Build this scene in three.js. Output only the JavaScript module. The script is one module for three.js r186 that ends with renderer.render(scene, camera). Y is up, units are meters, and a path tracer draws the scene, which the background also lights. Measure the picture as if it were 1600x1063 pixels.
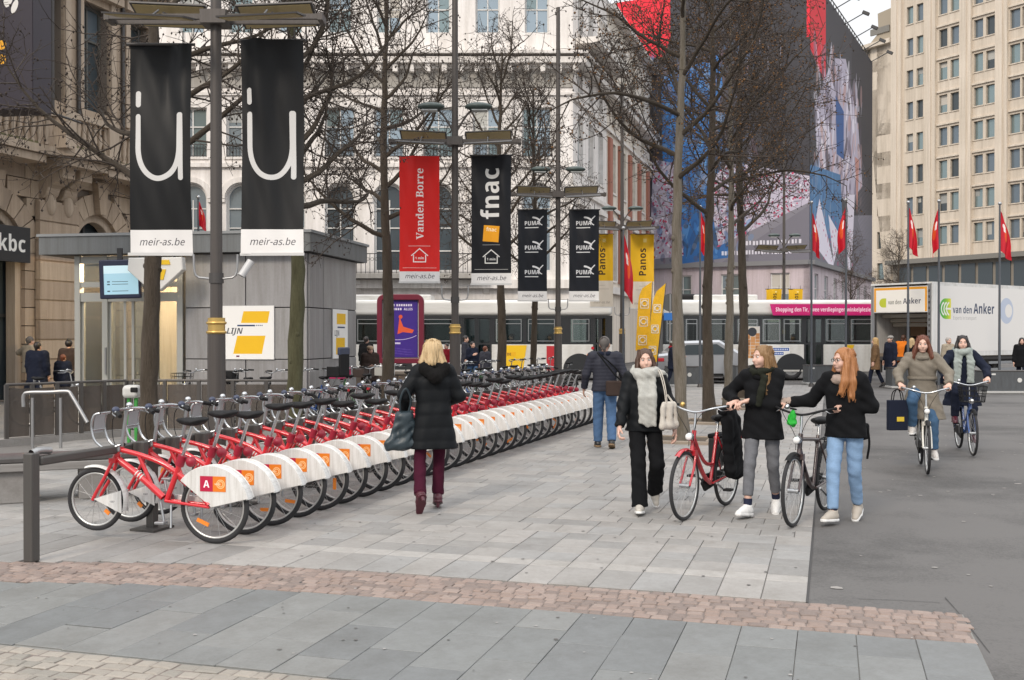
import * as THREE from 'three';
import { mergeGeometries } from 'three/addons/utils/BufferGeometryUtils.js';
import { RoundedBoxGeometry } from 'three/addons/geometries/RoundedBoxGeometry.js';

// ---------------------------------------------------------------- camera, sky, sun, exposure
const scene = new THREE.Scene();
const EYE = 1.8, F = 1650, HZ = 522;            // eye height; focal length and horizon in photo pixels (1600 x 1063)
const camera = new THREE.PerspectiveCamera(2 * Math.atan(531.5 / F) * 180 / Math.PI, 1600 / 1063, 0.1, 900);
camera.position.set(0, EYE, 0);
camera.lookAt(0, EYE - 9.5 / F * 100, -100);
const renderer = new THREE.WebGLRenderer({ antialias: true });
renderer.toneMapping = THREE.LinearToneMapping;
renderer.toneMappingExposure = 1.34;
renderer.shadowMap.enabled = true;
{ // overcast sky: even white cloud, brighter overhead
  const w = 128, h = 64, data = new Float32Array(w * h * 4);
  for (let y = 0; y < h; y++) for (let x = 0; x < w; x++) {
    const el = (y + 0.5) / h * Math.PI - Math.PI / 2, az = x / w * Math.PI * 2, s = Math.max(0, Math.sin(el));
    const n = 0.05 * Math.sin(az * 3 + 5 * s) * Math.sin(el * 9 + az) + 0.04 * Math.sin(az * 7 + el * 15);
    const L = el < 0 ? 0.25 : 1.6 * (1 + 2 * s) / 3 * (1 + n), o = (y * w + x) * 4;
    data[o] = L * 0.985; data[o + 1] = L; data[o + 2] = L * 1.03; data[o + 3] = 1;
  }
  const sky = new THREE.DataTexture(data, w, h, THREE.RGBAFormat, THREE.FloatType);
  sky.mapping = THREE.EquirectangularReflectionMapping; sky.magFilter = THREE.LinearFilter; sky.needsUpdate = true;
  scene.background = sky; scene.environment = sky;
}
const sun = new THREE.DirectionalLight(0xfff1e0, 1.5);
sun.position.set(-26, 44, 34); sun.target.position.set(0, 0, -20);
sun.castShadow = true; sun.shadow.radius = 24; sun.shadow.mapSize.set(2048, 2048);
Object.assign(sun.shadow.camera, { left: -60, right: 60, top: 60, bottom: -60, near: 1, far: 260 });
scene.add(sun, sun.target);

// ---------------------------------------------------------------- helpers
let SEED = 7;
const srand = (s) => { SEED = s >>> 0; };
const rnd = () => { SEED = (SEED + 0x6D2B79F5) >>> 0; let t = SEED; t = Math.imul(t ^ (t >>> 15), t | 1); t ^= t + Math.imul(t ^ (t >>> 7), t | 61); return ((t ^ (t >>> 14)) >>> 0) / 4294967296; };
const rr = (a, b) => a + (b - a) * rnd();
const V = (x, y, z) => new THREE.Vector3(x, y, z);
const clamp = (x, a, b) => Math.min(b, Math.max(a, x));
const at = (u, v, d) => V((u - 800) / F * d, EYE - (v - HZ) / F * d, -d);   // the place at depth d seen at photo pixel u, v
const gx = (u, d) => (u - 800) / F * d;
const hy = (v, d) => EYE - (v - HZ) / F * d;
const CA = 0.9577, SA = 0.2879, PHI = -0.292;                             // the street grid runs 16.7 degrees off the view
const ab = (a, b, y = 0) => V(a * SA + b * CA, y, -(a * CA - b * SA));

const names = new Map();
const numbered = (n) => { const k = names.get(n) || 0; names.set(n, k + 1); return k ? n + '_' + String(k).padStart(3, '0') : n; };
function thing(name, label, category, pos = [0, 0, 0], turn = 0, group) {
  const o = new THREE.Group(); o.name = numbered(name);
  if (pos.isVector3) o.position.copy(pos); else o.position.set(...pos);
  o.rotation.y = turn; o.userData = { label, category }; if (group) o.userData.group = group;
  scene.add(o); return o;
}
function structure(name, label) { const o = new THREE.Group(); o.name = numbered(name); o.userData = { kind: 'structure', label }; scene.add(o); return o; }
function part(name, geo, mat, parent, kind) {
  const g = Array.isArray(geo) ? merge(geo) : geo;
  const m = new THREE.Mesh(g, mat); m.name = name; m.castShadow = m.receiveShadow = true;
  if (kind) m.userData.kind = kind;
  parent.add(m); return m;
}
const sub = (name, parent) => { const o = new THREE.Group(); o.name = name; parent.add(o); return o; };
function copyOf(root, pos, turn, label, group) {
  const r = root.clone(); r.name = numbered(root.name.replace(/_\d{3}$/, '')); scene.add(r);
  if (pos.isVector3) r.position.copy(pos); else r.position.set(...pos);
  r.rotation.set(0, turn, 0); r.userData = { ...root.userData, label }; if (group) r.userData.group = group;
  return r;
}
function merge(list) {
  const gs = list.flat(9).map((g) => {
    const q = g.index ? g.toNonIndexed() : g.clone();
    for (const k of Object.keys(q.attributes)) if (!['position', 'normal', 'uv'].includes(k)) q.deleteAttribute(k);
    if (!q.attributes.uv) q.setAttribute('uv', new THREE.BufferAttribute(new Float32Array(q.attributes.position.count * 2), 2));
    return q;
  });
  return gs.length === 1 ? gs[0] : mergeGeometries(gs);
}
// boxes carry uv in metres
function box(w, h, d, x = 0, y = 0, z = 0, ry = 0, rx = 0, rz = 0) {
  const g = new THREE.BoxGeometry(w, h, d), uv = g.attributes.uv, n = g.attributes.normal;
  for (let i = 0; i < uv.count; i++) {
    const ax = Math.abs(n.getX(i)), ay = Math.abs(n.getY(i));
    uv.setXY(i, uv.getX(i) * (ax > 0.5 ? d : w) + x, uv.getY(i) * (ay > 0.5 ? d : h) + y);
  }
  if (rx) g.rotateX(rx); if (rz) g.rotateZ(rz); if (ry) g.rotateY(ry);
  return g.translate(x, y, z);
}
const rbox = (w, h, d, r, x = 0, y = 0, z = 0, seg = 2) => new RoundedBoxGeometry(w, h, d, seg, r).translate(x, y, z);
function rod(a, b, ra, rb = ra, seg = 7, cap = true) {
  a = a.isVector3 ? a : V(...a); b = b.isVector3 ? b : V(...b);
  const L = a.distanceTo(b), g = new THREE.CylinderGeometry(rb, ra, L, seg, 1, !cap);
  g.applyQuaternion(new THREE.Quaternion().setFromUnitVectors(V(0, 1, 0), b.clone().sub(a).normalize()));
  return g.translate((a.x + b.x) / 2, (a.y + b.y) / 2, (a.z + b.z) / 2);
}
const tube = (pts, r, seg = 12, rad = 6, closed = false, tension = 0.5) => new THREE.TubeGeometry(new THREE.CatmullRomCurve3(pts.map((p) => (p.isVector3 ? p : V(...p))), closed, 'catmullrom', tension), seg, r, rad, closed);
const ball = (r, x, y, z, sx = 1, sy = 1, sz = 1, seg = 10) => new THREE.SphereGeometry(r, seg, Math.max(6, seg * 0.7 | 0)).scale(sx, sy, sz).translate(x, y, z);
const disc = (r, t, x, y, z, seg = 20) => new THREE.CylinderGeometry(r, r, t, seg).rotateX(Math.PI / 2).translate(x, y, z);
function extrude(pts, depth, holes = [], bevel = 0, curveSegments = 10) {
  const s = pts instanceof THREE.Shape ? pts : new THREE.Shape(pts.map((p) => new THREE.Vector2(...p)));
  for (const h of holes) s.holes.push(!Array.isArray(h) ? h : new THREE.Path(h.map((p) => new THREE.Vector2(...p))));
  return new THREE.ExtrudeGeometry(s, { depth, bevelEnabled: bevel > 0, bevelSize: bevel, bevelThickness: bevel, bevelSegments: 1, curveSegments });
}
const rectHole = (x0, y0, x1, y1) => [[x0, y0], [x1, y0], [x1, y1], [x0, y1]];
const archHole = (x0, y0, x1, y1) => { const r = (x1 - x0) / 2, p = new THREE.Path(); p.moveTo(x0, y0); p.lineTo(x1, y0); p.lineTo(x1, y1 - r); p.absarc((x0 + x1) / 2, y1 - r, r, 0, Math.PI); p.lineTo(x0, y0); return p; };

// ---------------------------------------------------------------- textures and materials
function lattice(n, seed) { srand(seed); const a = new Float32Array(n * n); for (let i = 0; i < a.length; i++) a[i] = rnd(); return a; }
function fbm(size, octaves, seed) {                                          // tileable noise; octaves: [cells, weight]
  const out = new Float32Array(size * size); let tot = 0;
  octaves.forEach(([n, wgt, ny = n], k) => {
    const L = lattice(Math.max(n, ny), seed + k * 91), N = Math.max(n, ny); tot += wgt;
    for (let y = 0; y < size; y++) for (let x = 0; x < size; x++) {
      const fx = x / size * n, fy = y / size * ny, x0 = fx | 0, y0 = fy | 0; let tx = fx - x0, ty = fy - y0; tx = tx * tx * (3 - 2 * tx); ty = ty * ty * (3 - 2 * ty);
      const x1 = (x0 + 1) % n, y1 = (y0 + 1) % ny;
      const a = L[y0 * N + x0], b = L[y0 * N + x1], c = L[y1 * N + x0], d = L[y1 * N + x1];
      out[y * size + x] += wgt * (a + (b - a) * tx + (c - a) * ty + (a - b - c + d) * tx * ty);
    }
  });
  for (let i = 0; i < out.length; i++) out[i] /= tot;
  return out;
}
function grey(size, arr, lo, hi, tint = [1, 1, 1], specks = 0) {
  const d = new Uint8Array(size * size * 4);
  for (let i = 0; i < size * size; i++) {
    let v = lo + (hi - lo) * arr[i]; if (specks && rnd() < specks) v *= rr(0.6, 1.35);
    for (let c = 0; c < 3; c++) d[i * 4 + c] = clamp(255 * (1 - (1 - v) * tint[c]), 0, 255); d[i * 4 + 3] = 255;
  }
  const t = new THREE.DataTexture(d, size, size); t.wrapS = t.wrapT = THREE.RepeatWrapping; t.magFilter = THREE.LinearFilter; t.minFilter = THREE.LinearMipmapLinearFilter; t.generateMipmaps = true; t.needsUpdate = true; return t;
}
const TX = {
  stone: grey(512, fbm(512, [[4, 1], [9, 0.8], [23, 0.6], [61, 0.5], [160, 0.6]], 11), 0.62, 1.16, [1, 1.05, 1.12]),
  fine: grey(512, fbm(512, [[16, 0.5], [64, 0.7], [200, 1]], 21), 0.72, 1.12),
  asphalt: grey(1024, fbm(1024, [[3, 2.0], [7, 1.6], [19, 1.0], [120, 0.7], [400, 1.4]], 31), 0.2, 1.6, [1, 1, 1], 0.012),
  bark: grey(512, fbm(512, [[6, 1, 3], [18, 1, 6], [60, 1, 20], [140, 0.6, 60]], 41), 0.4, 1.25, [1, 1.05, 1.25]),
  cloth: grey(256, fbm(256, [[10, 0.6], [40, 0.7], [120, 1]], 51), 0.7, 1.1),
  streak: grey(512, fbm(512, [[40, 1, 3], [110, 0.8, 6], [12, 0.8, 2], [200, 0.5, 90]], 61), 0.66, 1.12, [1, 1.05, 1.15]),
};
const scaled = new Map();
function tx(name, rx, ry = rx) {                                               // a texture repeated rx, ry times per metre
  const k = name + rx + '/' + ry; if (scaled.has(k)) return scaled.get(k);
  const t = TX[name].clone(); t.repeat.set(rx, ry); t.needsUpdate = true; scaled.set(k, t); return t;
}
const rgb = (r, g, b) => new THREE.Color().setRGB(r, g, b);
function mat(color, roughness = 0.8, o = {}) {
  const { tex, rep = 0.5, repY = rep, bump = 0, ...rest } = o;
  const p = { color: Array.isArray(color) ? rgb(...color) : new THREE.Color(color), roughness, ...rest };
  if (tex) { p.map = tx(tex, rep, repY); if (bump) { p.bumpMap = tx(tex, rep, repY); p.bumpScale = bump; } }
  return (rest.clearcoat || rest.transmission || rest.sheen || rest.specularIntensity !== undefined) ? new THREE.MeshPhysicalMaterial(p) : new THREE.MeshStandardMaterial(p);
}
function canvasTex(w, h, draw) {
  const c = document.createElement('canvas'); c.width = w; c.height = h; draw(c.getContext('2d'), w, h);
  const t = new THREE.CanvasTexture(c); t.colorSpace = THREE.SRGBColorSpace; t.magFilter = THREE.LinearFilter; return t;
}
const printMat = (w, h, draw, rough = 0.6, extra = {}) => new THREE.MeshStandardMaterial({ map: canvasTex(w, h, draw), roughness: rough, ...extra });
// a printed sheet standing in x-y, uv 0..1, optionally billowing
function sheet(w, h, nx = 1, ny = 1, fn) {
  const g = new THREE.PlaneGeometry(w, h, nx, ny);
  if (fn) { const p = g.attributes.position; for (let i = 0; i < p.count; i++) { const q = fn(p.getX(i), p.getY(i)); p.setXYZ(i, q[0], q[1], q[2]); } g.computeVertexNormals(); }
  return g;
}
const M = {
  blackRubber: mat([0.025, 0.025, 0.027], 0.85), black: mat([0.012, 0.012, 0.013], 0.65, { specularIntensity: 0.5 }), darkMetal: mat([0.075, 0.07, 0.068], 0.5, { metalness: 0.3, tex: 'fine', rep: 2 }),
  chrome: mat([0.52, 0.53, 0.54], 0.25, { metalness: 1 }), alu: mat([0.40, 0.41, 0.42], 0.38, { metalness: 0.9 }), steel: mat([0.42, 0.42, 0.42], 0.4, { metalness: 0.85, tex: 'fine', rep: 2 }),
  gold: mat([0.62, 0.42, 0.14], 0.35, { metalness: 0.8 }), white: mat([0.78, 0.78, 0.77], 0.45), whitePaint: mat([0.74, 0.74, 0.72], 0.5, { tex: 'fine', rep: 1 }),
  glass: mat([0.86, 0.9, 0.9], 0.03, { transmission: 1, thickness: 0 }), tinted: mat([0.66, 0.71, 0.70], 0.03, { transmission: 1, thickness: 0 }),
  rim: mat([0.6, 0.6, 0.58], 0.35, { metalness: 0.8 }), spoke: mat([0.55, 0.55, 0.55], 0.35, { metalness: 0.9 }),
  orange: mat([0.85, 0.25, 0.03], 0.3), redRefl: mat([0.5, 0.02, 0.03], 0.3),
};

// ---------------------------------------------------------------- ground
{
  const g = structure('ground', 'grey asphalt of the square and the roads round it');
  const s = new THREE.PlaneGeometry(700, 700).rotateX(-Math.PI / 2); const uv = s.attributes.uv; for (let i = 0; i < uv.count; i++) uv.setXY(i, uv.getX(i) * 700, uv.getY(i) * 700);
  part('asphalt', s.translate(0, -0.014, -250), mat([0.112, 0.107, 0.103], 0.8, { tex: 'asphalt', rep: 0.27, bump: 0.004 }), g);
}
const edgeA = (b) => 7.34 - 0.049 * Math.max(0, -3 - b) ** 2;                   // near edge of the grey paving along the red cobble band
// a slab with chamfered rim lying in ab space, top at y
function slabGeo(w, l, c, t) {
  const x = w / 2, z = l / 2, P = [], I = [], U = [];
  const ring = [[x - c, 0, z - c], [x, -c * 0.8, z], [x, -t, z]];
  const levels = ring.map(([rx, y, rz]) => [[-rx, y, rz], [rx, y, rz], [rx, y, -rz], [-rx, y, -rz]]);
  const quad = (a, b, d, e) => { const k = P.length / 3; for (const q of [a, b, d, e]) { P.push(...q); U.push(q[0], q[2]); } I.push(k, k + 1, k + 2, k, k + 2, k + 3); };
  quad(...levels[0]);
  for (let l2 = 0; l2 < 2; l2++) for (let i = 0; i < 4; i++) { const j = (i + 1) % 4; quad(levels[l2 + 1][i], levels[l2 + 1][j], levels[l2][j], levels[l2][i]); }
  const g = new THREE.BufferGeometry(); g.setAttribute('position', new THREE.Float32BufferAttribute(P, 3)); g.setAttribute('uv', new THREE.Float32BufferAttribute(U, 2)); g.setIndex(I);
  const n = g.toNonIndexed(); n.computeVertexNormals(); return n;
}
const offsetUV = (g, ox, oy) => { const uv = g.attributes.uv; for (let i = 0; i < uv.count; i++) uv.setXY(i, uv.getX(i) + ox, uv.getY(i) + oy); return g; };
{
  srand(101);
  const tones = [[0.295, 0.282, 0.267], [0.315, 0.302, 0.286], [0.275, 0.266, 0.254], [0.332, 0.317, 0.30], [0.255, 0.249, 0.24], [0.292, 0.287, 0.279]].map((c) => mat(c, 0.62, { tex: 'stone', rep: 0.8, bump: 0.003 }));
  const paleTone = mat([0.355, 0.34, 0.32], 0.6, { tex: 'stone', rep: 0.9, bump: 0.003 });
  const pav = structure('pavement', 'light grey stone slab paving of the square');
  pav.rotation.y = PHI;                                                      // local x = across, local -z = along the street grid
  // sand bed under the joints
  const bed = new THREE.PlaneGeometry(34, 33).rotateX(-Math.PI / 2).translate(-0.16 - 17, -0.0105, -22.6);
  part('joint_bed', bed, mat([0.16, 0.15, 0.14], 0.95, { tex: 'fine', rep: 30 }), pav);
  const list = [], geoCache = new Map();
  let a = 0, row = 0; const rows = [0.32, 0.27, 0.30, 0.30, 0.36, 0.30, 0.28, 0.34, 0.30];
  a = 8.12;
  const push = (b0, b1, a0, a1, tone) => list.push({ b: (b0 + b1) / 2, a: (a0 + a1) / 2, w: b1 - b0, l: a1 - a0, tone });
  for (let b = -0.145; b > -11; b -= 0.30) {                                  // first row runs up to the cobble band, a band of paler coloured slabs across it
    const e = edgeA(b - 0.15) + 0.02;
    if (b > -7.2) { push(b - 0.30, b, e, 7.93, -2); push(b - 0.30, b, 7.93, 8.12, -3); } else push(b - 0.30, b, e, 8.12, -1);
  }
  while (a < 38) {
    const l = rows[row % rows.length]; let b = -0.145;
    if (row % 2 && row > 3) { push(b - 0.15, b, a, a + l, -1); b -= 0.15; }
    while (b > -17 && b > -0.72 * a - 2) { const w = row > 2 && rnd() < 0.12 ? 0.45 : 0.30; push(b - w, b, a, a + l, -1); b -= w; }
    a += l; row++;
  }
  for (const s of list) { const p = ab(s.a, s.b); s.u = 800 + F * p.x / -p.z; s.v = HZ + F * EYE / -p.z; s.size = s.w * s.l / (p.z * p.z); s.inView = s.u > -30 && s.u < 1300 && !(s.u < 700 && s.v < 760); }
  const seen = list.filter((s) => s.inView).sort((p, q) => q.size - p.size), asPart = new Set(seen.slice(0, 298)), rest = tones.map(() => []);
  for (const s of list) {
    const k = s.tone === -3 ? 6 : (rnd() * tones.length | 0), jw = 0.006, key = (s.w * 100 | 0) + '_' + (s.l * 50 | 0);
    const y = rr(-0.002, 0.0015);
    if (asPart.has(s)) {
      const vk = key + '_' + (rnd() * 4 | 0);
      if (!geoCache.has(vk)) geoCache.set(vk, offsetUV(slabGeo(s.w - jw, s.l - jw, 0.004, 0.03), rr(0, 9), rr(0, 9)));
      const m = part('paving_slab', geoCache.get(vk), k === 6 ? paleTone : tones[k], pav);
      m.position.set(s.b, y, -s.a); m.rotation.set(rr(-0.0025, 0.0025), rr(-0.003, 0.003), rr(-0.004, 0.004));
    } else rest[Math.min(k, 5)].push(offsetUV(slabGeo(s.w - jw, s.l - jw, 0.004, 0.03), rr(0, 9), rr(0, 9)).translate(s.b, y, -s.a));
  }
  rest.forEach((r, i) => { if (r.length) part('distant_slabs', r, tones[i], pav, 'stuff'); });
}
{ // darker blue-grey slabs in front of the cobble band
  srand(102);
  const tones = [[0.195, 0.202, 0.199], [0.18, 0.188, 0.186], [0.21, 0.214, 0.208], [0.168, 0.176, 0.177]].map((c) => mat(c, 0.5, { tex: 'stone', rep: 0.7, bump: 0.003 }));
  const walk = structure('footpath', 'blue-grey stone slab path in front of the cobble band'); walk.rotation.y = PHI;
  part('joint_bed', new THREE.PlaneGeometry(10, 3.2).rotateX(-Math.PI / 2).translate(-4.17, -0.0105, -5.75), mat([0.22, 0.215, 0.20], 0.95, { tex: 'fine', rep: 30 }), walk);
  const cache = new Map();
  let col = 0;
  for (let b = 0.825; b > -8; b -= 0.335, col++) {
    let a1 = edgeA(b - 0.17) - 0.70, first = true;
    while (a1 > 5.02) {
      let l = first ? (col % 2 ? 0.42 : 0.66) : 0.66; first = false; if (a1 - l < 5.3) l = a1 - 5.02;
      const vk = (l * 20 | 0) + '_' + (rnd() * 3 | 0);
      if (!cache.has(vk)) cache.set(vk, offsetUV(slabGeo(0.331, l - 0.004, 0.003, 0.03), rr(0, 9), rr(0, 9)));
      const m = part('paving_slab', cache.get(vk), tones[rnd() * 4 | 0], walk); m.position.set(b - 0.1675, rr(-0.0025, 0.001), -(a1 - l / 2)); m.rotation.set(rr(-0.002, 0.002), rr(-0.003, 0.003), rr(-0.003, 0.003));
      a1 -= l;
    }
  }
}
// cobble bands
function cobbleBand(name, label, bFrom, bTo, aOf, width, colours, seed, size) {
  srand(seed);
  const band = structure(name, label); band.rotation.y = PHI;
  const mats = colours.map((c) => mat(c, 0.75, { tex: 'stone', rep: 3, bump: 0.004 }));
  const bedPts = []; for (let b = bFrom; b <= bTo + 1e-6; b += (bTo - bFrom) / 30) bedPts.push(b);
  const P = [], I = []; bedPts.forEach((b, i) => { P.push(b, -0.0075, -aOf(b), b, -0.0075, -(aOf(b) - width)); if (i) { const k = i * 2; I.push(k - 2, k, k - 1, k, k + 1, k - 1); } });
  const bg = new THREE.BufferGeometry(); bg.setAttribute('position', new THREE.Float32BufferAttribute(P, 3)); bg.setIndex(I); bg.computeVertexNormals();
  part('joint_bed', bg, mat([0.17, 0.14, 0.125], 0.95), band);
  // irregular little stone: rounded top
  const variants = []; for (let k = 0; k < 6; k++) {
    const g = slabGeo(1, 1, 0.13, 0.4), p = g.attributes.position; srand(seed + k);
    const jit = new Map(); for (let i = 0; i < p.count; i++) { const key = [p.getX(i), p.getY(i), p.getZ(i)].map((q) => q.toFixed(3)).join(); if (!jit.has(key)) jit.set(key, [rr(-0.05, 0.05), rr(-0.04, 0.03), rr(-0.05, 0.05)]); const j = jit.get(key); p.setXYZ(i, p.getX(i) + j[0], p.getY(i) + (p.getY(i) > -0.3 ? j[1] : 0), p.getZ(i) + j[2]); }
    g.computeVertexNormals(); const uv = g.attributes.uv; for (let i = 0; i < uv.count; i++) uv.setXY(i, uv.getX(i) * 0.12 + k, uv.getY(i) * 0.12 + k); variants.push(g);
  }
  srand(seed + 50);
  const list = []; let b = bFrom;
  const rowsN = Math.round(width / size);
  for (let r = 0; r < rowsN; r++) { b = bFrom - rr(0, size); while (b < bTo) { const w = size * rr(0.85, 1.5); if (b + w / 2 > bFrom && b + w < bTo + 0.04) list.push({ b: b + w / 2, a: aOf(b + w / 2) - (r + 0.5) * width / rowsN, w, l: width / rowsN }); b += w; } }
  for (const s of list) { const p = ab(s.a, s.b); s.u = 800 + F * p.x / -p.z; s.v = HZ + F * EYE / -p.z; s.in = s.u > -10 && s.u < 1610 && s.v < 1075; }
  const inView = list.filter((s) => s.in).sort((p, q) => p.a - q.a), parts = new Set(inView.slice(0, 298)), rest = mats.map(() => []);
  for (const s of list) {
    const k = rnd() * mats.length | 0, g = variants[rnd() * 6 | 0], y = rr(-0.003, 0.004), rot = rr(-0.07, 0.07);
    if (parts.has(s)) { const m = part('cobble', g, mats[k], band); m.scale.set(s.w - 0.008, 0.06, s.l - 0.008); m.position.set(s.b, y, -s.a); m.rotation.y = rot; }
    else rest[k].push(g.clone().scale(s.w - 0.008, 0.06, s.l - 0.008).rotateY(rot).translate(s.b, y, -s.a));
  }
  rest.forEach((r, i) => { if (r.length) part('further_cobbles', r, mats[i], band, 'stuff'); });
}
cobbleBand('cobble_path', 'band of reddish brown cobbles across the paving', -8.6, 0.82, (b) => edgeA(b), 0.69, [[0.275, 0.21, 0.182], [0.24, 0.188, 0.165], [0.30, 0.235, 0.205], [0.21, 0.167, 0.148], [0.265, 0.2, 0.17]], 201, 0.085);
cobbleBand('beige_cobble_path', 'band of beige cobbles at the near edge of the paving', -6.4, -0.6, () => 5.0, 0.7, [[0.30, 0.272, 0.236], [0.26, 0.242, 0.212], [0.33, 0.30, 0.26]], 301, 0.098);

{ // chewing gum, flecks and seams that the ground shows
  srand(330);
  const blob = (r, n) => { const sh = new THREE.Shape(); for (let i = 0; i < n; i++) { const a = i / n * Math.PI * 2, q = r * rr(0.6, 1.2); i ? sh.lineTo(Math.cos(a) * q, Math.sin(a) * q) : sh.moveTo(Math.cos(a) * q, Math.sin(a) * q); } return new THREE.ShapeGeometry(sh).rotateX(-Math.PI / 2); };
  const dark = [], pale = [], flecks = [];
  for (let i = 0; i < 300; i++) { const a = 5.2 + rnd() * rnd() * 16, b = rr(-10, 0.6), onRoad = b > -0.145 && a > 7.3; if (onRoad) continue; const p = ab(a, b, 0.0045); (rnd() < 0.75 ? dark : pale).push(blob(rr(0.006, 0.018), 7).rotateY(rr(0, 6)).translate(p.x, p.y, p.z)); }
  for (let i = 0; i < 260; i++) { const a = 7.5 + rnd() * 18, b = rr(0, 9), p = ab(a, b, -0.009); flecks.push(blob(rr(0.006, 0.03) * (rnd() < 0.1 ? 1.8 : 1), 6).rotateY(rr(0, 6)).translate(p.x, p.y, p.z)); }
  const mk = (name, label, g, m) => { const o = new THREE.Mesh(merge(g), m); o.name = name; o.userData = { kind: 'stuff', label, category: 'litter' }; o.receiveShadow = true; scene.add(o); };
  mk('dark_gum_spots', 'dark flattened chewing gum spots scattered over the paving', dark, mat([0.12, 0.115, 0.11], 0.9)); mk('pale_gum_spots', 'pale flattened chewing gum spots scattered over the paving', pale, mat([0.34, 0.325, 0.31], 0.9)); mk('litter_flecks', 'small pale flecks scattered over the asphalt', flecks, mat([0.27, 0.255, 0.24], 0.9));
  const seam = structure('road_seams', 'thin dark tarred seams in the asphalt beside the paving corner'), line = (pts, w, m) => { const q = pts.map(([u, v]) => { const d = F * EYE / (v - HZ); return V(gx(u, d), -0.0095, -d); }), P = [], I = []; q.forEach((p, i) => { const t = (q[i + 1] || p).clone().sub(q[i - 1] || p).normalize(), n = V(-t.z, 0, t.x), k = w * rr(0.6, 1.3); P.push(p.x + n.x * k, p.y, p.z + n.z * k, p.x - n.x * k, p.y, p.z - n.z * k); if (i) { const a = i * 2; I.push(a - 2, a - 1, a, a - 1, a + 1, a); } }); const g = new THREE.BufferGeometry(); g.setAttribute('position', new THREE.Float32BufferAttribute(P, 3)); g.setIndex(I); g.computeVertexNormals(); part('seam', g, m, seam); };
  const tar = mat([0.05, 0.048, 0.047], 0.7);
  line([[1262, 940], [1268, 870], [1276, 760], [1283, 680], [1288, 630]], 0.012, tar); line([[1478, 932], [1496, 952], [1520, 982], [1548, 1018]], 0.0035, tar); line([[1340, 934], [1400, 936], [1470, 940]], 0.0025, tar);
}

// ---------------------------------------------------------------- buildings
const paneMats = [mat([0.16, 0.20, 0.235], 0.06, { metalness: 0.35 }), mat([0.33, 0.40, 0.45], 0.08, { metalness: 0.55 }), mat([0.06, 0.075, 0.085], 0.05, { metalness: 0.1 }), mat([0.24, 0.31, 0.32], 0.08, { metalness: 0.5 })];
const blindMats = [mat([0.45, 0.45, 0.42], 0.8), mat([0.34, 0.35, 0.34], 0.8), mat([0.52, 0.49, 0.44], 0.8)];
const frameWhite = mat([0.66, 0.65, 0.63], 0.55, { tex: 'fine', rep: 2 });
// a window set back into a wall whose face is z = 0: part "window", sub-parts frame and panes
const winCache = new Map();
function addWindow(parent, x0, y0, x1, y1, o = {}) {
  const { arch = false, cols = 2, rows = [0.5], back = 0.28, fr = 0.09, fm = frameWhite, pane = 0, sill, split = true, bar = 0.06 } = o;
  const w = x1 - x0, h = y1 - y0, g = sub('window', parent); g.position.set((x0 + x1) / 2, y0, -back);
  const key = [w.toFixed(2), h.toFixed(2), arch, cols, rows.join(), fr, bar].join('|');
  if (!winCache.has(key)) {
    const r = w / 2, outer = new THREE.Shape(), inner = new THREE.Path();
    const trace = (s, i) => { s.moveTo(-r + i, i); s.lineTo(r - i, i); if (arch) { s.lineTo(r - i, h - r); s.absarc(0, h - r, r - i, 0, Math.PI); } else { s.lineTo(r - i, h - i); s.lineTo(-r + i, h - i); } s.lineTo(-r + i, i); };
    trace(outer, 0); trace(inner, fr); outer.holes.push(inner);
    const geo = [new THREE.ExtrudeGeometry(outer, { depth: 0.08, bevelEnabled: false, curveSegments: 8 })];
    for (let c = 1; c < cols; c++) geo.push(box(bar, (arch ? h - r : h) - fr, 0.07, -r + w * c / cols, (arch ? h - r : h) / 2, 0.036));
    for (const q of rows) geo.push(box(w - fr * 2 + 0.01, bar, 0.066, 0, h * q, 0.037));
    const ys = [0, ...rows.map((q) => h * q), h], panes = [];
    if (split && !arch) for (let c = 0; c < cols; c++) for (let k = 0; k + 1 < ys.length; k++) panes.push([-r + w * (c + 0.5) / cols, (ys[k] + ys[k + 1]) / 2, new THREE.PlaneGeometry(w / cols - bar * 0.6, ys[k + 1] - ys[k] - bar * 0.6)]);
    else if (arch) { const s = new THREE.Shape(); trace(s, 0.03); panes.push([0, 0, new THREE.ShapeGeometry(s, 8)]); } else panes.push([0, h / 2, new THREE.PlaneGeometry(w - 0.05, h - 0.05)]);
    winCache.set(key, [merge(geo), panes]);
  }
  const [fg, panes] = winCache.get(key);
  part('frame', fg, fm, g);
  for (const [px, py, pg] of panes) { const m = part('pane', pg, paneMats[Array.isArray(pane) ? pane[rnd() * pane.length | 0] : pane], g); m.position.set(px, py, 0.02); m.rotation.set(rr(-0.01, 0.01), rr(-0.012, 0.012), 0); }
  if (rnd() < (o.blind ?? 0.3)) { const bh = h * rr(0.25, 0.7), bw = (w - 2 * fr) * (rnd() < 0.4 ? 0.5 : 1); if (!arch) part('blind', new THREE.PlaneGeometry(bw, bh).translate(bw < w * 0.6 ? -w / 4 + fr / 2 : 0, h - bh / 2 - fr, 0.034), blindMats[rnd() * 3 | 0], g); }
  if (sill) part('sill', box(w + 0.2, 0.1, back + 0.16, 0, -0.05, back / 2), sill, g);
  return g;
}
function railing(w, h, n, r = 0.012) { const g = [box(w, 0.04, 0.05, 0, h, 0), box(w, 0.03, 0.04, 0, 0.05, 0)]; for (let i = 0; i <= n; i++) g.push(box(r * 2, h, r * 2, -w / 2 + w * i / n, h / 2, 0)); for (let i = 0; i < n; i++) g.push(new THREE.TorusGeometry(w / n * 0.36, r * 0.7, 4, 8).translate(-w / 2 + w * (i + 0.5) / n, h * 0.72, 0)); return g; }
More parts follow.
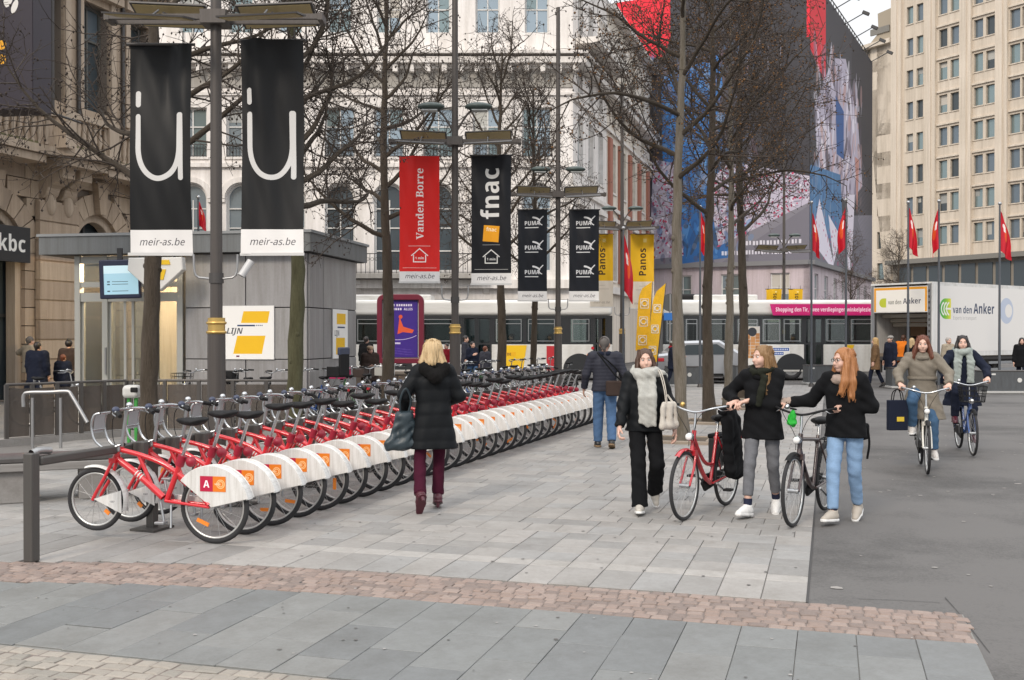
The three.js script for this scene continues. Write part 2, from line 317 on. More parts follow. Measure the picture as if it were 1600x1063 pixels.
const iron = mat([0.035, 0.035, 0.037], 0.5);
{ // white stucco building across the street: one front along the tram street
  srand(401);
  const D = 52, x0 = -20.5, x1 = 3.0, b = thing('stucco_building', 'long white stucco building with arched first floor windows behind the buses', 'building', [0, 0, -D]);
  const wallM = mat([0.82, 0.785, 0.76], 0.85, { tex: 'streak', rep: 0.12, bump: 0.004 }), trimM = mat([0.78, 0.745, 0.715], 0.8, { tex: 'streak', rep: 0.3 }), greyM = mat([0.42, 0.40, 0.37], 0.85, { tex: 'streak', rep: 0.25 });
  const cx = []; for (let k = 0; k < 9; k++) cx.push(gx(223 + 77 * k, D));
  const W = 0.74, holes = [];
  for (const c of cx) { holes.push(archHole(c - W, 4.86, c + W, 9.2)); holes.push(rectHole(c - W, 10.5, c + W, 12.95)); holes.push(rectHole(c - 0.6, 16.6, c + 0.6, 18.6)); }
  for (let k = 0; k < 6; k++) holes.push(rectHole(x0 + 1 + k * 3.8, 0.35, x0 + 4.2 + k * 3.8, 3.5));
  part('wall', extrude(rectHole(x0, 0, x1, 21), 0.45, holes).translate(0, 0, -0.45), wallM, b);
  part('side_wall', box(0.4, 21, 11.5, x0 + 0.2, 10.5, -6.25), wallM, b);
  part('back_wall', box(x1 - x0, 21, 0.3, (x0 + x1) / 2, 10.5, -12), wallM, b);
  part('roof', box(x1 - x0 - 0.2, 0.4, 11.6, (x0 + x1) / 2, 21.2, -6), greyM, b);
  for (const [y, h, p] of [[4.25, 0.42, 0.35], [10.1, 0.2, 0.16], [13.6, 0.14, 0.1], [14.9, 0.22, 0.3], [15.15, 0.3, 0.62], [15.5, 0.14, 0.75]]) part('cornice', box(x1 - x0 + p, h, p, (x0 + x1) / 2 + p / 2, y, p / 2 + 0.003), trimM, b);
  for (let k = 0; k < 30; k++) part('cornice_bracket', box(0.24, 0.4, 0.42, x0 + 0.4 + k * 0.8, 14.8, 0.31), trimM, b);
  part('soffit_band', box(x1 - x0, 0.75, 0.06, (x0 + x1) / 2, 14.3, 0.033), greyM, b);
  cx.forEach((c, k) => {
    addWindow(b, c - W, 4.86, c + W, 9.2, { arch: true, rows: [0.24, 0.5, 0.72], pane: k < 4 || k === 8 ? 1 : 2, fr: 0.1 });
    const s = new THREE.Shape(); s.absarc(0, 0, W + 0.28, 0, Math.PI); const q = new THREE.Path(); q.absarc(0, 0, W + 0.02, 0, Math.PI); s.holes.push(q);
    const hood = new THREE.Shape(); hood.moveTo(W + 0.3, 0); hood.absarc(0, 0, W + 0.3, 0, Math.PI); hood.lineTo(-W - 0.05, 0); hood.absarc(0, 0, W + 0.05, Math.PI, 0, true); hood.lineTo(W + 0.3, 0);
    part('arch_moulding', new THREE.ExtrudeGeometry(hood, { depth: 0.12, bevelEnabled: false, curveSegments: 12 }).translate(c, 9.2 - W, 0.003), trimM, b);
    part('impost', box(77 / F * D - 2 * W - 0.1, 0.16, 0.1, c + 77 / F * D / 2, 9.2 - W - 0.1, 0.053), trimM, b);
    const w2 = addWindow(b, c - W, 10.5, c + W, 12.95, { rows: [0.62], pane: [1, 1, 3], sill: trimM });
    const rl = part('window_railing', merge(railing(1.44, 0.62, 9)), iron, w2); rl.position.set(0, 0.02, 0.22);
    addWindow(b, c - 0.6, 16.6, c + 0.6, 18.6, { rows: [0.6], pane: [1, 3] });
  });
  const bal = sub('balcony', b);
  part('slab', box(7.4, 0.24, 0.9, gx(643, D), 4.62, 0.45), greyM, bal); const br = part('railing', merge(railing(7.3, 0.95, 34, 0.014)), iron, bal); br.position.set(gx(643, D), 4.74, 0.86);
  for (const u of [560, 690, 760, 840]) part('bracket', extrude([[0, 0], [0.5, 0.62], [0.5, 0.7], [0, 0.7]], 0.3).rotateY(-Math.PI / 2).translate(gx(u, D) + 0.15, 3.75, 0.003), trimM, b);
  for (let k = 0; k < 6; k++) { const xs = x0 + 1 + k * 3.8; addWindow(b, xs, 0.35, xs + 3.2, 3.5, { cols: 2, rows: [0.8], pane: 2, back: 0.4, fm: iron }); }
}
{ // its return front along the side street, then the beige neighbour
  srand(402);
  const wallM = mat([0.82, 0.78, 0.75], 0.85, { tex: 'streak', rep: 0.13, bump: 0.004 }), trimM = mat([0.76, 0.72, 0.68], 0.8, { tex: 'streak', rep: 0.3 });
  const mk = (name, label, t0, len, H, wm, cols, red) => {
    const p = V(3.0 + t0 * SA, 0, -(52 + t0 * CA)), b = thing(name, label, 'building', p, 1.279);
    const holes = [], wins = [];
    for (const c of cols) for (const [y0, y1, w] of [[4.9, 8.2, 0.62], [10.0, 12.9, 0.6], [13.9, 15.0, 0.55], [16.9, 19.0, 0.55]]) if (y1 < H - 0.5) { holes.push(rectHole(c - w, y0, c + w, y1)); wins.push([c - w, y0, c + w, y1]); }
    part('wall', extrude(rectHole(0, 0, len, H), 0.4, holes).translate(0, 0, -0.4), wm, b);
    part('end_wall', box(0.3, H, 9, len - 0.15, H / 2, -4.9), wm, b); part('roof', box(len, 0.3, 9.4, len / 2, H + 0.15, -4.7), mat([0.3, 0.29, 0.28], 0.9), b);
    for (const [y, h, q] of [[4.3, 0.4, 0.3], [9.0, 0.2, 0.16], [13.4, 0.16, 0.14], [15.3, 0.3, 0.55], [15.62, 0.14, 0.7], [H - 0.15, 0.3, 0.5]]) part('cornice', box(len - 0.01, h, q, len / 2, y, q / 2 + 0.003), trimM, b);
    for (const q of wins) addWindow(b, ...q, { rows: [0.6], pane: [0, 2, 1], sill: trimM });
    for (const c of cols) { part('window_surround', [box(0.16, 3.3, 0.1, c - 0.72, 6.5, 0.053), box(0.16, 3.3, 0.1, c + 0.72, 6.5, 0.053), box(1.9, 0.22, 0.2, c, 8.4, 0.103)], trimM, b); }
    if (red) for (const t of red) part('brick_pilaster', box(0.75, 8.2, 0.16, t, 8.9, 0.083), mat([0.40, 0.17, 0.12], 0.85, { tex: 'streak', rep: 0.4 }), b);
    return b;
  };
  const w = mk('corner_building', 'white corner building with deep cornice and upper balcony above the yellow banners', 0.02, 8.2, 23, wallM, [1.6, 4.1, 6.6]);
  const bal = sub('balcony', w); part('slab', box(7.6, 0.3, 1.3, 4.1, 16.3, 0.65), trimM, bal);
  for (let k = 0; k <= 16; k++) part('baluster', new THREE.LatheGeometry([[0.05, 0], [0.09, 0.2], [0.05, 0.5], [0.08, 0.8]].map((q) => new THREE.Vector2(...q)), 8).translate(0.5 + k * 0.45, 16.45, 1.2), trimM, bal);
  part('handrail', box(7.6, 0.14, 0.2, 4.1, 17.32, 1.2), trimM, bal);
  mk('beige_building', 'cream building with brick red pilasters beside the wrapped advertising facade', 8.25, 17.5, 20.5, mat([0.74, 0.67, 0.58], 0.85, { tex: 'streak', rep: 0.13, bump: 0.004 }), [2, 5.2, 8.6, 12, 15.4], [0.6, 3.6, 6.9, 10.3, 13.7]);
}
{ // building wrapped in an advertising print, pale pink below
  srand(403);
  const cor = at(1265, 411, 70), b = thing('wrapped_building', 'tall corner building wrapped in a dark giant fashion advertisement', 'building', [cor.x, 0, cor.z]);
  b.rotation.y = Math.atan2(0.461, 0.887);          // local -x runs along the front to the left, local -z along the receding side
  const pink = mat([0.60, 0.52, 0.56], 0.8, { tex: 'streak', rep: 0.15 }), H0 = hy(411, 70), H1 = 25.7, LW = 14, LS = 26;
  b.rotation.y = -Math.atan2(0.461, 0.887);
  const hf = [], hs = []; for (let k = 0; k < 4; k++) hf.push(rectHole(-2.6 - k * 3.4, 3.9, -1.3 - k * 3.4, 5.9)); for (let k = 0; k < 7; k++) hs.push(rectHole(1.6 + k * 3.4, 3.9, 2.9 + k * 3.4, 5.9));
  part('front_wall', extrude(rectHole(-LW, 0, 0, H0), 0.4, hf).translate(0, 0, -0.4), pink, b);
  part('side_wall', extrude(rectHole(0, 0, LS, H0), 0.4, hs).translate(0, 0, -0.4).rotateY(Math.PI / 2), pink, b);
  for (const h of hf) addWindow(b, h[0][0], h[0][1], h[1][0], h[2][1], { rows: [0.5], pane: [1, 3], back: 0.2 });
  const side = sub('side_windows', b); side.rotation.y = Math.PI / 2; b.remove(side);
  for (const h of hs) { const w = addWindow(b, h[0][0], h[0][1], h[1][0], h[2][1], { rows: [0.5], pane: [1, 3], back: 0.2 }); const p = w.position.clone(); w.position.set(p.z, p.y, -p.x); w.rotation.y = Math.PI / 2; }
  part('core', box(LW - 1, H1 - H0 - 0.6, LS - 1, -LW / 2, (H0 + H1) / 2, -LS / 2), mat([0.13, 0.13, 0.135], 0.9), b);
  part('ledge', [box(LW, 0.3, 0.5, -LW / 2, H0 + 0.05, 0.1), box(0.5, 0.3, LS, 0.1, H0 + 0.051, -LS / 2 + 0.1)], mat([0.2, 0.2, 0.21], 0.8), b);
  const blot = (c, x, y, rx, ry, col, a = 1, rot = 0) => { c.save(); c.translate(x, y); c.rotate(rot); c.globalAlpha = a; c.fillStyle = col; c.beginPath(); c.ellipse(0, 0, rx, ry, 0, 0, 7); c.fill(); c.restore(); };
  const poly = (c, pts, col, a = 1) => { c.globalAlpha = a; c.fillStyle = col; c.beginPath(); pts.forEach((p, i) => (i ? c.lineTo(...p) : c.moveTo(...p))); c.fill(); c.globalAlpha = 1; };
  const patterned = (c, n, x0, y0, x1, y1, inside, cols) => { for (let i = 0; i < n; i++) { const x = rr(x0, x1), y = rr(y0, y1); if (inside(x, y)) blot(c, x, y, rr(3, 10), rr(2, 6), cols[rnd() * cols.length | 0], 1, rr(0, 3)); } };
  const front = printMat(1000, 1370, (c, w, h) => {                                // print: grey studio ground, denim and a white shirt with red dashes
    c.fillStyle = '#36353b'; c.fillRect(0, 0, w, h);
    for (let i = 0; i < 70; i++) poly(c, [[rr(0, w), 0], [rr(0, w), 0], [rr(0, w), h * 0.8], [rr(0, w), h * 0.8]], ['#46444b', '#29282e', '#3e3d43'][i % 3], 0.3);
    poly(c, [[0, h * 0.93], [w * 0.5, h * 0.84], [w, h * 0.70], [w, h], [0, h]], '#7c7a84'); poly(c, [[w * 0.55, h], [w, h * 0.8], [w, h]], '#706e79');
    c.fillStyle = '#e01c33'; c.fillRect(0, 0, w * 0.31, h * 0.16); poly(c, [[0, h * 0.16], [w * 0.31, h * 0.16], [w * 0.28, h * 0.225], [w * 0.02, h * 0.22]], '#e01c33'); c.fillStyle = '#e01c33'; c.fillRect(w * 0.985, 0, w * 0.015, h * 0.22);
    for (const x of [0.05, 0.11, 0.17, 0.24, 0.70, 0.76, 0.80, 0.86]) { c.fillStyle = '#c9c4d6'; c.globalAlpha = 0.6; c.fillRect(w * x, h * rr(0.2, 0.26), 4, h * rr(0.08, 0.16)); c.globalAlpha = 1; }
    poly(c, [[w * 0.26, h * 0.30], [w * 0.40, h * 0.28], [w * 0.56, h * 0.24], [w * 0.58, h * 0.36], [w * 0.50, h * 0.62], [w * 0.40, h * 0.66], [w * 0.27, h * 0.60]], '#2d6cae');
    poly(c, [[w * 0.36, h * 0.62], [w * 0.52, h * 0.6], [w * 0.64, h * 0.97], [w * 0.36, h * 0.99]], '#2b62a0');
    for (let i = 0; i < 130; i++) blot(c, w * rr(0.26, 0.58), h * rr(0.26, 0.95), rr(4, 20), rr(10, 60), ['#3a7cc2', '#6aa0d8', '#204a80', '#8f8c9c', '#3b3a42'][rnd() * 5 | 0], 0.5, rr(-0.5, 0.5));
    const shirt = [[w * 0.22, h * 0.60], [w * 0.34, h * 0.62], [w * 0.38, h * 0.96], [w * 0.2, h * 0.97]], arm = [[w * 0.50, h * 0.70], [w * 0.62, h * 0.63], [w * 1.0, h * 0.70], [w * 1.0, h * 0.79], [w * 0.72, h * 0.88], [w * 0.56, h * 0.93]], inP = (P, x, y) => { let q = false; for (let i = 0, j = P.length - 1; i < P.length; j = i++) if ((P[i][1] > y) !== (P[j][1] > y) && x < (P[j][0] - P[i][0]) * (y - P[i][1]) / (P[j][1] - P[i][1]) + P[i][0]) q = !q; return q; };
    poly(c, shirt, '#b3adbd'); poly(c, arm, '#b5afc0');
    for (let i = 0; i < 90; i++) { const x = w * rr(0.5, 1), y = h * rr(0.64, 0.92); if (inP(arm, x, y)) blot(c, x, y, rr(8, 30), rr(2, 6), ['#8f8a9c', '#cfcad8', '#6f6a7c'][i % 3], 0.7, rr(-0.8, 0.2)); }
    patterned(c, 1500, 0, h * 0.55, w, h, (x, y) => inP(shirt, x, y) || inP(arm, x, y), ['#a3244d', '#b83a5e', '#a08aa0', '#d5d0dc', '#7a2044']);
    for (let i = 0; i < 420; i++) { const x = w * rr(0.2, 0.75), y = h * rr(0.22, 0.98); blot(c, x, y, rr(3, 14), rr(8, 46), ['#33323a', '#4a4852', '#2d5f9c', '#26354f', '#8d8896', '#5b86b8', '#6b4a58'][rnd() * 7 | 0], 0.35, rr(-0.7, 0.7)); }
    c.fillStyle = '#e4e1ec'; c.font = 'bold 30px sans-serif'; c.textAlign = 'right'; c.fillText('TEN.COM', w * 0.95, h * 0.965);
    for (let i = 0; i < 16; i++) { c.globalAlpha = 0.85; c.fillRect(w * 0.95 - 150 - i * 15, h * 0.948 + rr(0, 3), rr(6, 11), 20); if (i < 17) c.fillRect(w * 0.95 - i * 17, h * 0.915 + rr(0, 3), rr(6, 12), 20); } c.globalAlpha = 1;
  }, 0.65);
  part('front_print', sheet(LW, H1 - H0).translate(-LW / 2, (H0 + H1) / 2, 0.02), front, b);
  const sidep = printMat(900, 900, (c, w, h) => {
    c.fillStyle = '#3a3a42'; c.fillRect(0, 0, w, h); poly(c, [[w * 0.6, 0], [w, 0], [w, h], [w * 0.62, h]], '#2c2c35');
    c.fillStyle = '#dd1c33'; c.fillRect(0, 0, w * 0.2, h * 0.26); poly(c, [[0, h * 0.26], [w * 0.2, h * 0.26], [w * 0.2, h * 0.33]], '#dd1c33');
    poly(c, [[0, h * 0.84], [w, h * 0.70], [w, h], [0, h]], '#6d6c77');
    poly(c, [[w * 0.3, h * 0.2], [w * 0.5, h * 0.14], [w * 0.72, h * 0.36], [w * 0.8, h * 0.6], [w * 0.55, h * 0.72], [w * 0.1, h * 0.66], [w * 0.05, h * 0.45]], '#b4adbf');
    for (let i = 0; i < 170; i++) { const x = w * rr(0.06, 0.78), y = h * rr(0.2, 0.68); blot(c, x, y, rr(3, 22), rr(12, 70), ['#d8d2e2', '#8d8496', '#5c5366', '#b98f8c', '#efeaf4', '#3a3340', '#c7a49c'][rnd() * 7 | 0], 0.6, rr(-0.5, 0.6)); }
    poly(c, [[w * 0.34, h * 0.33], [w * 0.47, h * 0.36], [w * 0.47, h * 0.55], [w * 0.36, h * 0.55]], '#2a5590'); 
    poly(c, [[w * 0.0, h * 0.66], [w * 0.42, h * 0.62], [w * 0.46, h * 0.86], [0, h * 0.92]], '#44739f'); for (let i = 0; i < 60; i++) blot(c, w * rr(0.03, 0.42), h * rr(0.66, 0.86), rr(3, 9), rr(12, 50), ['#5f90bd', '#2f5a88', '#8a93a8'][i % 3], 0.55, rr(-0.3, 0.3));
    poly(c, [[w * 0.02, h * 0.92], [w * 0.12, h * 0.76], [w * 0.32, h * 0.98], [w * 0.24, h * 0.80], [w * 0.42, h * 0.86], [w * 0.3, h]], '#dfd9e6');
    poly(c, [[w * 0.52, h * 0.68], [w * 0.66, h * 0.66], [w * 0.60, h], [w * 0.54, h]], '#dad3e0'); poly(c, [[w * 0.66, h * 0.5], [w * 0.74, h * 0.5], [w * 0.70, h * 0.74]], '#b8837a');
    for (let i = 0; i < 16; i++) poly(c, [[w * 0.72, h * (0.45 + i * 0.02)], [w * 0.98, h * (0.6 + i * 0.022)], [w * 0.72, h * (0.456 + i * 0.02)]], '#b5afbf', 0.6);
    for (let i = 0; i < 60; i++) blot(c, w * rr(0.05, 0.62), h * rr(0.8, 0.99), rr(2, 5), rr(2, 7), '#b13b66', 0.8);
  }, 0.65);
  part('side_print', sheet(LS, H1 - H0).rotateY(Math.PI / 2).translate(0.02, (H0 + H1) / 2, -LS / 2), sidep, b);
  part('roof_railing', [box(0.06, 0.06, LS, -0.3, H1 + 0.8, -LS / 2), ...Array.from({ length: 27 }, (_, i) => box(0.05, 0.9, 0.05, -0.3, H1 + 0.3, -i * 0.98))], iron, b);
  for (let k = 0; k < 6; k++) part('floodlight', [rod([0, H1 - 0.2, -4 - k * 4.2], [1.5, H1 + 0.5, -4 - k * 4.2], 0.04), box(0.5, 0.22, 0.35, 1.6, H1 + 0.45, -4 - k * 4.2, 0, 0, -0.5)], iron, b);
}
{ // tan stone tower block
  srand(404);
  const k0 = 0.3806, X0 = 43.6, D0 = 114.5, dx = 0.526, dd = -0.85, tOf = (u) => { const k = (u - 800) / F; return (D0 * k - X0) / (dx - dd * k); }, dAt = (t) => D0 + dd * t;
  const b = thing('stone_tower', 'tall tan stone tower block with rows of paired windows', 'building', [X0, 0, -D0], Math.atan2(0.85, 0.526) * -1);
  b.rotation.y = -Math.atan2(0.85, 0.526);          // local +x runs right and nearer along the front
  const stone = mat([0.66, 0.58, 0.485], 0.85, { tex: 'streak', rep: 0.09, bump: 0.006 }), pale = mat([0.69, 0.61, 0.515], 0.85, { tex: 'streak', rep: 0.11 }), dark = mat([0.2, 0.19, 0.17], 0.6);
  const tl = tOf(1395), tr = 22, H = 48, holes = [], wins = [];
  const rowsY = []; for (let k = -3; k < 7; k++) rowsY.push(33 - k * 3.46);
  const cols = [[1421, 0.42], [1436.5, 0.42], [1473, 0.5], [1491, 0.5], [1528, 0.52], [1547, 0.52], [1585, 0.55], [1604, 0.55]].map(([u, w]) => [tOf(u), w]);
  for (const [t, w] of cols) for (const y of rowsY) { const q = [t - w, y - 0.95, t + w, y + 0.95]; holes.push(rectHole(...q)); wins.push(q); }
  part('wall', extrude(rectHole(tl, 9.7, tr, H), 0.5, holes).translate(0, 0, -0.5), stone, b);
  for (const q of wins) addWindow(b, ...q, { cols: 1, rows: [], pane: [3, 0, 3, 0, 2], back: 0.32, fr: 0.06, fm: dark, sill: pale });
  for (const u of [1402, 1455, 1510, 1566, 1622]) { const t = tOf(u); part('pier', box(1.3, H - 9.7, 0.34, t, (H + 9.7) / 2, 0.175), pale, b); part('pier_rib', box(0.4, H - 9.7, 0.14, t, (H + 9.7) / 2, 0.415), pale, b); }
  for (const y of rowsY) for (const [u0, u1] of [[1464, 1501], [1519, 1557], [1575, 1614]]) { const a = tOf(u0), c = tOf(u1); part('spandrel', box(c - a, 0.18, 0.16, (a + c) / 2, y + 1.3, 0.083), pale, b); }
  part('podium_wall', box(tr - tl, 9.5, 0.5, (tl + tr) / 2, 4.75, -0.26), mat([0.30, 0.27, 0.23], 0.8, { tex: 'streak', rep: 0.1 }), b);
  part('podium_cornice', box(tr - tl + 1, 0.5, 0.9, (tl + tr) / 2, 9.65, 0.3), dark, b);
  for (let k = 0; k < 12; k++) { const g = part('podium_glass', box(1.6, 3.3, 0.1, tl + 1.6 + k * 1.95, 7.4, 0.06), paneMats[2], b); g.rotation.z = 0; }
  part('far_side_wall', box(0.5, H, 14, tl + 0.25, H / 2, -7.6), stone, b); part('roof', box(tr - tl, 0.5, 14, (tl + tr) / 2, H + 0.25, -7), stone, b);
  // lower wing at the left
  const w = thing('stone_wing', 'lower tan stone wing with sloping roof next to the wrapped building', 'building', b.position.clone(), b.rotation.y), wl = tOf(1344), wh = [], ww = [];
  for (const [v, u, hw, hh] of [[82, 1389, 0.55, 1.0], [127, 1389, 0.55, 1.0], [172, 1389, 0.55, 0.85], [224, 1378, 1.0, 0.95], [273, 1378, 1.0, 0.95], [324, 1378, 1.0, 0.95], [375, 1378, 1.0, 0.95], [424, 1378, 1.0, 0.95], [82, 1361, 0.45, 1.0], [127, 1361, 0.45, 1.0]]) { const t = tOf(u), y = hy(v, dAt(t)); const q = [t - hw, y - hh, t + hw, y + hh]; wh.push(rectHole(...q)); ww.push(q); }
  const Hw = hy(68, dAt(tOf(1375)));
  part('wall', extrude(rectHole(wl, 0, tl - 0.6, Hw), 0.5, wh).translate(0, 0, -0.9), stone, w);
  for (const q of ww) { const g = addWindow(w, ...q, { cols: q[2] - q[0] > 1.5 ? 2 : 1, rows: [], pane: [3, 0, 2], back: 0.7, fr: 0.07, fm: dark }); }
  part('cornice', box(tl - wl, 0.5, 0.9, (wl + tl) / 2 - 0.3, Hw, -0.2), pale, w);
  part('roof', extrude([[wl + 0.5, 0], [tl - 0.6, 0], [tl - 0.6, 3.6], [tl - 2.6, 3.4], [wl + 2, 1.2]], 9).translate(0, Hw + 0.2, -9.6), mat([0.36, 0.31, 0.24], 0.8), w);
  part('roof_louvre', box(2.6, 0.7, 0.2, tl - 2.2, Hw + 1.6, -0.55), dark, w);
}
{ // old stone bank building on the left: rusticated blocks, two arches, balcony
  srand(405);
  const b = thing('bank_building', 'ornate old sandstone building with arched openings and a balustrade balcony', 'building', [-15.3, 0, -22], 1.279);
  const tones = [[0.43, 0.335, 0.25], [0.385, 0.30, 0.225], [0.46, 0.365, 0.275], [0.35, 0.275, 0.21]].map((c) => mat(c, 0.85, { tex: 'streak', rep: 0.4, bump: 0.008 })), core = mat([0.2, 0.165, 0.135], 0.9), trim = mat([0.46, 0.37, 0.285], 0.8, { tex: 'streak', rep: 0.6, bump: 0.004 }), moss = mat([0.16, 0.15, 0.075], 0.95, { tex: 'stone', rep: 2 });
  const arches = [[5.8, 1.15, 5.15], [9.95, 0.98, 5.35], [1.9, 1.1, 5.15]], L = 13, holes = arches.map(([c, r, y]) => archHole(c - r, 0.01, c + r, y));
  const upper = [[5.8, 0.6], [8.1, 0.45], [9.95, 0.6], [12.0, 0.5], [3.4, 0.5]]; for (const [c, r] of upper) holes.push(rectHole(c - r, 8.4, c + r, 11.6), rectHole(c - r, 13.6, c + r, 16.2));
  part('wall_core', extrude(rectHole(0, 0, L, 18), 0.5, holes).translate(0, 0, -0.55), core, b);
  for (const [c, r] of upper) { addWindow(b, c - r, 8.4, c + r, 11.6, { rows: [0.68], pane: [0, 2], back: 0.35, fm: mat([0.1, 0.1, 0.09], 0.6) }); addWindow(b, c - r, 13.6, c + r, 16.2, { rows: [0.6], pane: [0, 2], back: 0.35, fm: iron }); part('window_surround', [box(0.22, 3.6, 0.16, c - r - 0.13, 10.0, 0.04), box(0.22, 3.6, 0.16, c + r + 0.13, 10.0, 0.04), box(2 * r + 0.8, 0.3, 0.34, c, 11.95, 0.12)], trim, b); }
  part('upper_wall', extrude(rectHole(0, 6.6, L, 18), 0.1, upper.flatMap(([c, r]) => [rectHole(c - r, 8.4, c + r, 11.6), rectHole(c - r, 13.6, c + r, 16.2)])).translate(0, 0, -0.048), tones[0], b);
  let count = 0;
  for (let row = 0; row < 13; row++) { const y0 = row * 0.5 + 0.02, yc = y0 + 0.25; let t = 0.3 + (row % 2) * 0.45; while (t < L - 0.9) {
    const w = rr(0.8, 1.05); let a = t + 0.012, c = t + w - 0.012; t += w;
    for (const [ac, ar, ay] of arches) { const sp = ay - ar, rad = ar + 0.62, half = yc < sp ? ar + 0.02 : (yc - sp < rad ? Math.sqrt(rad * rad - (yc - sp) ** 2) : 0); if (half && c > ac - half && a < ac + half) { if (a < ac - half) c = Math.min(c, ac - half); else if (c > ac + half) a = Math.max(a, ac + half); else c = a - 1; } }
    if (c - a > 0.12) { part('stone_block', box(c - a, 0.475, 0.14, (a + c) / 2, yc, 0.018), tones[rnd() * 4 | 0], b); count++; }
  } }
  for (const [c, r, y] of arches) {
    const sp = y - r, n = 11;
    for (let k = 0; k < n; k++) { const a0 = Math.PI * k / n + 0.012, a1 = Math.PI * (k + 1) / n - 0.012, ro = k === 5 ? r + 0.95 : r + 0.6; const P = [[Math.cos(a0) * r, Math.sin(a0) * r], [Math.cos(a0) * ro, Math.sin(a0) * ro], [Math.cos(a1) * ro, Math.sin(a1) * ro], [Math.cos(a1) * r, Math.sin(a1) * r]]; part(k === 5 ? 'keystone' : 'voussoir', extrude(P, k === 5 ? 0.34 : 0.15).translate(c, sp, -0.05), tones[rnd() * 4 | 0], b); }
    const m = new THREE.Shape(); m.moveTo(r, 0); m.absarc(0, 0, r, 0, Math.PI); m.lineTo(-r + 0.2, 0); m.absarc(0, 0, r - 0.2, Math.PI, 0, true); m.lineTo(r, 0);
    part('arch_moulding', new THREE.ExtrudeGeometry(m, { depth: 0.25, bevelEnabled: true, bevelSize: 0.03, bevelThickness: 0.03, bevelSegments: 2, curveSegments: 14 }).translate(c, sp, -0.32), trim, b);
    for (const s of [-1, 1]) part('jamb', box(0.2, sp, 0.3, c + s * (r - 0.1), sp / 2, -0.2), trim, b);
    const door = sub('doorway', b); part('glazing', new THREE.ShapeGeometry((() => { const s = new THREE.Shape(); s.moveTo(-r, 0); s.lineTo(r, 0); s.lineTo(r, sp); s.absarc(0, sp, r, 0, Math.PI); s.lineTo(-r, 0); return s; })(), 10).translate(c, 0, -0.5), paneMats[2], door);
    part('door_frame', [box(0.09, y - 0.3, 0.08, c, y / 2 - 0.15, -0.45), box(2 * r, 0.1, 0.08, c, sp, -0.45), box(2 * r, 0.09, 0.07, c, 2.3, -0.45), box(0.07, 2.3, 0.07, c - r * 0.6, 1.15, -0.45)], iron, door);
  }
  // pilaster and consoles under the balcony
  for (const t of [3.85, 7.75, 8.45, 11.75]) {
    const c = sub('console', b);
    part('scroll', extrude([[0, 0], [0.12, 0.02], [0.22, 0.12], [0.3, 0.3], [0.5, 0.42], [0.78, 0.55], [0.8, 0.95], [0, 0.95]], 0.46, [], 0.02).rotateY(-Math.PI / 2).translate(t + 0.23, 5.55, 0.09), trim, c);
    part('leaf', ball(0.2, t, 5.4, 0.25, 1, 1.6, 0.7), trim, c);
  }
  part('pilaster', box(1.5, 5.5, 0.12, 8.1, 2.75, 0.17), tones[2], b); for (let k = 0; k < 10; k++) part('pilaster_block', box(1.56, 0.5, 0.16, 8.1, 0.28 + k * 0.545, 0.2), tones[k % 4], b);
  const bal = sub('balcony', b), prof = [[3.2, 0.8], [6.8, 0.8], [7.3, 1.25], [8.9, 1.25], [9.4, 0.8], [12.9, 0.8]];
  part('slab', [extrude([[3.1, 0.0], [3.1, -0.95], [6.9, -0.95], [7.3, -1.45], [8.9, -1.45], [9.4, -0.95], [13, -0.95], [13, 0]], 0.22).rotateX(-Math.PI / 2).translate(0, 6.62, 0)], trim, bal);
  part('moulding', [box(3.8, 0.2, 0.8, 5.0, 6.5, 0.45), box(1.6, 0.22, 1.2, 8.1, 6.49, 0.65), box(3.5, 0.2, 0.8, 11.2, 6.5, 0.45)], trim, bal);
  for (let k = 0; k + 1 < prof.length; k++) { const [ta, za] = prof[k], [tb, zb] = prof[k + 1], len = Math.hypot(tb - ta, zb - za), n = Math.max(1, Math.round(len / 0.24)); for (let i = 0; i < n; i++) { const q = (i + 0.5) / n; part('baluster', new THREE.LatheGeometry([[0.06, 0], [0.06, 0.06], [0.035, 0.12], [0.08, 0.3], [0.04, 0.62], [0.06, 0.7], [0.06, 0.76]].map((p) => new THREE.Vector2(...p)), 8).translate(ta + (tb - ta) * q, 6.88, za + (zb - za) * q), trim, bal); } part('coping', box(len + 0.12, 0.16, 0.28, (ta + tb) / 2, 7.72, (za + zb) / 2, -Math.atan2(zb - za, tb - ta)), trim, bal); }
  for (const [t, z] of [[3.2, 0.8], [7.2, 1.2], [9.0, 1.2], [12.8, 0.8]]) part('pedestal', box(0.42, 1.0, 0.42, t, 7.3, z), trim, bal);
  for (const g of [box(3.0, 0.06, 0.5, 5.1, 6.89, 0.6), box(1.2, 0.07, 0.4, 8.1, 6.9, 1.1), box(2.4, 0.06, 0.4, 11.2, 6.89, 0.6)]) part('moss_patch', g, moss, bal);
  for (const t of [7.05, 8.0, 9.1, 11.1]) part('downpipe', rod([t, 8.0, 0.12], [t, 16, 0.12], 0.06), M.darkMetal, b);
  for (const y of [12.7, 17.4]) part('cornice', box(L, 0.4, 0.6, L / 2, y, 0.35), trim, b);
  part('side_wall', box(0.5, 18, 12, L - 0.25, 9, -6.3), tones[1], b);
}

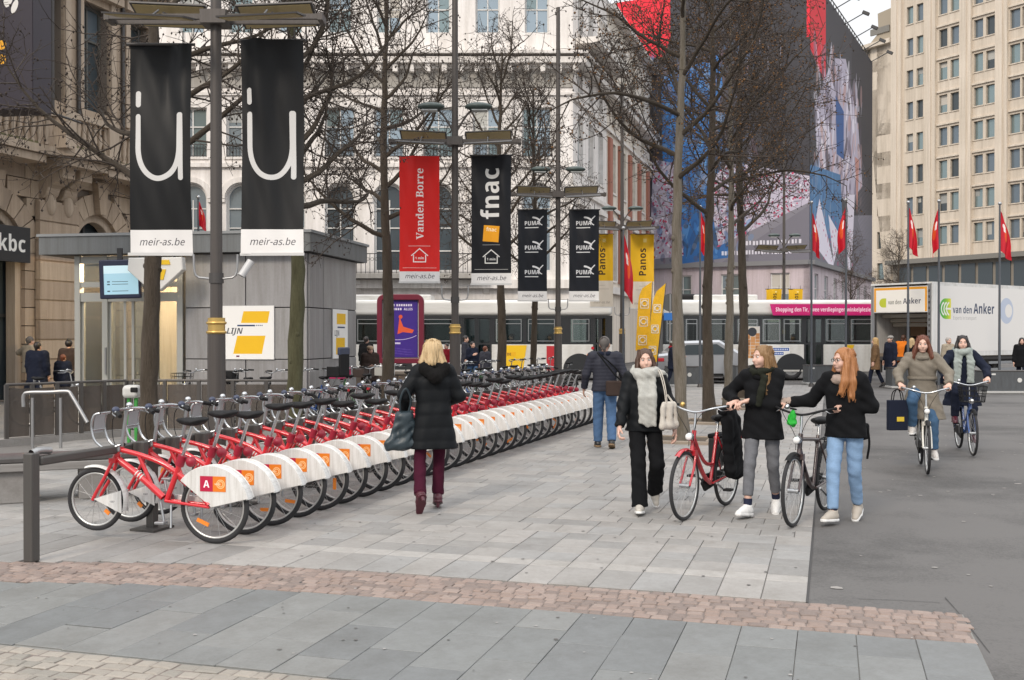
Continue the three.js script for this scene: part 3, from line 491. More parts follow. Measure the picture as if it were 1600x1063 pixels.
// ---------------------------------------------------------------- station kiosk
const lijnPrint = (c, w, h) => {                                                   // white sign: two yellow slanted blocks, dark letters between
  c.fillStyle = '#ecebe8'; c.fillRect(0, 0, w, h);
  const p = (pts, col) => { c.fillStyle = col; c.beginPath(); pts.forEach((q, i) => (i ? c.lineTo(q[0] * w, q[1] * h) : c.moveTo(q[0] * w, q[1] * h))); c.fill(); };
  p([[0.42, 0.10], [0.92, 0.10], [0.88, 0.32], [0.37, 0.32]], '#eab90f'); p([[0.30, 0.56], [0.84, 0.56], [0.77, 0.90], [0.22, 0.90]], '#eab90f');
  c.fillStyle = '#23355f'; c.fillRect(w * 0.30, h * 0.355, w * 0.34, h * 0.028); for (let i = 0; i < 4; i++) c.fillRect(w * (0.66 + i * 0.035), h * 0.357, w * 0.02, h * 0.02);
  c.fillStyle = '#4a4c52'; c.font = `italic bold ${h * 0.155 | 0}px sans-serif`; c.textAlign = 'left'; c.fillText('LĲN', w * 0.08, h * 0.525, w * 0.52);
  c.fillStyle = '#6b2440'; c.fillRect(w * 0.28, h * 0.93, w * 0.06, h * 0.03);
};
{
  const K = thing('station_kiosk', 'grey panelled station kiosk with flat overhanging roof and glazed entrance', 'kiosk', [-4.4, 0, -22.7], -0.1745);
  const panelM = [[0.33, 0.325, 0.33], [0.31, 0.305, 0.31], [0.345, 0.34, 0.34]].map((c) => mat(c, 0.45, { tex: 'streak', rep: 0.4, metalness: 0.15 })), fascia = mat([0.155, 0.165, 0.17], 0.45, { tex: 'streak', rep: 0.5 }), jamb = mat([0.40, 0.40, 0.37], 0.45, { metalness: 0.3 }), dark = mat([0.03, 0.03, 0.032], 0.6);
  let n = 0;
  const hs = [[0.05, 1.24], [1.26, 2.36], [2.38, 3.54]];
  for (const [y0, y1] of hs) {
    for (const [x0, x1] of [[-2.8, -1.41], [-1.39, -0.005]]) part('wall_panel', rbox(x1 - x0, y1 - y0, 0.06, 0.008, (x0 + x1) / 2, (y0 + y1) / 2, 0.0, 1), panelM[n++ % 3], K);
    for (const [z0, z1] of [[-0.9, -0.04], [-3.2, -0.92]]) part('wall_panel', rbox(0.06, y1 - y0, z1 - z0, 0.008, 0, (y0 + y1) / 2, (z0 + z1) / 2, 1), panelM[n++ % 3], K);
  }
  part('wall_core', [box(2.75, 3.5, 0.1, -1.41, 1.78, -0.09), box(0.1, 3.5, 3.1, -0.09, 1.78, -1.64), box(0.1, 3.5, 3.1, -2.8, 1.78, -1.64), box(2.75, 3.5, 0.1, -1.41, 1.78, -3.25)], dark, K); part('entrance_back_wall', box(2.7, 3.5, 0.1, -4.2, 1.78, -3.25), mat([0.5, 0.44, 0.36], 0.7, { tex: 'streak', rep: 0.5 }), K);
  const roof = sub('roof', K); part('fascia', [box(6.3, 0.40, 0.06, -3.0, 3.76, 0.28), box(0.06, 0.40, 3.9, 0.15, 3.761, -1.65), box(0.06, 0.40, 3.9, -6.13, 3.761, -1.65), box(6.3, 0.40, 0.06, -3.0, 3.76, -3.6)], fascia, roof);
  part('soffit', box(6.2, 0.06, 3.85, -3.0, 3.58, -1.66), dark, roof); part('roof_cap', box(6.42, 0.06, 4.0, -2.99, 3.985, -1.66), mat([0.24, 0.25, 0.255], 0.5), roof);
  // glazed lift and stair entrance
  for (const x of [-5.42, -4.75, -3.62, -2.95]) part('post', box(0.13, 3.54, 0.16, x, 1.77, -0.08), jamb, K);
  for (const [y, h] of [[2.62, 0.2], [2.9, 0.12], [3.45, 0.16]]) part('transom', box(2.6, h, 0.12, -4.2, y, -0.08), jamb, K);
  for (const [x, w] of [[-5.08, 0.5], [-4.48, 0.36], [-3.9, 0.42], [-3.28, 0.5]]) { const d = sub('door', K); part('frame', [box(0.06, 2.5, 0.06, x - w / 2, 1.27, -0.1), box(0.06, 2.5, 0.06, x + w / 2, 1.27, -0.1), box(w, 0.1, 0.06, x, 0.08, -0.1)], jamb, d); part('pane', box(w - 0.06, 2.42, 0.01, x, 1.3, -0.1), M.glass, d); part('upper_pane', box(w, 0.42, 0.01, x, 3.15, -0.1), M.glass, d); }
  part('side_pane', box(0.02, 3.4, 3, -5.45, 1.75, -1.65), M.glass, K);
  part('lit_ceiling_lamp', box(2.0, 0.04, 0.5, -4.2, 3.5, -1.4), mat([0.9, 0.85, 0.75], 0.5, { emissive: rgb(1, 0.85, 0.6), emissiveIntensity: 1.6 }), K);
  const lamp = new THREE.PointLight(0xffdcb0, 30, 0, 2); lamp.name = 'kiosk_lamp'; lamp.position.set(-4.2, 3.35, -1.4); lamp.castShadow = true; K.add(lamp);
  part('door_handle', [rod([-4.72, 0.9, 0.02], [-4.72, 1.5, 0.02], 0.02)], M.steel, K);
  // signs on it
  const sign = thing('wall_sign', 'square white sign with yellow blocks on the kiosk front', 'sign', K.localToWorld(V(0, 0, 0))); K.updateMatrixWorld(true);
  sign.position.copy(K.localToWorld(V(-1.335, 1.83, 0.05))); sign.rotation.y = -0.1745; part('board', box(1.21, 1.165, 0.025), mat([0.6, 0.6, 0.6], 0.5), sign); part('print', sheet(1.2, 1.155).translate(0, 0, 0.015), printMat(512, 512, lijnPrint, 0.45), sign);
  const s2 = thing('narrow_wall_sign', 'narrow white sign with yellow blocks on the kiosk side wall', 'sign', K.localToWorld(V(0.05, 1.8, -1.95)), Math.PI / 2 - 0.1745); part('board', box(1.04, 1.14, 0.025), mat([0.6, 0.6, 0.6], 0.5), s2);
  part('print', sheet(1.03, 1.13).translate(0, 0, 0.015), printMat(512, 512, (c, w, h) => { c.fillStyle = '#ecebe8'; c.fillRect(0, 0, w, h); c.fillStyle = '#eab90f'; c.fillRect(w * 0.25, h * 0.08, w * 0.6, h * 0.22); c.fillRect(w * 0.2, h * 0.58, w * 0.6, h * 0.34); c.fillStyle = '#23355f'; c.fillRect(w * 0.3, h * 0.35, w * 0.5, h * 0.03); c.fillStyle = '#4a4c52'; c.font = `bold ${h * 0.16 | 0}px sans-serif`; c.fillText('LĲN', w * 0.1, h * 0.54, w * 0.55); }, 0.45), s2);
  // departures screen under the roof and diamond logo box
  const sc = thing('departure_screen', 'dark framed departures screen hanging under the kiosk roof', 'screen', K.localToWorld(V(-4.0, 2.98, 0.62)), -0.1745 + 0.25); sc.rotation.z = 0.03;
  part('casing', rbox(0.86, 0.84, 0.14, 0.03), mat([0.02, 0.025, 0.06], 0.4), sc); part('arm', box(0.1, 0.3, 0.1, 0, 0.52, -0.02), dark, sc);
  const scr = canvasTex(256, 220, (c, w, h) => { c.fillStyle = '#9fc4d2'; c.fillRect(0, 0, w, h); c.fillStyle = '#c3dbe2'; c.fillRect(0, 0, w, 60); c.fillStyle = '#29414e'; for (const y of [118, 138, 190]) { c.fillRect(24, y, 20, 9); c.fillRect(60, y + 2, 120, 4); } });
  part('display', sheet(0.72, 0.62).translate(0.03, -0.02, 0.075), new THREE.MeshStandardMaterial({ map: scr, roughness: 0.3, emissive: 0xffffff, emissiveMap: scr, emissiveIntensity: 0.35 }), sc);
  const lg = thing('diamond_sign', 'white folded diamond shaped sign with yellow emblem hanging from the kiosk roof', 'sign', K.localToWorld(V(-3.1, 3.15, 0.72)), -0.1745);
  part('sign_face', extrude([[-0.6, 0.26], [0.6, 0.26], [0.62, 0.02], [0.1, -0.42], [-0.1, -0.42], [-0.62, 0.02]], 0.14, [], 0.015).translate(0, 0, -0.07), mat([0.68, 0.67, 0.64], 0.45), lg);
  part('emblem', [extrude([[-0.02, 0.12], [0.36, 0.12], [0.33, 0.22], [-0.05, 0.22]], 0.01).translate(0, 0, 0.09), extrude([[-0.12, -0.2], [0.2, -0.2], [0.26, 0.02], [-0.06, 0.02]], 0.01).translate(0, 0, 0.09)], mat([0.75, 0.48, 0.01], 0.5), lg);
  part('hanger', [rod([-0.4, 0.26, 0], [-0.4, 0.45, 0], 0.02), rod([0.4, 0.26, 0], [0.4, 0.45, 0], 0.02)], dark, lg);
}
// ---------------------------------------------------------------- lamp posts with banners
const poleM = mat([0.085, 0.075, 0.07], 0.5, { metalness: 0.25, tex: 'streak', rep: 1 });
const drawBe = (c, w, h, y) => { c.fillStyle = '#dedcda'; c.fillRect(0, y, w, h - y); c.fillStyle = '#3c3a41'; c.font = `italic ${w * 0.155 | 0}px sans-serif`; c.textAlign = 'center'; c.fillText('meir-as.be', w / 2, y + (h - y) * 0.64, w * 0.86); };
const house = (c, x, y, s, col) => { c.strokeStyle = col; c.lineWidth = s * 0.06; c.beginPath(); c.moveTo(x - s * 0.5, y); c.lineTo(x, y - s * 0.42); c.lineTo(x + s * 0.5, y); c.moveTo(x - s * 0.36, y - s * 0.05); c.lineTo(x - s * 0.36, y + s * 0.36); c.lineTo(x + s * 0.36, y + s * 0.36); c.lineTo(x + s * 0.36, y - s * 0.05); c.stroke(); c.fillStyle = col; c.font = `bold ${s * 0.2 | 0}px sans-serif`; c.textAlign = 'center'; c.fillText('1 min', x, y + s * 0.2); };
const vert = (c, text, x, y, size, col, font = 'bold', fam = 'serif', len) => { c.save(); c.translate(x, y); c.rotate(-Math.PI / 2); c.fillStyle = col; c.font = `${font} ${size}px ${fam}`; c.textAlign = 'left'; c.fillText(text, 0, 0, len); c.restore(); };
const BP = {
  iu: (c, w, h) => { c.fillStyle = '#0e0f11'; c.fillRect(0, 0, w, h); const b = h * 0.885; c.strokeStyle = '#c9c8c6'; c.lineCap = 'round'; c.lineWidth = w * 0.085;
    c.beginPath(); c.moveTo(w * 0.13, b * 0.265); c.lineTo(w * 0.13, b * 0.325); c.stroke();
    c.beginPath(); c.moveTo(w * 0.13, b * 0.39); c.lineTo(w * 0.13, b * 0.56); c.bezierCurveTo(w * 0.15, b * 0.78, w * 0.80, b * 0.78, w * 0.81, b * 0.55); c.lineTo(w * 0.81, b * 0.385); c.stroke();
    c.beginPath(); c.moveTo(w * 0.83, b * 0.385); c.lineTo(w * 0.83, b * 0.72); c.stroke(); drawBe(c, w, h, b); },
  red: (c, w, h) => { c.fillStyle = '#d9231f'; c.fillRect(0, 0, w, h); const b = h * 0.915; vert(c, 'Vanden Borre', w * 0.60, h * 0.66, w * 0.25, '#f4ece8', 'bold', 'serif', h * 0.58); c.fillStyle = '#eedad6'; c.fillRect(w * 0.22, h * 0.71, w * 0.55, 4); house(c, w / 2, h * 0.79, w * 0.42, '#f4ece8'); c.fillRect(w * 0.08, h * 0.885, w * 0.84, 3); drawBe(c, w, h, b); },
  fnac: (c, w, h) => { c.fillStyle = '#12141a'; c.fillRect(0, 0, w, h); const b = h * 0.915; vert(c, 'fnac', w * 0.70, h * 0.50, w * 0.62, '#dcdbd8', 'bold', 'sans-serif', h * 0.46); c.save(); c.translate(w / 2, h * 0.61); c.rotate(0.08); c.fillStyle = '#e9a01f'; c.fillRect(-w * 0.2, -w * 0.2, w * 0.4, w * 0.4); c.fillStyle = '#f5e4c4'; c.font = `bold ${w * 0.13 | 0}px sans-serif`; c.textAlign = 'center'; c.fillText('fnac', 0, -w * 0.06); c.restore(); c.fillStyle = '#c9c8c6'; c.fillRect(w * 0.28, h * 0.695, w * 0.44, 3); house(c, w / 2, h * 0.79, w * 0.42, '#dcdbd8'); c.fillRect(w * 0.08, h * 0.885, w * 0.84, 3); drawBe(c, w, h, b); },
  puma: (c, w, h) => { c.fillStyle = '#151921'; c.fillRect(0, 0, w, h); const b = h * 0.895; for (const q of [0.17, 0.47, 0.77]) { const y = b * q; c.fillStyle = '#dadbdd'; c.font = `bold ${w * 0.2 | 0}px sans-serif`; c.textAlign = 'left'; c.fillText('PUMA', w * 0.22, y + w * 0.06, w * 0.52); c.fillRect(w * 0.24, y + w * 0.13, w * 0.46, w * 0.03);
    c.strokeStyle = '#dadbdd'; c.lineCap = 'round'; c.lineWidth = w * 0.06; c.beginPath(); c.moveTo(w * 0.52, y - w * 0.2); c.quadraticCurveTo(w * 0.66, y - w * 0.18, w * 0.74, y - w * 0.1); c.stroke(); c.lineWidth = w * 0.035; c.beginPath(); c.moveTo(w * 0.72, y - w * 0.1); c.lineTo(w * 0.86, y - w * 0.24); c.moveTo(w * 0.72, y - w * 0.1); c.quadraticCurveTo(w * 0.72, y + w * 0.02, w * 0.82, y + w * 0.05); c.stroke(); } drawBe(c, w, h, b); },
  panos: (c, w, h) => { c.fillStyle = '#d9ab1c'; c.fillRect(0, 0, w, h); vert(c, 'Panos', w * 0.66, h * 0.57, w * 0.42, '#3a2b1c', 'bold', 'sans-serif', h * 0.44); c.fillStyle = '#e7cf7d'; c.fillRect(w * 0.55, h * 0.06, w * 0.14, h * 0.05); c.fillStyle = '#d3cabb'; c.fillRect(0, h * 0.64, w, h * 0.36); c.fillStyle = '#8f8577'; c.fillRect(w * 0.36, h * 0.70, w * 0.3, 4); c.fillRect(w * 0.22, h * 0.75, w * 0.6, 5); c.font = `italic ${w * 0.15 | 0}px sans-serif`; c.textAlign = 'center'; c.fillText('meir-as.be', w / 2, h * 0.95, w * 0.86); },
};
function banner(name, label, draw, w, h, pos, turn, seed, group, folds = 0.085) {
  srand(seed); const o = thing(name, label, 'banner', pos, turn, group), ph = rr(0, 6);
  const m = new THREE.MeshPhysicalMaterial({ map: canvasTex(384, Math.round(384 * h / w), draw), roughness: 0.5, specularIntensity: 0.6, side: THREE.DoubleSide });
  const f = (x, y) => { const q = (h / 2 - y) / h, z = folds * (Math.sin(x * 4.2 / w + ph + q * 1.4) * 0.55 * (1 - q * 0.75) + 0.5 * Math.sin(x * 11 / w - q * 3 + ph * 2) * (1 - q) * 0.5 + 0.35 * Math.sin(q * 5 + ph)) + folds * 0.28 * (1 - q) * Math.abs(Math.sin((x / w) * 6.2 + q * 2.6 + ph)) + 0.012 * Math.sin(x * 17 / w + y * 5 + ph) * Math.sin(y * 3.3); return [x * (1 - 0.018 * Math.sin(q * Math.PI)), y, z]; };
  part('cloth', sheet(w, h, 16, 40, f).translate(0, -h / 2, 0), m, o);
  part('top_rod', rod([-w / 2 - 0.03, 0.0, 0], [w / 2 + 0.03, 0.0, 0], 0.018), M.darkMetal, o); part('bottom_bar', box(w + 0.02, 0.035, 0.03, 0, -h - 0.005, 0.02), mat([0.55, 0.55, 0.54], 0.4), o);
  part('hook', [rod([-w * 0.35, 0, 0], [-w * 0.35, 0.16, 0], 0.008), rod([w * 0.35, 0, 0], [w * 0.35, 0.16, 0], 0.008)], M.darkMetal, o);
  return o;
}
const lampGroup = 'lamp posts of the square';
function lampPost(label, u, d, o = {}) {
  const x = gx(u, d), L = thing('lamp_post', label, 'lamp post', [x, 0, -d], o.turn ?? 0, lampGroup), top = 10.5;
  part('base', new THREE.LatheGeometry([[0.135, 0], [0.135, 0.3], [0.118, 0.38], [0.108, 0.5], [0.104, 1.78], [0.104, 1.8]].map((p) => new THREE.Vector2(...p)), 20), poleM, L);
  const ring = sub('ring', L); for (const y of [1.82, 1.93]) part('band', new THREE.TorusGeometry(0.102, 0.018, 8, 20).rotateX(Math.PI / 2).translate(0, y, 0), M.gold, ring); part('sleeve', rod([0, 1.78, 0], [0, 1.99, 0], 0.1, 0.1, 20), M.gold, ring);
  part('pole', rod([0, 1.99, 0], [0, top, 0], 0.072, 0.052, 16), poleM, L);
  const arm = sub('crossbeam', L), bh = o.beam ?? 5.52; part('rail', [box(2.5, 0.06, 0.05, 0, bh, 0.1), box(2.5, 0.06, 0.05, 0, bh, -0.1), box(0.3, 0.16, 0.3, 0, bh, 0)], poleM, arm);
  part('end_cap', [box(0.06, 0.08, 0.26, -1.25, bh, 0), box(0.06, 0.08, 0.26, 1.25, bh, 0)], poleM, arm);
  const reflM = mat([0.46, 0.36, 0.17], 0.45, { tex: 'fine', rep: 2 });
  for (const sx of [-1, 1]) for (const [sz, dy] of [[-0.42, 0.16], [0.42, -0.10]]) { const p = sub('reflector', L); part('plate', box(0.92, 0.02, 0.5, 0, 0.012, 0), M.darkMetal, p); part('underside', box(0.86, 0.01, 0.44, 0, -0.003, 0), reflM, p); p.position.set(sx * 0.64, bh + dy, sz); p.rotation.x = sz < 0 ? -0.3 : 0.22; p.rotation.z = sx * 0.05; part('strut', [rod([0, 0, 0], [0, -dy, -sz * 0.75], 0.012)], M.darkMetal, p); }
  if (o.flood !== false) for (const sx of [-1, 1]) { const q = sub('floodlight', L); part('arm', tube([[0, bh + 0.15, 0], [sx * 0.22, bh + 0.5, 0.02], [sx * 0.36, bh + 0.62, 0.05]], 0.022, 8, 6), poleM, q); part('housing', ball(0.2, sx * 0.46, bh + 0.66, 0.08, 1.35, 0.42, 0.8, 12), mat([0.05, 0.07, 0.065], 0.4), q); part('lens', box(0.3, 0.02, 0.2, sx * 0.48, bh + 0.585, 0.08), mat([0.4, 0.42, 0.42], 0.2), q); }
  for (const sx of [-1, 1]) part('banner_bracket', tube([[0, 2.45, 0], [sx * 0.14, 2.46, 0.02], [sx * 0.24, 2.5, 0.03], [sx * 0.26, 2.74, 0.03]], 0.014, 10, 6), M.steel, L);
  part('clamp', [rod([0, 2.4, 0], [0, 2.52, 0], 0.085, 0.085, 14)], M.darkMetal, L);
  if (o.camera) { const c = sub('security_camera', L); part('mount', rod([0.26, 2.5, 0.04], [0.40, 2.6, 0.06], 0.012), M.steel, c); part('body', rod([0.32, 2.48, 0.1], [0.42, 2.66, 0.04], 0.045, 0.045, 10), mat([0.5, 0.5, 0.5], 0.4), c); }
  return L;
}
{
  lampPost('lamp post nearest the camera, holding the two black letter banners', 338, 12.5, { camera: true, flood: false });
  lampPost('tall lamp post behind the blonde woman, between red and black banners', 711, 20.45);
  lampPost('lamp post between the two dark banners with three white logos', 872, 28.2);
  lampPost('lamp post between the two yellow banners', 972, 36.9);
  lampPost('far lamp post with two small yellow banners right of the tree cluster', 1225, 47, { flood: true });
  const ban = (name, label, draw, u0, u1, v0, v1, d, turn, seed, g) => banner(name, label, draw, (u1 - u0) / F * d, (v1 - v0) / F * d, at((u0 + u1) / 2, v0, d), turn, seed, g);
  ban('black_banner', 'black banner with white letter, left of the nearest lamp post', BP.iu, 203, 301, 70, 397, 12.5, 0.02, 501);
  ban('black_banner', 'black banner with white letter, right of the nearest lamp post above the kiosk roof', BP.iu, 377, 475, 64, 397, 12.5, -0.04, 502);
  ban('red_banner', 'red banner with white vertical lettering and a house symbol', BP.red, 624, 687, 245, 441, 20.45, 0.02, 503);
  ban('black_shop_banner', 'black banner with big vertical letters and an orange square', BP.fnac, 736, 799, 243, 444, 20.45, -0.03, 504);
  ban('logo_banner', 'dark navy banner with three leaping cat logos, left of its lamp post', BP.puma, 809, 855, 328, 470, 28.2, 0.02, 505);
  ban('logo_banner', 'dark navy banner with three leaping cat logos, right of its lamp post', BP.puma, 889, 936, 328, 470, 28.2, -0.02, 506);
  ban('yellow_banner', 'yellow banner half hidden behind the dark navy logo banner', BP.panos, 922, 958, 366, 480, 36.9, 0.02, 507);
  ban('yellow_banner', 'yellow and beige banner with vertical brown lettering, beside the red hanging flag', BP.panos, 985, 1022, 366, 482, 36.9, -0.02, 508);
  ban('small_yellow_banner', 'left of the two small yellow banners above the pink bus sign', BP.panos, 1197, 1221, 452, 503, 47, 0.02, 509);
  ban('small_yellow_banner', 'right of the two small yellow banners above the pink bus sign', BP.panos, 1232, 1254, 452, 503, 47, 0.02, 510);
}
{ // dark hanging box banner at the bank's upper corner, with round yellow faces, and the bank's door sign
  const h = thing('hanging_sign', 'dark purple box sign with round yellow marks high on the bank facade', 'sign', at(14, 172, 24.6), -0.292 + 0.12), m = mat([0.03, 0.024, 0.035], 0.55);
  part('casing', box(1.25, 2.9, 0.7, 0, 1.45, -0.36), m, h);
  part('print', sheet(1.24, 2.88).translate(0, 1.45, 0.004), printMat(300, 690, (c, w, hh) => { c.fillStyle = '#241e2b'; c.fillRect(0, 0, w, hh); for (const [y, r] of [[330, 27], [410, 27]]) { c.fillStyle = '#e0a21c'; c.beginPath(); c.arc(110, y, r, 0, 7); c.fill(); c.strokeStyle = '#4a3410'; c.lineWidth = 7; c.beginPath(); c.arc(114, y - 4, 12, 0.3, 2.4); c.stroke(); } c.fillStyle = '#d8d6d2'; for (const [x, y, a, b] of [[150, 80, 26, 44], [190, 120, 18, 40], [215, 30, 14, 60], [120, 20, 30, 20]]) { c.beginPath(); c.ellipse(x, y, a, b, 0.4, 0, 7); c.fill(); } }, 0.5), h);
  part('bracket', [rod([-0.5, 2.95, -0.3], [-0.5, 2.95, -2.2], 0.03), rod([0.5, 0.1, -0.3], [0.5, 0.1, -2.2], 0.03)], M.darkMetal, h);
  const k = thing('bank_sign', 'black sign with white letters over the arched bank door', 'sign', [-15.3 + 5.8 * SA + 0.12 * CA, 4.2, -(22 + 5.8 * CA) + 0.12 * SA], 1.279);
  part('board', box(2.5, 0.95, 0.14), mat([0.02, 0.02, 0.022], 0.4), k); part('lettering', sheet(2.46, 0.92).translate(0, 0, 0.075), printMat(512, 192, (c, w, h2) => { c.fillStyle = '#121214'; c.fillRect(0, 0, w, h2); c.fillStyle = '#e6e4de'; c.font = `bold ${h2 * 0.66 | 0}px sans-serif`; c.textAlign = 'right'; c.fillText('kbc', w * 0.94, h2 * 0.72, w * 0.62); }, 0.4), k);
}

// ---------------------------------------------------------------- buses, truck, car
const busWhite = mat([0.72, 0.72, 0.70], 0.35, { clearcoat: 0.4, tex: 'streak', rep: 0.25 }), busDark = mat([0.025, 0.027, 0.03], 0.35), seatM = mat([0.10, 0.11, 0.14], 0.8), busGrey = mat([0.22, 0.225, 0.23], 0.5), yellowM = mat([0.80, 0.50, 0.01], 0.45), hub = mat([0.3, 0.3, 0.3], 0.5);
function roadWheel(parent, x, z, r, s = 1) { const w = sub('wheel', parent); part('tyre', new THREE.TorusGeometry(r * 0.76, r * 0.24, 8, 28).translate(x, r, z), M.blackRubber, w); part('rim', [disc(r * 0.62, 0.12, x, r, z - s * 0.02, 24), disc(r * 0.22, 0.17, x, r, z, 12)], hub, w); for (let i = 0; i < 6; i++) part('bolt', disc(r * 0.05, 0.2, x + Math.cos(i) * r * 0.4, r + Math.sin(i) * r * 0.4, z - s * 0.02, 6), hub, w); }
function bus(label, d, uL, uR, wins, doors, wheels) {
  const xl = gx(uL, d), xr = gx(uR, d), L = xr - xl, b = thing('articulated_bus', label, 'bus', [xl, 0, -d], 0, 'buses passing behind the square'), X = (u) => gx(u, d) - xl, W = 2.5;
  for (const z of [0, -W]) {
    const holes = []; for (const [a, c] of doors) holes.push([X(a), X(c)]); holes.sort((p, q) => p[0] - q[0]);
    let s = 0; const lower = []; for (const [a, c] of [...holes, [L, L]]) { if (a - s > 0.05) lower.push([s, a]); s = c; }
    for (const [a, c] of lower) { part('side_panel', rbox(c - a - 0.01, 1.06, 0.08, 0.02, (a + c) / 2, 0.86, z ? z + 0.04 : -0.04), busWhite, b); part('skirt', box(c - a - 0.03, 0.16, 0.06, (a + c) / 2, 0.24, z ? z + 0.05 : -0.05), busGrey, b); }
    part('window_band', [box(L, 0.1, 0.07, L / 2, 2.46, z ? z + 0.045 : -0.045), box(L, 0.07, 0.06, L / 2, 1.42, z ? z + 0.05 : -0.05)], busDark, b);
    const cuts = [...wins.map((q) => [X(q[0]), X(q[1])]), ...holes].sort((p, q) => p[0] - q[0]); s = 0;
    for (const [a, c] of [...cuts, [L, L]]) { if (a - s > 0.03) part('pillar', box(a - s, 1.04, 0.06, (a + s) / 2, 1.93, z ? z + 0.051 : -0.051), busDark, b); s = Math.max(s, c); }
    for (const [a, c] of wins) { const w = sub('window', b), x0 = X(a), x1 = X(c); part('pane', box(x1 - x0, 1.0, 0.012, (x0 + x1) / 2, 1.93, z ? z + 0.05 : -0.05), M.tinted, w); if (!z) part('frame', new THREE.ExtrudeGeometry((() => { const q = new THREE.Shape(rectHole(0.05, 0.05, x1 - x0 - 0.05, 0.92).map((p) => new THREE.Vector2(...p))); q.holes.push(new THREE.Path(rectHole(0.08, 0.08, x1 - x0 - 0.08, 0.89).map((p) => new THREE.Vector2(...p)))); return q; })(), { depth: 0.012, bevelEnabled: false }).translate(x0, 1.46, -0.04), M.alu, w); if (!z) part('vent_bar', box(x1 - x0 - 0.12, 0.03, 0.015, (x0 + x1) / 2, 2.2, -0.036), M.alu, w); }
    for (const [a, c] of holes) { const w = sub('door', b), m = (a + c) / 2; for (const [p, q] of [[a, m], [m, c]]) { part('leaf_frame', [box(0.07, 2.2, 0.05, p + 0.04, 1.32, z ? z + 0.05 : -0.05), box(0.07, 2.2, 0.05, q - 0.04, 1.32, z ? z + 0.05 : -0.05), box(q - p, 0.08, 0.05, (p + q) / 2, 0.26, z ? z + 0.051 : -0.051)], busDark, w); part('pane', box(q - p - 0.1, 2.1, 0.01, (p + q) / 2, 1.34, z ? z + 0.05 : -0.05), M.tinted, w); } }
  }
  part('roof', rbox(L, 0.62, W, 0.16, L / 2, 2.82, -W / 2, 4), busWhite, b); part('roof_unit', rbox(L * 0.3, 0.24, 1.9, 0.06, L * 0.3, 3.22, -W / 2), busWhite, b); part('floor', box(L - 0.1, 0.1, W - 0.2, L / 2, 0.36, -W / 2), busGrey, b); part('ceiling', box(L - 0.1, 0.04, W - 0.2, L / 2, 2.47, -W / 2), mat([0.55, 0.55, 0.53], 0.7), b);
  for (const x of [0.04, L - 0.04]) part('end_wall', box(0.08, 2.2, W - 0.1, x, 1.4, -W / 2), busDark, b);
  for (let x = 0.9; x < L - 0.5; x += 1.05) if (!doors.some(([a, c]) => x > X(a) - 0.4 && x < X(c) + 0.4)) for (const z of [-0.5, -W + 0.5]) { const s = sub('seat', b); part('cushion', rbox(0.42, 0.1, 0.8, 0.04, x, 0.86, z), seatM, s); part('backrest', rbox(0.1, 0.62, 0.8, 0.04, x - 0.22, 1.2, z), seatM, s); }
  for (const u of wheels) { const x = X(u), ar = new THREE.Shape(); ar.absarc(0, 0, 0.62, 0, Math.PI); part('wheel_arch', new THREE.ExtrudeGeometry(ar, { depth: 0.02, bevelEnabled: false }).translate(x, 0.42, 0.004), busDark, b); roadWheel(b, x, -0.1, 0.47); }
  for (const u of wheels) part('axle', rod([X(u), 0.47, -0.1], [X(u), 0.47, -W + 0.1], 0.06), busGrey, b);
  return [b, X];
}
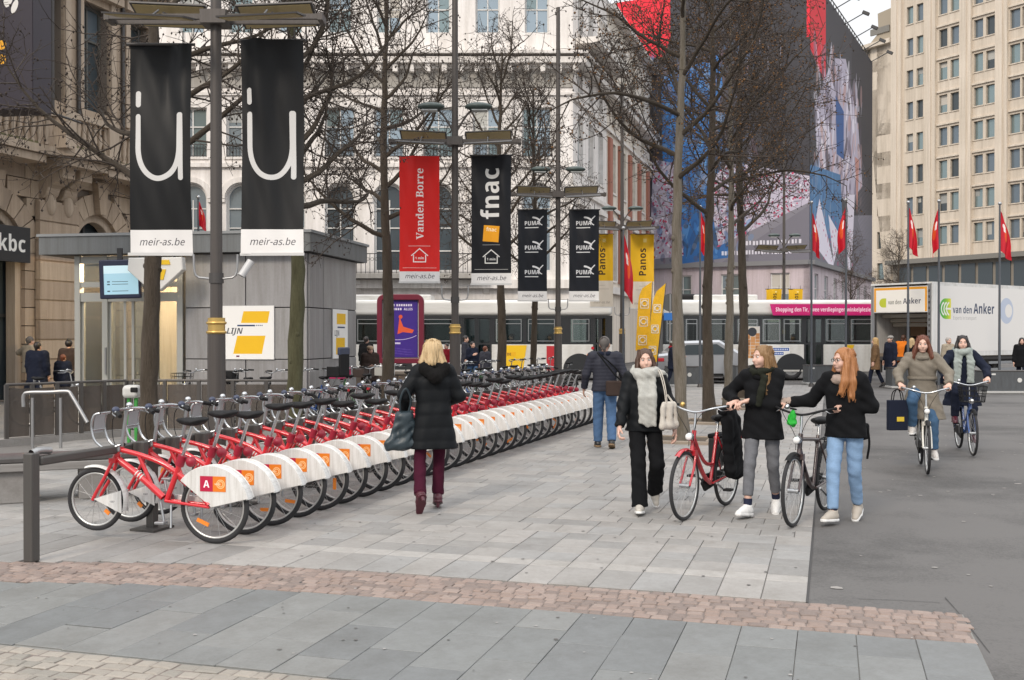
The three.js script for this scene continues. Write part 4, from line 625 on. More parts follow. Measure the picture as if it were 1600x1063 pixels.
{
  const [b1, X1] = bus('white articulated bus with a yellow panel, behind the bicycle row', 41, 440, 957, [[452, 498], [506, 552], [556, 596], [602, 654], [659, 716], [773, 817], [823, 869], [892, 923]], [[721, 768], [927, 949]], [620, 905]);
  part('yellow_panel', [extrude([[X1(786), 0.36], [X1(817), 0.36], [X1(823), 1.36], [X1(787), 1.36]], 0.01).translate(0, 0, 0.003)], yellowM, b1);
  part('panel_lettering', sheet(0.5, 0.16).translate(X1(796), 1.02, 0.018), printMat(128, 40, (c, w, h) => { c.fillStyle = '#e3ac05'; c.fillRect(0, 0, w, h); c.fillStyle = '#3b3a20'; c.font = 'bold 34px sans-serif'; c.fillText('N DE', 4, 34); }), b1);
  part('red_panel', box(X1(868) - X1(854), 0.95, 0.012, X1(861), 0.86, 0.008), mat([0.45, 0.02, 0.03], 0.5), b1);
  part('tail_light', [disc(0.06, 0.03, X1(926), 1.25, 0.01)], M.redRefl, b1); part('orange_marker', [disc(0.05, 0.03, X1(919), 0.98, 0.01)], M.orange, b1);
  const [b2, X2] = bus('white bus carrying a long pink roof sign, left of the delivery truck', 41, 1036, 1372, [[1040, 1068], [1070, 1092], [1108, 1148], [1152, 1186], [1191, 1221], [1223, 1253], [1290, 1325], [1328, 1366]], [[1094, 1106], [1257, 1287]], [1142, 1237]);
  part('yellow_panel', [extrude([[X2(1313), 0.33], [X2(1322), 0.33], [X2(1335), 1.38], [X2(1322), 1.38]], 0.01).translate(0, 0, 0.003)], yellowM, b2);
  part('blue_notice', sheet(0.72, 0.34).translate(X2(1220), 1.12, 0.006), printMat(128, 64, (c, w, h) => { c.fillStyle = '#dfe0dd'; c.fillRect(0, 0, w, h); c.fillStyle = '#31539c'; c.fillRect(4, 6, 118, 22); c.fillRect(4, 36, 80, 22); c.fillStyle = '#cfd8ea'; for (let i = 0; i < 9; i++) c.fillRect(10 + i * 12, 12, 7, 10); for (let i = 0; i < 6; i++) c.fillRect(10 + i * 12, 42, 7, 10); }), b2);
  part('roof_hatch', rbox(1.9, 0.3, 1.6, 0.12, X2(1085), 3.22, -1.2), M.black, b2);
  const rs = thing('pink_roof_sign', 'long magenta advertising sign with white lettering along the bus roof', 'sign', [gx(1205, 40.9), hy(493, 40.9), -40.82]); const rw = (1369 - 1205) / F * 40.9;
  part('board', extrude([[0.06, 0], [rw, 0], [rw, 0.44], [-0.06, 0.44]], 0.04).translate(0, 0, -0.05), mat([0.55, 0.01, 0.17], 0.5), rs);
  part('lettering', sheet(rw - 0.15, 0.38).translate(rw / 2 + 0.02, 0.22, -0.004), printMat(1024, 96, (c, w, h) => { c.fillStyle = '#c2116a'; c.fillRect(0, 0, w, h); c.fillStyle = '#f2dbe6'; c.font = 'bold 56px sans-serif'; c.textAlign = 'center'; c.fillText('Shopping den Tir, twee verdiepingen winkelplezier!', w / 2, 66, w * 0.97); }, 0.5), rs);
}
{ // delivery truck, rear corner towards the square
  const t = thing('delivery_truck', 'white box truck with green and yellow logo, its rear roller door open', 'truck', [gx(1457, 36.5), 0, -36.5], 0.634), wm = mat([0.70, 0.70, 0.69], 0.4, { tex: 'streak', rep: 0.2 }), inside = mat([0.20, 0.16, 0.12], 0.8, { tex: 'streak', rep: 0.4 }), W = 2.45, H0 = 1.02, H1 = 3.55, L = 8.2;
  part('side_wall', box(L, H1 - H0, 0.06, L / 2, (H0 + H1) / 2, -0.03), wm, t); part('far_wall', box(L, H1 - H0, 0.06, L / 2, (H0 + H1) / 2, -W + 0.03), wm, t); part('roof', box(L + 0.02, 0.06, W, L / 2, H1 + 0.032, -W / 2), wm, t); part('front_wall', box(0.06, H1 - H0 - 0.02, W - 0.14, L - 0.04, (H0 + H1) / 2, -W / 2), inside, t);
  part('cargo_floor', box(L - 0.1, 0.1, W - 0.13, L / 2, H0 + 0.02, -W / 2), inside, t);
  part('rear_post', [box(0.12, H1 - H0, 0.14, 0.03, (H0 + H1) / 2, -0.1)], M.alu, t); part('rear_post', [box(0.12, H1 - H0, 0.14, 0.03, (H0 + H1) / 2, -W + 0.1)], M.alu, t);
  for (let i = 0; i < 11; i++) part('marker_strip', box(0.01, 0.09, 0.05, -0.035, 1.3 + i * 0.2, -0.1), M.darkMetal, t);
  const hd = sub('header_board', t); part('board', box(0.1, 0.92, W - 0.3, 0.0, 3.02, -W / 2), wm, hd); const hp = part('print', sheet(W - 0.34, 0.86).rotateY(-Math.PI / 2), printMat(512, 200, (c, w, h) => { c.fillStyle = '#e6e3dc'; c.fillRect(0, 0, w, h); c.strokeStyle = '#e39a1c'; c.lineWidth = 26; c.beginPath(); c.moveTo(6, h); c.lineTo(6, 6); c.lineTo(w - 6, 6); c.lineTo(w - 6, h); c.stroke(); c.fillStyle = '#b9c23a'; c.beginPath(); c.arc(90, 125, 38, Math.PI / 2, Math.PI * 1.5); c.lineTo(120, 87); c.lineTo(120, 163); c.fill(); c.fillStyle = '#7d7c74'; c.font = 'bold 50px sans-serif'; c.fillText('van den', 140, 138, 130); c.fillStyle = '#4a4c58'; c.font = 'bold 62px sans-serif'; c.fillText('Anker', 285, 136, 170); }, 0.5), hd); hp.position.set(-0.053, 3.02, -W / 2);
  for (let i = 0; i < 5; i++) part('roller_slat', box(0.06, 0.13, W - 0.4, 0.45 + i * 0.16, 2.45 - (i > 2 ? (i - 2) * 0.16 : 0), -W / 2), mat([0.42, 0.38, 0.32], 0.6), t);
  for (let i = 0; i < 6; i++) part('cargo_crate', rbox(0.7, 0.6, 0.62, 0.02, 2.4 + (i % 2) * 0.9, 1.4 + (i / 2 | 0) * 0.62, -0.55 - (i % 3) * 0.66), mat([0.26 + i * 0.02, 0.19, 0.12], 0.8), t);
  part('tail_lift', [box(0.12, 0.14, W - 0.2, -0.05, 0.92, -W / 2), box(0.1, 0.5, 0.1, 0.0, 0.66, -0.4), box(0.1, 0.5, 0.1, 0.0, 0.66, -W + 0.4)], M.darkMetal, t);
  part('chassis', [box(L + 1.8, 0.22, 0.2, L / 2 + 0.8, 0.78, -0.7), box(L + 1.8, 0.22, 0.2, L / 2 + 0.8, 0.78, -W + 0.7), box(L, 0.12, 0.1, L / 2, 0.93, -0.2)], M.darkMetal, t);
  for (const x of [1.9, 3.1, 7.9]) { roadWheel(t, x, -0.22, 0.48); roadWheel(t, x, -W + 0.22, 0.48); }
  for (let i = 0; i < 2; i++) part('side_guard', box(3.4, 0.09, 0.05, 5.4, 0.5 + i * 0.25, -0.05), M.alu, t);
  const cab = sub('cab', t); part('cab_body', rbox(1.9, 2.3, W - 0.1, 0.18, L + 1.15, 1.75, -W / 2, 3), wm, cab); part('cab_window', box(0.9, 0.8, 0.03, L + 1.2, 2.3, 0.0 - 0.04), paneMats[2], cab);
  const sp = part('side_print', sheet(6.4, 2.3).translate(3.4, (H0 + H1) / 2 + 0.05, 0.004), printMat(1280, 460, (c, w, h) => {
    c.fillStyle = '#dcdad7'; c.fillRect(0, 0, w, h);
    const gl = c.createLinearGradient(60, 0, 190, 0); gl.addColorStop(0, '#2f9e3f'); gl.addColorStop(0.6, '#8fbf2c'); gl.addColorStop(1, '#e6d52a'); c.fillStyle = gl; c.beginPath(); c.arc(120, 160, 72, Math.PI / 2, Math.PI * 1.5); c.lineTo(188, 88); c.lineTo(188, 232); c.fill();
    c.strokeStyle = '#e6e5df'; c.lineWidth = 13; for (const x of [104, 136, 168]) { c.beginPath(); c.arc(x + 10, 160, 44, Math.PI * 0.58, Math.PI * 1.42); c.stroke(); } c.beginPath(); c.moveTo(120, 160); c.lineTo(190, 160); c.stroke();
    c.fillStyle = '#31405c'; c.font = 'bold 70px sans-serif'; c.fillText('van den', 212, 190, 250); c.fillStyle = '#20304f'; c.font = 'bold 100px sans-serif'; c.fillText('Anker', 480, 190, 280); c.fillStyle = '#a9a8a6'; c.font = '34px sans-serif'; c.fillText('Experts in transport', 215, 236, 540);
    c.fillStyle = '#b3bdcf'; c.beginPath(); c.arc(930, 165, 96, 0, 7); c.fill(); c.fillStyle = '#dcdad7'; c.beginPath(); c.arc(960, 165, 50, 0, 7); c.fill();
  }, 0.45), t);
}
{ // silver car mostly behind the tree trunks
  const d = 38.4, x0 = gx(1012, d), c = thing('silver_car', 'silver car standing behind the tree cluster and the grey barrier', 'car', [x0, 0, -d]), body = mat([0.42, 0.43, 0.45], 0.28, { metalness: 0.6, clearcoat: 0.8 });
  const prof = [[0, 0.45], [0.05, 0.85], [0.35, 0.98], [0.75, 1.02], [1.35, 1.46], [2.6, 1.5], [3.3, 1.08], [3.95, 0.95], [4.12, 0.62], [4.08, 0.35], [3.6, 0.3], [3.55, 0.5], [3.3, 0.66], [3.0, 0.62], [2.8, 0.3], [1.25, 0.3], [1.15, 0.6], [0.9, 0.68], [0.62, 0.6], [0.5, 0.3], [0.08, 0.3]];
  part('body', extrude(prof, 1.6, [], 0.08).translate(0, 0, -1.68), body, c); part('side_glass', extrude([[0.95, 1.03], [1.42, 1.4], [2.52, 1.43], [3.1, 1.06]], 0.02).translate(0, 0, 0.005), paneMats[2], c);
  part('headlight', rbox(0.4, 0.14, 0.04, 0.02, 3.85, 0.78, 0.01), mat([0.7, 0.72, 0.74], 0.1), c); part('tail_light', rbox(0.5, 0.13, 0.05, 0.02, 0.35, 0.86, 0.01), M.redRefl, c); for (const x of [0.88, 3.18]) roadWheel(c, x, -0.1, 0.33); part('sill', box(1.5, 0.08, 0.05, 2.0, 0.32, 0.02), M.black, c);
}
// ---------------------------------------------------------------- flags, barriers, signs
function flagPole(label, u, d, vTop, vFlag0, vFlag1, wpx, seed) {
  srand(seed); const p = thing('flagpole', label + ' pole', 'flagpole', [gx(u, d), 0, -d], 0, 'flagpoles of the square'); const H = hy(vTop, d);
  p.userData.label = 'grey pole of the ' + label; part('pole', rod([0, 0, 0], [0, H, 0], 0.045, 0.028, 10), mat([0.10, 0.11, 0.125], 0.4, { metalness: 0.4 }), p); part('finial', ball(0.06, 0, H + 0.03, 0), M.alu, p); part('foot', rod([0, 0, 0], [0, 0.12, 0], 0.1, 0.07, 10), M.darkMetal, p);
  const f = thing('red_flag', label, 'flag', [gx(u, d), hy(vFlag0, d), -d], 0, 'red flags'), L = (vFlag1 - vFlag0) / F * d, W = wpx / F * d, ph = rr(0, 6), sg = Math.sign(W);
  const g = sheet(1, 1, 14, 26, (x, y) => { const s = x + 0.5, q = 0.5 - y, wv = W * (0.25 + 0.75 * Math.sin(Math.min(1, q * 1.25) * Math.PI * 0.62)) * s; return [wv + 0.02 * sg, -q * L * (0.80 + 0.2 * s) - s * L * 0.14 * (1 - q) , Math.sin(s * 7 + ph + q * 2) * 0.09 * (0.3 + q) * (0.3 + s)]; });
  part('cloth', g, flagMat, f); return f;
}
const flagMat = new THREE.MeshStandardMaterial({ map: canvasTex(128, 256, (c, w, h) => { c.fillStyle = '#bd1128'; c.fillRect(0, 0, w, h); c.fillStyle = '#d8521f'; c.beginPath(); c.ellipse(70, 120, 22, 60, 0.2, 0, 7); c.fill(); c.fillStyle = '#e9dcdc'; c.beginPath(); c.arc(48, 88, 17, 0, 7); c.fill(); c.fillRect(38, 96, 24, 26); }), roughness: 0.7, side: THREE.DoubleSide });
flagPole('limp red flag right of the trees against the wrapped building', 1268, 36, 318, 330, 405, 12, 1);
flagPole('limp red flag in front of the lower poster tip', 1322, 36.4, 314, 322, 402, -13, 2);
flagPole('first red flag in front of the stone tower', 1419, 34.8, 318, 322, 402, 13, 3);
flagPole('second red flag in front of the stone tower, leaning left', 1467, 34.6, 316, 324, 404, -12, 4);
flagPole('third and largest red flag in front of the stone tower', 1562, 34.4, 320, 328, 408, 17, 5);
flagPole('red flag between the yellow banners', 974, 35.2, 358, 364, 476, 15, 6);
flagPole('red flag behind the leftmost trunks of the tree cluster', 1094, 35.6, 325, 330, 408, 13, 7);
flagPole('red flag seen beside the nearest lamp post above the kiosk roof', 310, 31, 310, 314, 362, 11, 8);
{
  const grey = mat([0.085, 0.092, 0.1], 0.55, { tex: 'streak', rep: 1 }), pale = mat([0.42, 0.42, 0.41], 0.7), badge = mat([0.6, 0.6, 0.58], 0.5);
  for (const [u0, u1, vb, lab] of [[1043, 1112, 604, 'dark grey box barrier behind the first trunk of the tree cluster'], [1262, 1322, 601, 'dark grey box barrier behind the red haired woman'], [1394, 1452, 607, 'dark grey box barrier behind the first cyclist'], [1537, 1650, 615, 'dark grey box barrier behind the second cyclist at the frame edge'], [1150, 1215, 602, 'dark grey box barrier behind the blonde woman with the red bicycle']]) {
    const d = F * EYE / (vb - HZ), w = (u1 - u0) / F * d, o = thing('barrier_box', lab, 'barrier', [gx((u0 + u1) / 2, d), 0, -d], 0, 'grey box barriers along the road');
    part('body', rbox(w, 0.6, 0.62, 0.015, 0, 0.36, -0.3), grey, o); part('plinth', rbox(w + 0.06, 0.07, 0.7, 0.01, 0, 0.035, -0.3), pale, o); part('badge', [disc(0.07, 0.02, 0, 0.4, 0.012)], badge, o); part('rim', box(w + 0.02, 0.03, 0.64, 0, 0.672, -0.3), M.darkMetal, o);
    for (const s of [-1, 1]) part('slot', box(0.12, 0.05, 0.01, s * w * 0.36, 0.58, 0.012), badge, o);
  }
  const feather = (label, u0, v0, u1, v1, wpx, d) => {                             // leaning feather flag
    const a = at(u0, v0, d), b = at(u1, v1, d), o = thing('feather_flag', label, 'flag', [a.x, 0, -d], 0, 'yellow feather flags'), H = b.y, dx = b.x - a.x, w = wpx / F * d, y0 = a.y;
    const q = (t) => [dx * t, y0 + (H - y0) * t]; const P = []; for (let i = 0; i <= 10; i++) { const [x, y] = q(i / 10); P.push([x, y]); } const R = []; for (let i = 0; i <= 10; i++) { const t = i / 10, [x, y] = q(t); R.push([x - w * (t > 0.7 ? Math.sqrt(Math.max(0, 1 - ((t - 0.7) / 0.3) ** 2)) : 1), y - (t > 0.7 ? 0 : 0.0)]); }
    part('cloth', extrude([...P, ...R.reverse()], 0.012), mat([0.83, 0.47, 0.01], 0.6, { tex: 'cloth', rep: 1 }), o);
    part('pole', [rod([0.02, 0, 0], [0.02 + dx * 0.02, y0, 0], 0.02), rod([0.02, y0, 0], [dx + 0.02, H, 0], 0.018, 0.01)], M.darkMetal, o); part('foot', rod([0, 0, 0], [0, 0.06, 0], 0.2, 0.18, 14), M.darkMetal, o);
    for (const t of [0.15, 0.42, 0.68]) { const [x, y] = q(t); part('emblem', [new THREE.TorusGeometry(w * 0.22, 0.028, 4, 12).translate(x - w * 0.5, y, 0.014), box(w * 0.62, 0.03, 0.012, x - w * 0.5, y + w * 0.36, 0.014), box(w * 0.62, 0.03, 0.012, x - w * 0.5, y - w * 0.36, 0.014), box(0.03, w * 0.72, 0.012, x - w * 0.19, y, 0.015), box(0.03, w * 0.72, 0.012, x - w * 0.81, y, 0.015)], mat([0.72, 0.62, 0.45], 0.6), o); }
  };
  feather('taller yellow feather flag leaning right behind the girl with the scarf', 1026, 566, 1040, 443, 17, 33);
  feather('shorter yellow feather flag half behind the other one', 1013, 548, 1019, 440, 20, 33.5);
  // round sign seen from the back, with a blue plate
  const rs = thing('road_sign', 'round road sign seen from behind above a small blue plate', 'sign', [gx(1047, 37.8), 0, -37.8]); part('post', rod([0, 0, 0], [0, hy(458, 37.8), -0.03], 0.03), M.steel, rs); part('disc', disc(0.32, 0.02, 0, hy(473, 37.8), 0.02, 28), mat([0.09, 0.095, 0.095], 0.5), rs); part('stiffener', box(0.04, 0.6, 0.02, 0, hy(473, 37.8), 0.04), M.alu, rs); part('blue_plate', rbox(0.46, 0.27, 0.02, 0.01, 0, hy(495, 37.8), 0.02, 1), mat([0.03, 0.16, 0.5], 0.4), rs);
  // advertising display with purple poster
  const d = 33, cp = at(626, 515, d), w = 1.42, h = 2.12, ad = thing('poster_display', 'free standing display with purple poster in a rounded burgundy frame', 'display', [cp.x, 0, -d]), y0 = hy(567, d), bur = mat([0.16, 0.015, 0.035], 0.4);
  const fr = new THREE.Shape(), r = 0.22; fr.moveTo(-w / 2, y0); fr.lineTo(w / 2, y0); fr.lineTo(w / 2, y0 + h - r); fr.absarc(w / 2 - r, y0 + h - r, r, 0, Math.PI / 2); fr.lineTo(-w / 2 + r, y0 + h); fr.absarc(-w / 2 + r, y0 + h - r, r, Math.PI / 2, Math.PI); fr.lineTo(-w / 2, y0); const fi = new THREE.Path(rectHole(-w / 2 + 0.12, y0 + 0.12, w / 2 - 0.12, y0 + h - 0.14).map((p) => new THREE.Vector2(...p))); fr.holes.push(fi);
  part('frame', new THREE.ExtrudeGeometry(fr, { depth: 0.2, bevelEnabled: true, bevelSize: 0.02, bevelThickness: 0.02, bevelSegments: 2 }).translate(0, 0, -0.1), bur, ad); part('back_panel', box(w - 0.1, h - 0.1, 0.06, 0, y0 + h / 2, -0.04), mat([0.55, 0.58, 0.57], 0.5), ad);
  part('poster', sheet(w - 0.36, h - 0.34).translate(0.0, y0 + h / 2, 0.02), printMat(320, 520, (c, W2, H2) => { c.fillStyle = '#46318a'; c.fillRect(0, 0, W2, H2); c.fillStyle = '#e5def0'; c.font = 'bold 30px sans-serif'; for (let i = 0; i < 11; i++) { c.fillRect(22 + i * 22 + (i > 3 ? 10 : 0), 34, 15, 20); if (i < 7) c.fillRect(22 + i * 22, 70, 15, 20); } c.fillText('ALLES', 190, 91, 100); for (const [y, a] of [[140, 70], [180, 54], [250, 64]]) c.fillRect(24, y, a, 22); c.fillStyle = '#e2603f'; c.beginPath(); c.moveTo(150, 150); c.lineTo(185, 240); c.lineTo(285, 270); c.lineTo(270, 300); c.lineTo(180, 290); c.lineTo(130, 310); c.fill(); c.beginPath(); c.arc(160, 150, 18, 0, 7); c.fill(); c.strokeStyle = '#cfc7e6'; c.lineWidth = 5; c.beginPath(); c.moveTo(10, 350); c.quadraticCurveTo(200, 380, 310, 320); c.stroke(); c.fillStyle = '#cfc7e6'; c.font = 'bold 26px sans-serif'; for (const [x, l] of [[40, 34], [92, 66]]) c.fillRect(x, 384, l, 16); c.fillStyle = '#6a55ad'; for (let i = 0; i < 12; i++) c.fillRect(20 + (i * 53) % 200, 430 + i * 6, 80, 3); }, 0.3), ad);
  for (const s of [-1, 1]) part('leg', box(0.09, y0, 0.12, s * 0.55, y0 / 2, 0), bur, ad);
  const wl = thing('low_wall', 'low brown stone wall below the purple poster display', 'wall', [gx(622, 30.5), 0, -30.5]), wm = [[0.21, 0.165, 0.13], [0.24, 0.19, 0.15]].map((c) => mat(c, 0.85, { tex: 'stone', rep: 1 })); for (let i = 0; i < 6; i++) part('stone_block', rbox(0.49, 0.62, 0.4, 0.012, -1.25 + i * 0.5, 0.31, 0), wm[i % 2], wl); part('coping', rbox(3.1, 0.1, 0.5, 0.02, 0, 0.68, 0), mat([0.32, 0.27, 0.22], 0.8, { tex: 'stone', rep: 1 }), wl);
  const pb = thing('parcel_poster_stand', 'upright poster stand with picture of stacked brown parcels', 'display', [gx(1172, 33.5), 0, -33.5]); part('panel', box(0.62, 1.25, 0.06, 0, 1.42, 0), mat([0.5, 0.5, 0.5], 0.5), pb); part('print', sheet(0.6, 1.22).translate(0, 1.42, 0.034), printMat(180, 366, (c, W2, H2) => { c.fillStyle = '#cfc9c0'; c.fillRect(0, 0, W2, H2); srand(77); for (let y = 0; y < 8; y++) for (let x = 0; x < 4; x++) { c.fillStyle = ['#b37a48', '#c68d58', '#9b6638', '#d09a66'][rnd() * 4 | 0]; c.fillRect(x * 46 + rr(0, 6), 60 + y * 30 + rr(0, 4), 42, 27); } c.fillStyle = '#30333a'; c.beginPath(); c.arc(110, 50, 42, 0, 7); c.fill(); c.fillStyle = '#d8d5d0'; c.fillRect(0, 305, W2, 60); }, 0.5), pb); part('base', [box(0.7, 0.08, 0.4, 0, 0.04, 0), box(0.08, 0.8, 0.06, 0, 0.42, 0)], M.darkMetal, pb);
}
// ---------------------------------------------------------------- left side: railing, handrail, bench, bin
{
  const rail = mat([0.085, 0.078, 0.073], 0.45, { metalness: 0.4 }), glassy = mat([0.34, 0.30, 0.27], 0.2, { transmission: 0.75, thickness: 0, tex: 'streak', rep: 0.5 });
  const run = (label, A, B, n) => { const o = thing('stair_railing', label, 'railing', [A.x, 0, A.z], Math.atan2(-(B.z - A.z), B.x - A.x), 'stair railings'), L = A.distanceTo(B); part('top_rail', rod([0, 0.98, 0], [L, 0.98, 0], 0.024, 0.024, 10), rail, o); part('bottom_rail', box(L, 0.06, 0.05, L / 2, 0.08, 0), rail, o); for (let i = 0; i <= n; i++) part('post', box(0.06, 0.98, 0.05, L * i / n, 0.49, 0.03), rail, o); for (let i = 0; i < n; i++) part('panel', box(L / n - 0.08, 0.78, 0.012, L * (i + 0.5) / n, 0.52, 0), glassy, o); part('kerb', box(L + 0.3, 0.12, 0.3, L / 2, 0.05, -0.05), mat([0.26, 0.25, 0.24], 0.8, { tex: 'stone', rep: 1 }), o); };
  const a = V(gx(8, 17.0), 0, -17.0), b = V(gx(196, 18.6), 0, -18.6), c = V(gx(245, 17.6), 0, -17.6), e = V(gx(470, 18.6), 0, -18.6);
  run('brown tinted stair railing left of the first tree trunk', a, b, 5); run('brown tinted stair railing between first tree trunk and lamp post', b.clone().add(V(0.1, 0, 0)), e, 5);
  const hr = thing('stair_handrail', 'bent silver tube handrail in front of the stair railing', 'handrail', [gx(70, 16.6), 0, -16.6]), s = 16.6 / F, H = (v) => hy(v, 16.6), X = (u) => (u - 70) * s;
  part('handrail_tube', tube([[X(36), H(636), 0], [X(36), H(620), 0], [X(42), H(614), 0], [X(75), H(613), 0], [X(105), H(612), 0], [X(112), H(618), 0.02], [X(140), H(660), 0.1]], 0.03, 40, 8), M.steel, hr); for (const u of [50, 94]) part('support', rod([X(u), 0, 0], [X(u), H(622), 0], 0.024), M.steel, hr);
  // concrete bench
  const bd = thing('concrete_bench', 'long grey concrete bench with dark slatted top left of the bicycles', 'bench', [gx(-60, 11.2), 0, -11.2], 0.42), cm = mat([0.25, 0.24, 0.23], 0.85, { tex: 'stone', rep: 0.8, bump: 0.004 });
  for (let i = 0; i < 5; i++) part('seat_plank', rbox(1.95, 0.05, 0.11, 0.01, 0.975, 0.46, 0.25 - i * 0.12), mat([0.075 + i * 0.006, 0.07, 0.068], 0.6, { tex: 'streak', rep: 1, repY: 6 }), bd);
  part('seat_slab', rbox(1.95, 0.09, 0.62, 0.015, 0.975, 0.385, 0.0), cm, bd); for (const x of [0.5, 1.35]) part('pedestal', rbox(0.42, 0.34, 0.5, 0.015, x, 0.17, 0), cm, bd);
  const ps = thing('paper_scrap', 'crumpled white paper scrap lying on the concrete bench', 'litter', [0, 0, 0]); bd.updateMatrixWorld(true); ps.position.copy(bd.localToWorld(V(1.5, 0.487, 0.12))); part('paper', (() => { srand(55); const g = new THREE.IcosahedronGeometry(0.045, 2), p = g.attributes.position; const mm = new Map(); for (let i = 0; i < p.count; i++) { const k = [p.getX(i), p.getY(i), p.getZ(i)].map((q) => q.toFixed(3)).join(); if (!mm.has(k)) mm.set(k, rr(0.7, 1.2)); const f = mm.get(k); p.setXYZ(i, p.getX(i) * f, Math.max(-0.01, p.getY(i) * f * 0.6), p.getZ(i) * f); } g.computeVertexNormals(); return g; })(), mat([0.55, 0.62, 0.75], 0.7), ps);
  // white service box on green legs
  const bx2 = thing('ticket_box', 'small white box on two green legs beside the first tree trunk', 'dispenser', [gx(206, 14.6), 0, -14.6]), Hb = (v) => hy(v, 14.6); part('case', rbox(0.23, 0.18, 0.2, 0.06, 0, Hb(612), 0, 3), mat([0.55, 0.55, 0.53], 0.45), bx2); part('slot', rbox(0.1, 0.07, 0.03, 0.03, 0.06, Hb(609), 0.095, 3), M.black, bx2); for (const x of [-0.045, 0.055]) part('leg', box(0.035, Hb(620), 0.05, x, Hb(620) / 2, 0), mat([0.04, 0.30, 0.05], 0.5), bx2);
}

// ---------------------------------------------------------------- bare trees with seed cones
class Limbs {
  constructor() { this.P = []; this.N = []; this.U = []; this.I = []; }
  add(pts, rad, sides) {
    let ref = V(0.31, 0.2, 0.93).normalize(), vv = 0; const base = this.P.length / 3;
    for (let i = 0; i < pts.length; i++) {
      const t = (i + 1 < pts.length ? pts[i + 1].clone().sub(pts[i]) : pts[i].clone().sub(pts[i - 1])).normalize(), s = ref.clone().cross(t); if (s.lengthSq() < 1e-4) s.set(1, 0, 0); s.normalize(); const c = t.clone().cross(s); if (i) vv += pts[i].distanceTo(pts[i - 1]);
      for (let k = 0; k <= sides; k++) { const a = k / sides * Math.PI * 2, nx = Math.cos(a), ny = Math.sin(a), n = s.clone().multiplyScalar(nx).addScaledVector(c, ny); this.P.push(pts[i].x + n.x * rad[i], pts[i].y + n.y * rad[i], pts[i].z + n.z * rad[i]); this.N.push(n.x, n.y, n.z); this.U.push(k / sides, vv); }
    }
    for (let i = 0; i + 1 < pts.length; i++) for (let k = 0; k < sides; k++) { const a = base + i * (sides + 1) + k, b = a + sides + 1; this.I.push(a, a + 1, b, a + 1, b + 1, b); }
  }
  geo() { const g = new THREE.BufferGeometry(); g.setAttribute('position', new THREE.Float32BufferAttribute(this.P, 3)); g.setAttribute('normal', new THREE.Float32BufferAttribute(this.N, 3)); g.setAttribute('uv', new THREE.Float32BufferAttribute(this.U, 2)); g.setIndex(this.I); return g; }
}
const barkM = { dark: mat([0.075, 0.058, 0.043], 0.9, { tex: 'bark', rep: 2, repY: 1.2, bump: 0.03 }), moss: mat([0.08, 0.078, 0.04], 0.92, { tex: 'bark', rep: 2, repY: 1.2, bump: 0.012 }), pale: mat([0.165, 0.145, 0.12], 0.9, { tex: 'bark', rep: 2, repY: 1, bump: 0.01 }) };
const twigM = mat([0.05, 0.038, 0.03], 0.9), coneM = mat([0.035, 0.024, 0.018], 0.9), leafM = mat([0.17, 0.085, 0.03], 0.85);
function wander(p, dir, len, n, curl, up) { const pts = [p.clone()], d = dir.clone().normalize(); let q = p.clone(); for (let i = 0; i < n; i++) { d.x += rr(-curl, curl); d.y += rr(-curl, curl) + up; d.z += rr(-curl, curl); d.normalize(); q = q.clone().addScaledVector(d, len / n); pts.push(q); } return pts; }
const taper = (n, a, b) => Array.from({ length: n }, (_, i) => a + (b - a) * i / (n - 1));
const lerpPath = (pts, t) => { const f = t * (pts.length - 1), i = Math.min(pts.length - 2, f | 0); return pts[i].clone().lerp(pts[i + 1], f - i); };
const dirAt = (pts, t) => { const i = Math.min(pts.length - 2, t * (pts.length - 1) | 0); return pts[i + 1].clone().sub(pts[i]).normalize(); };
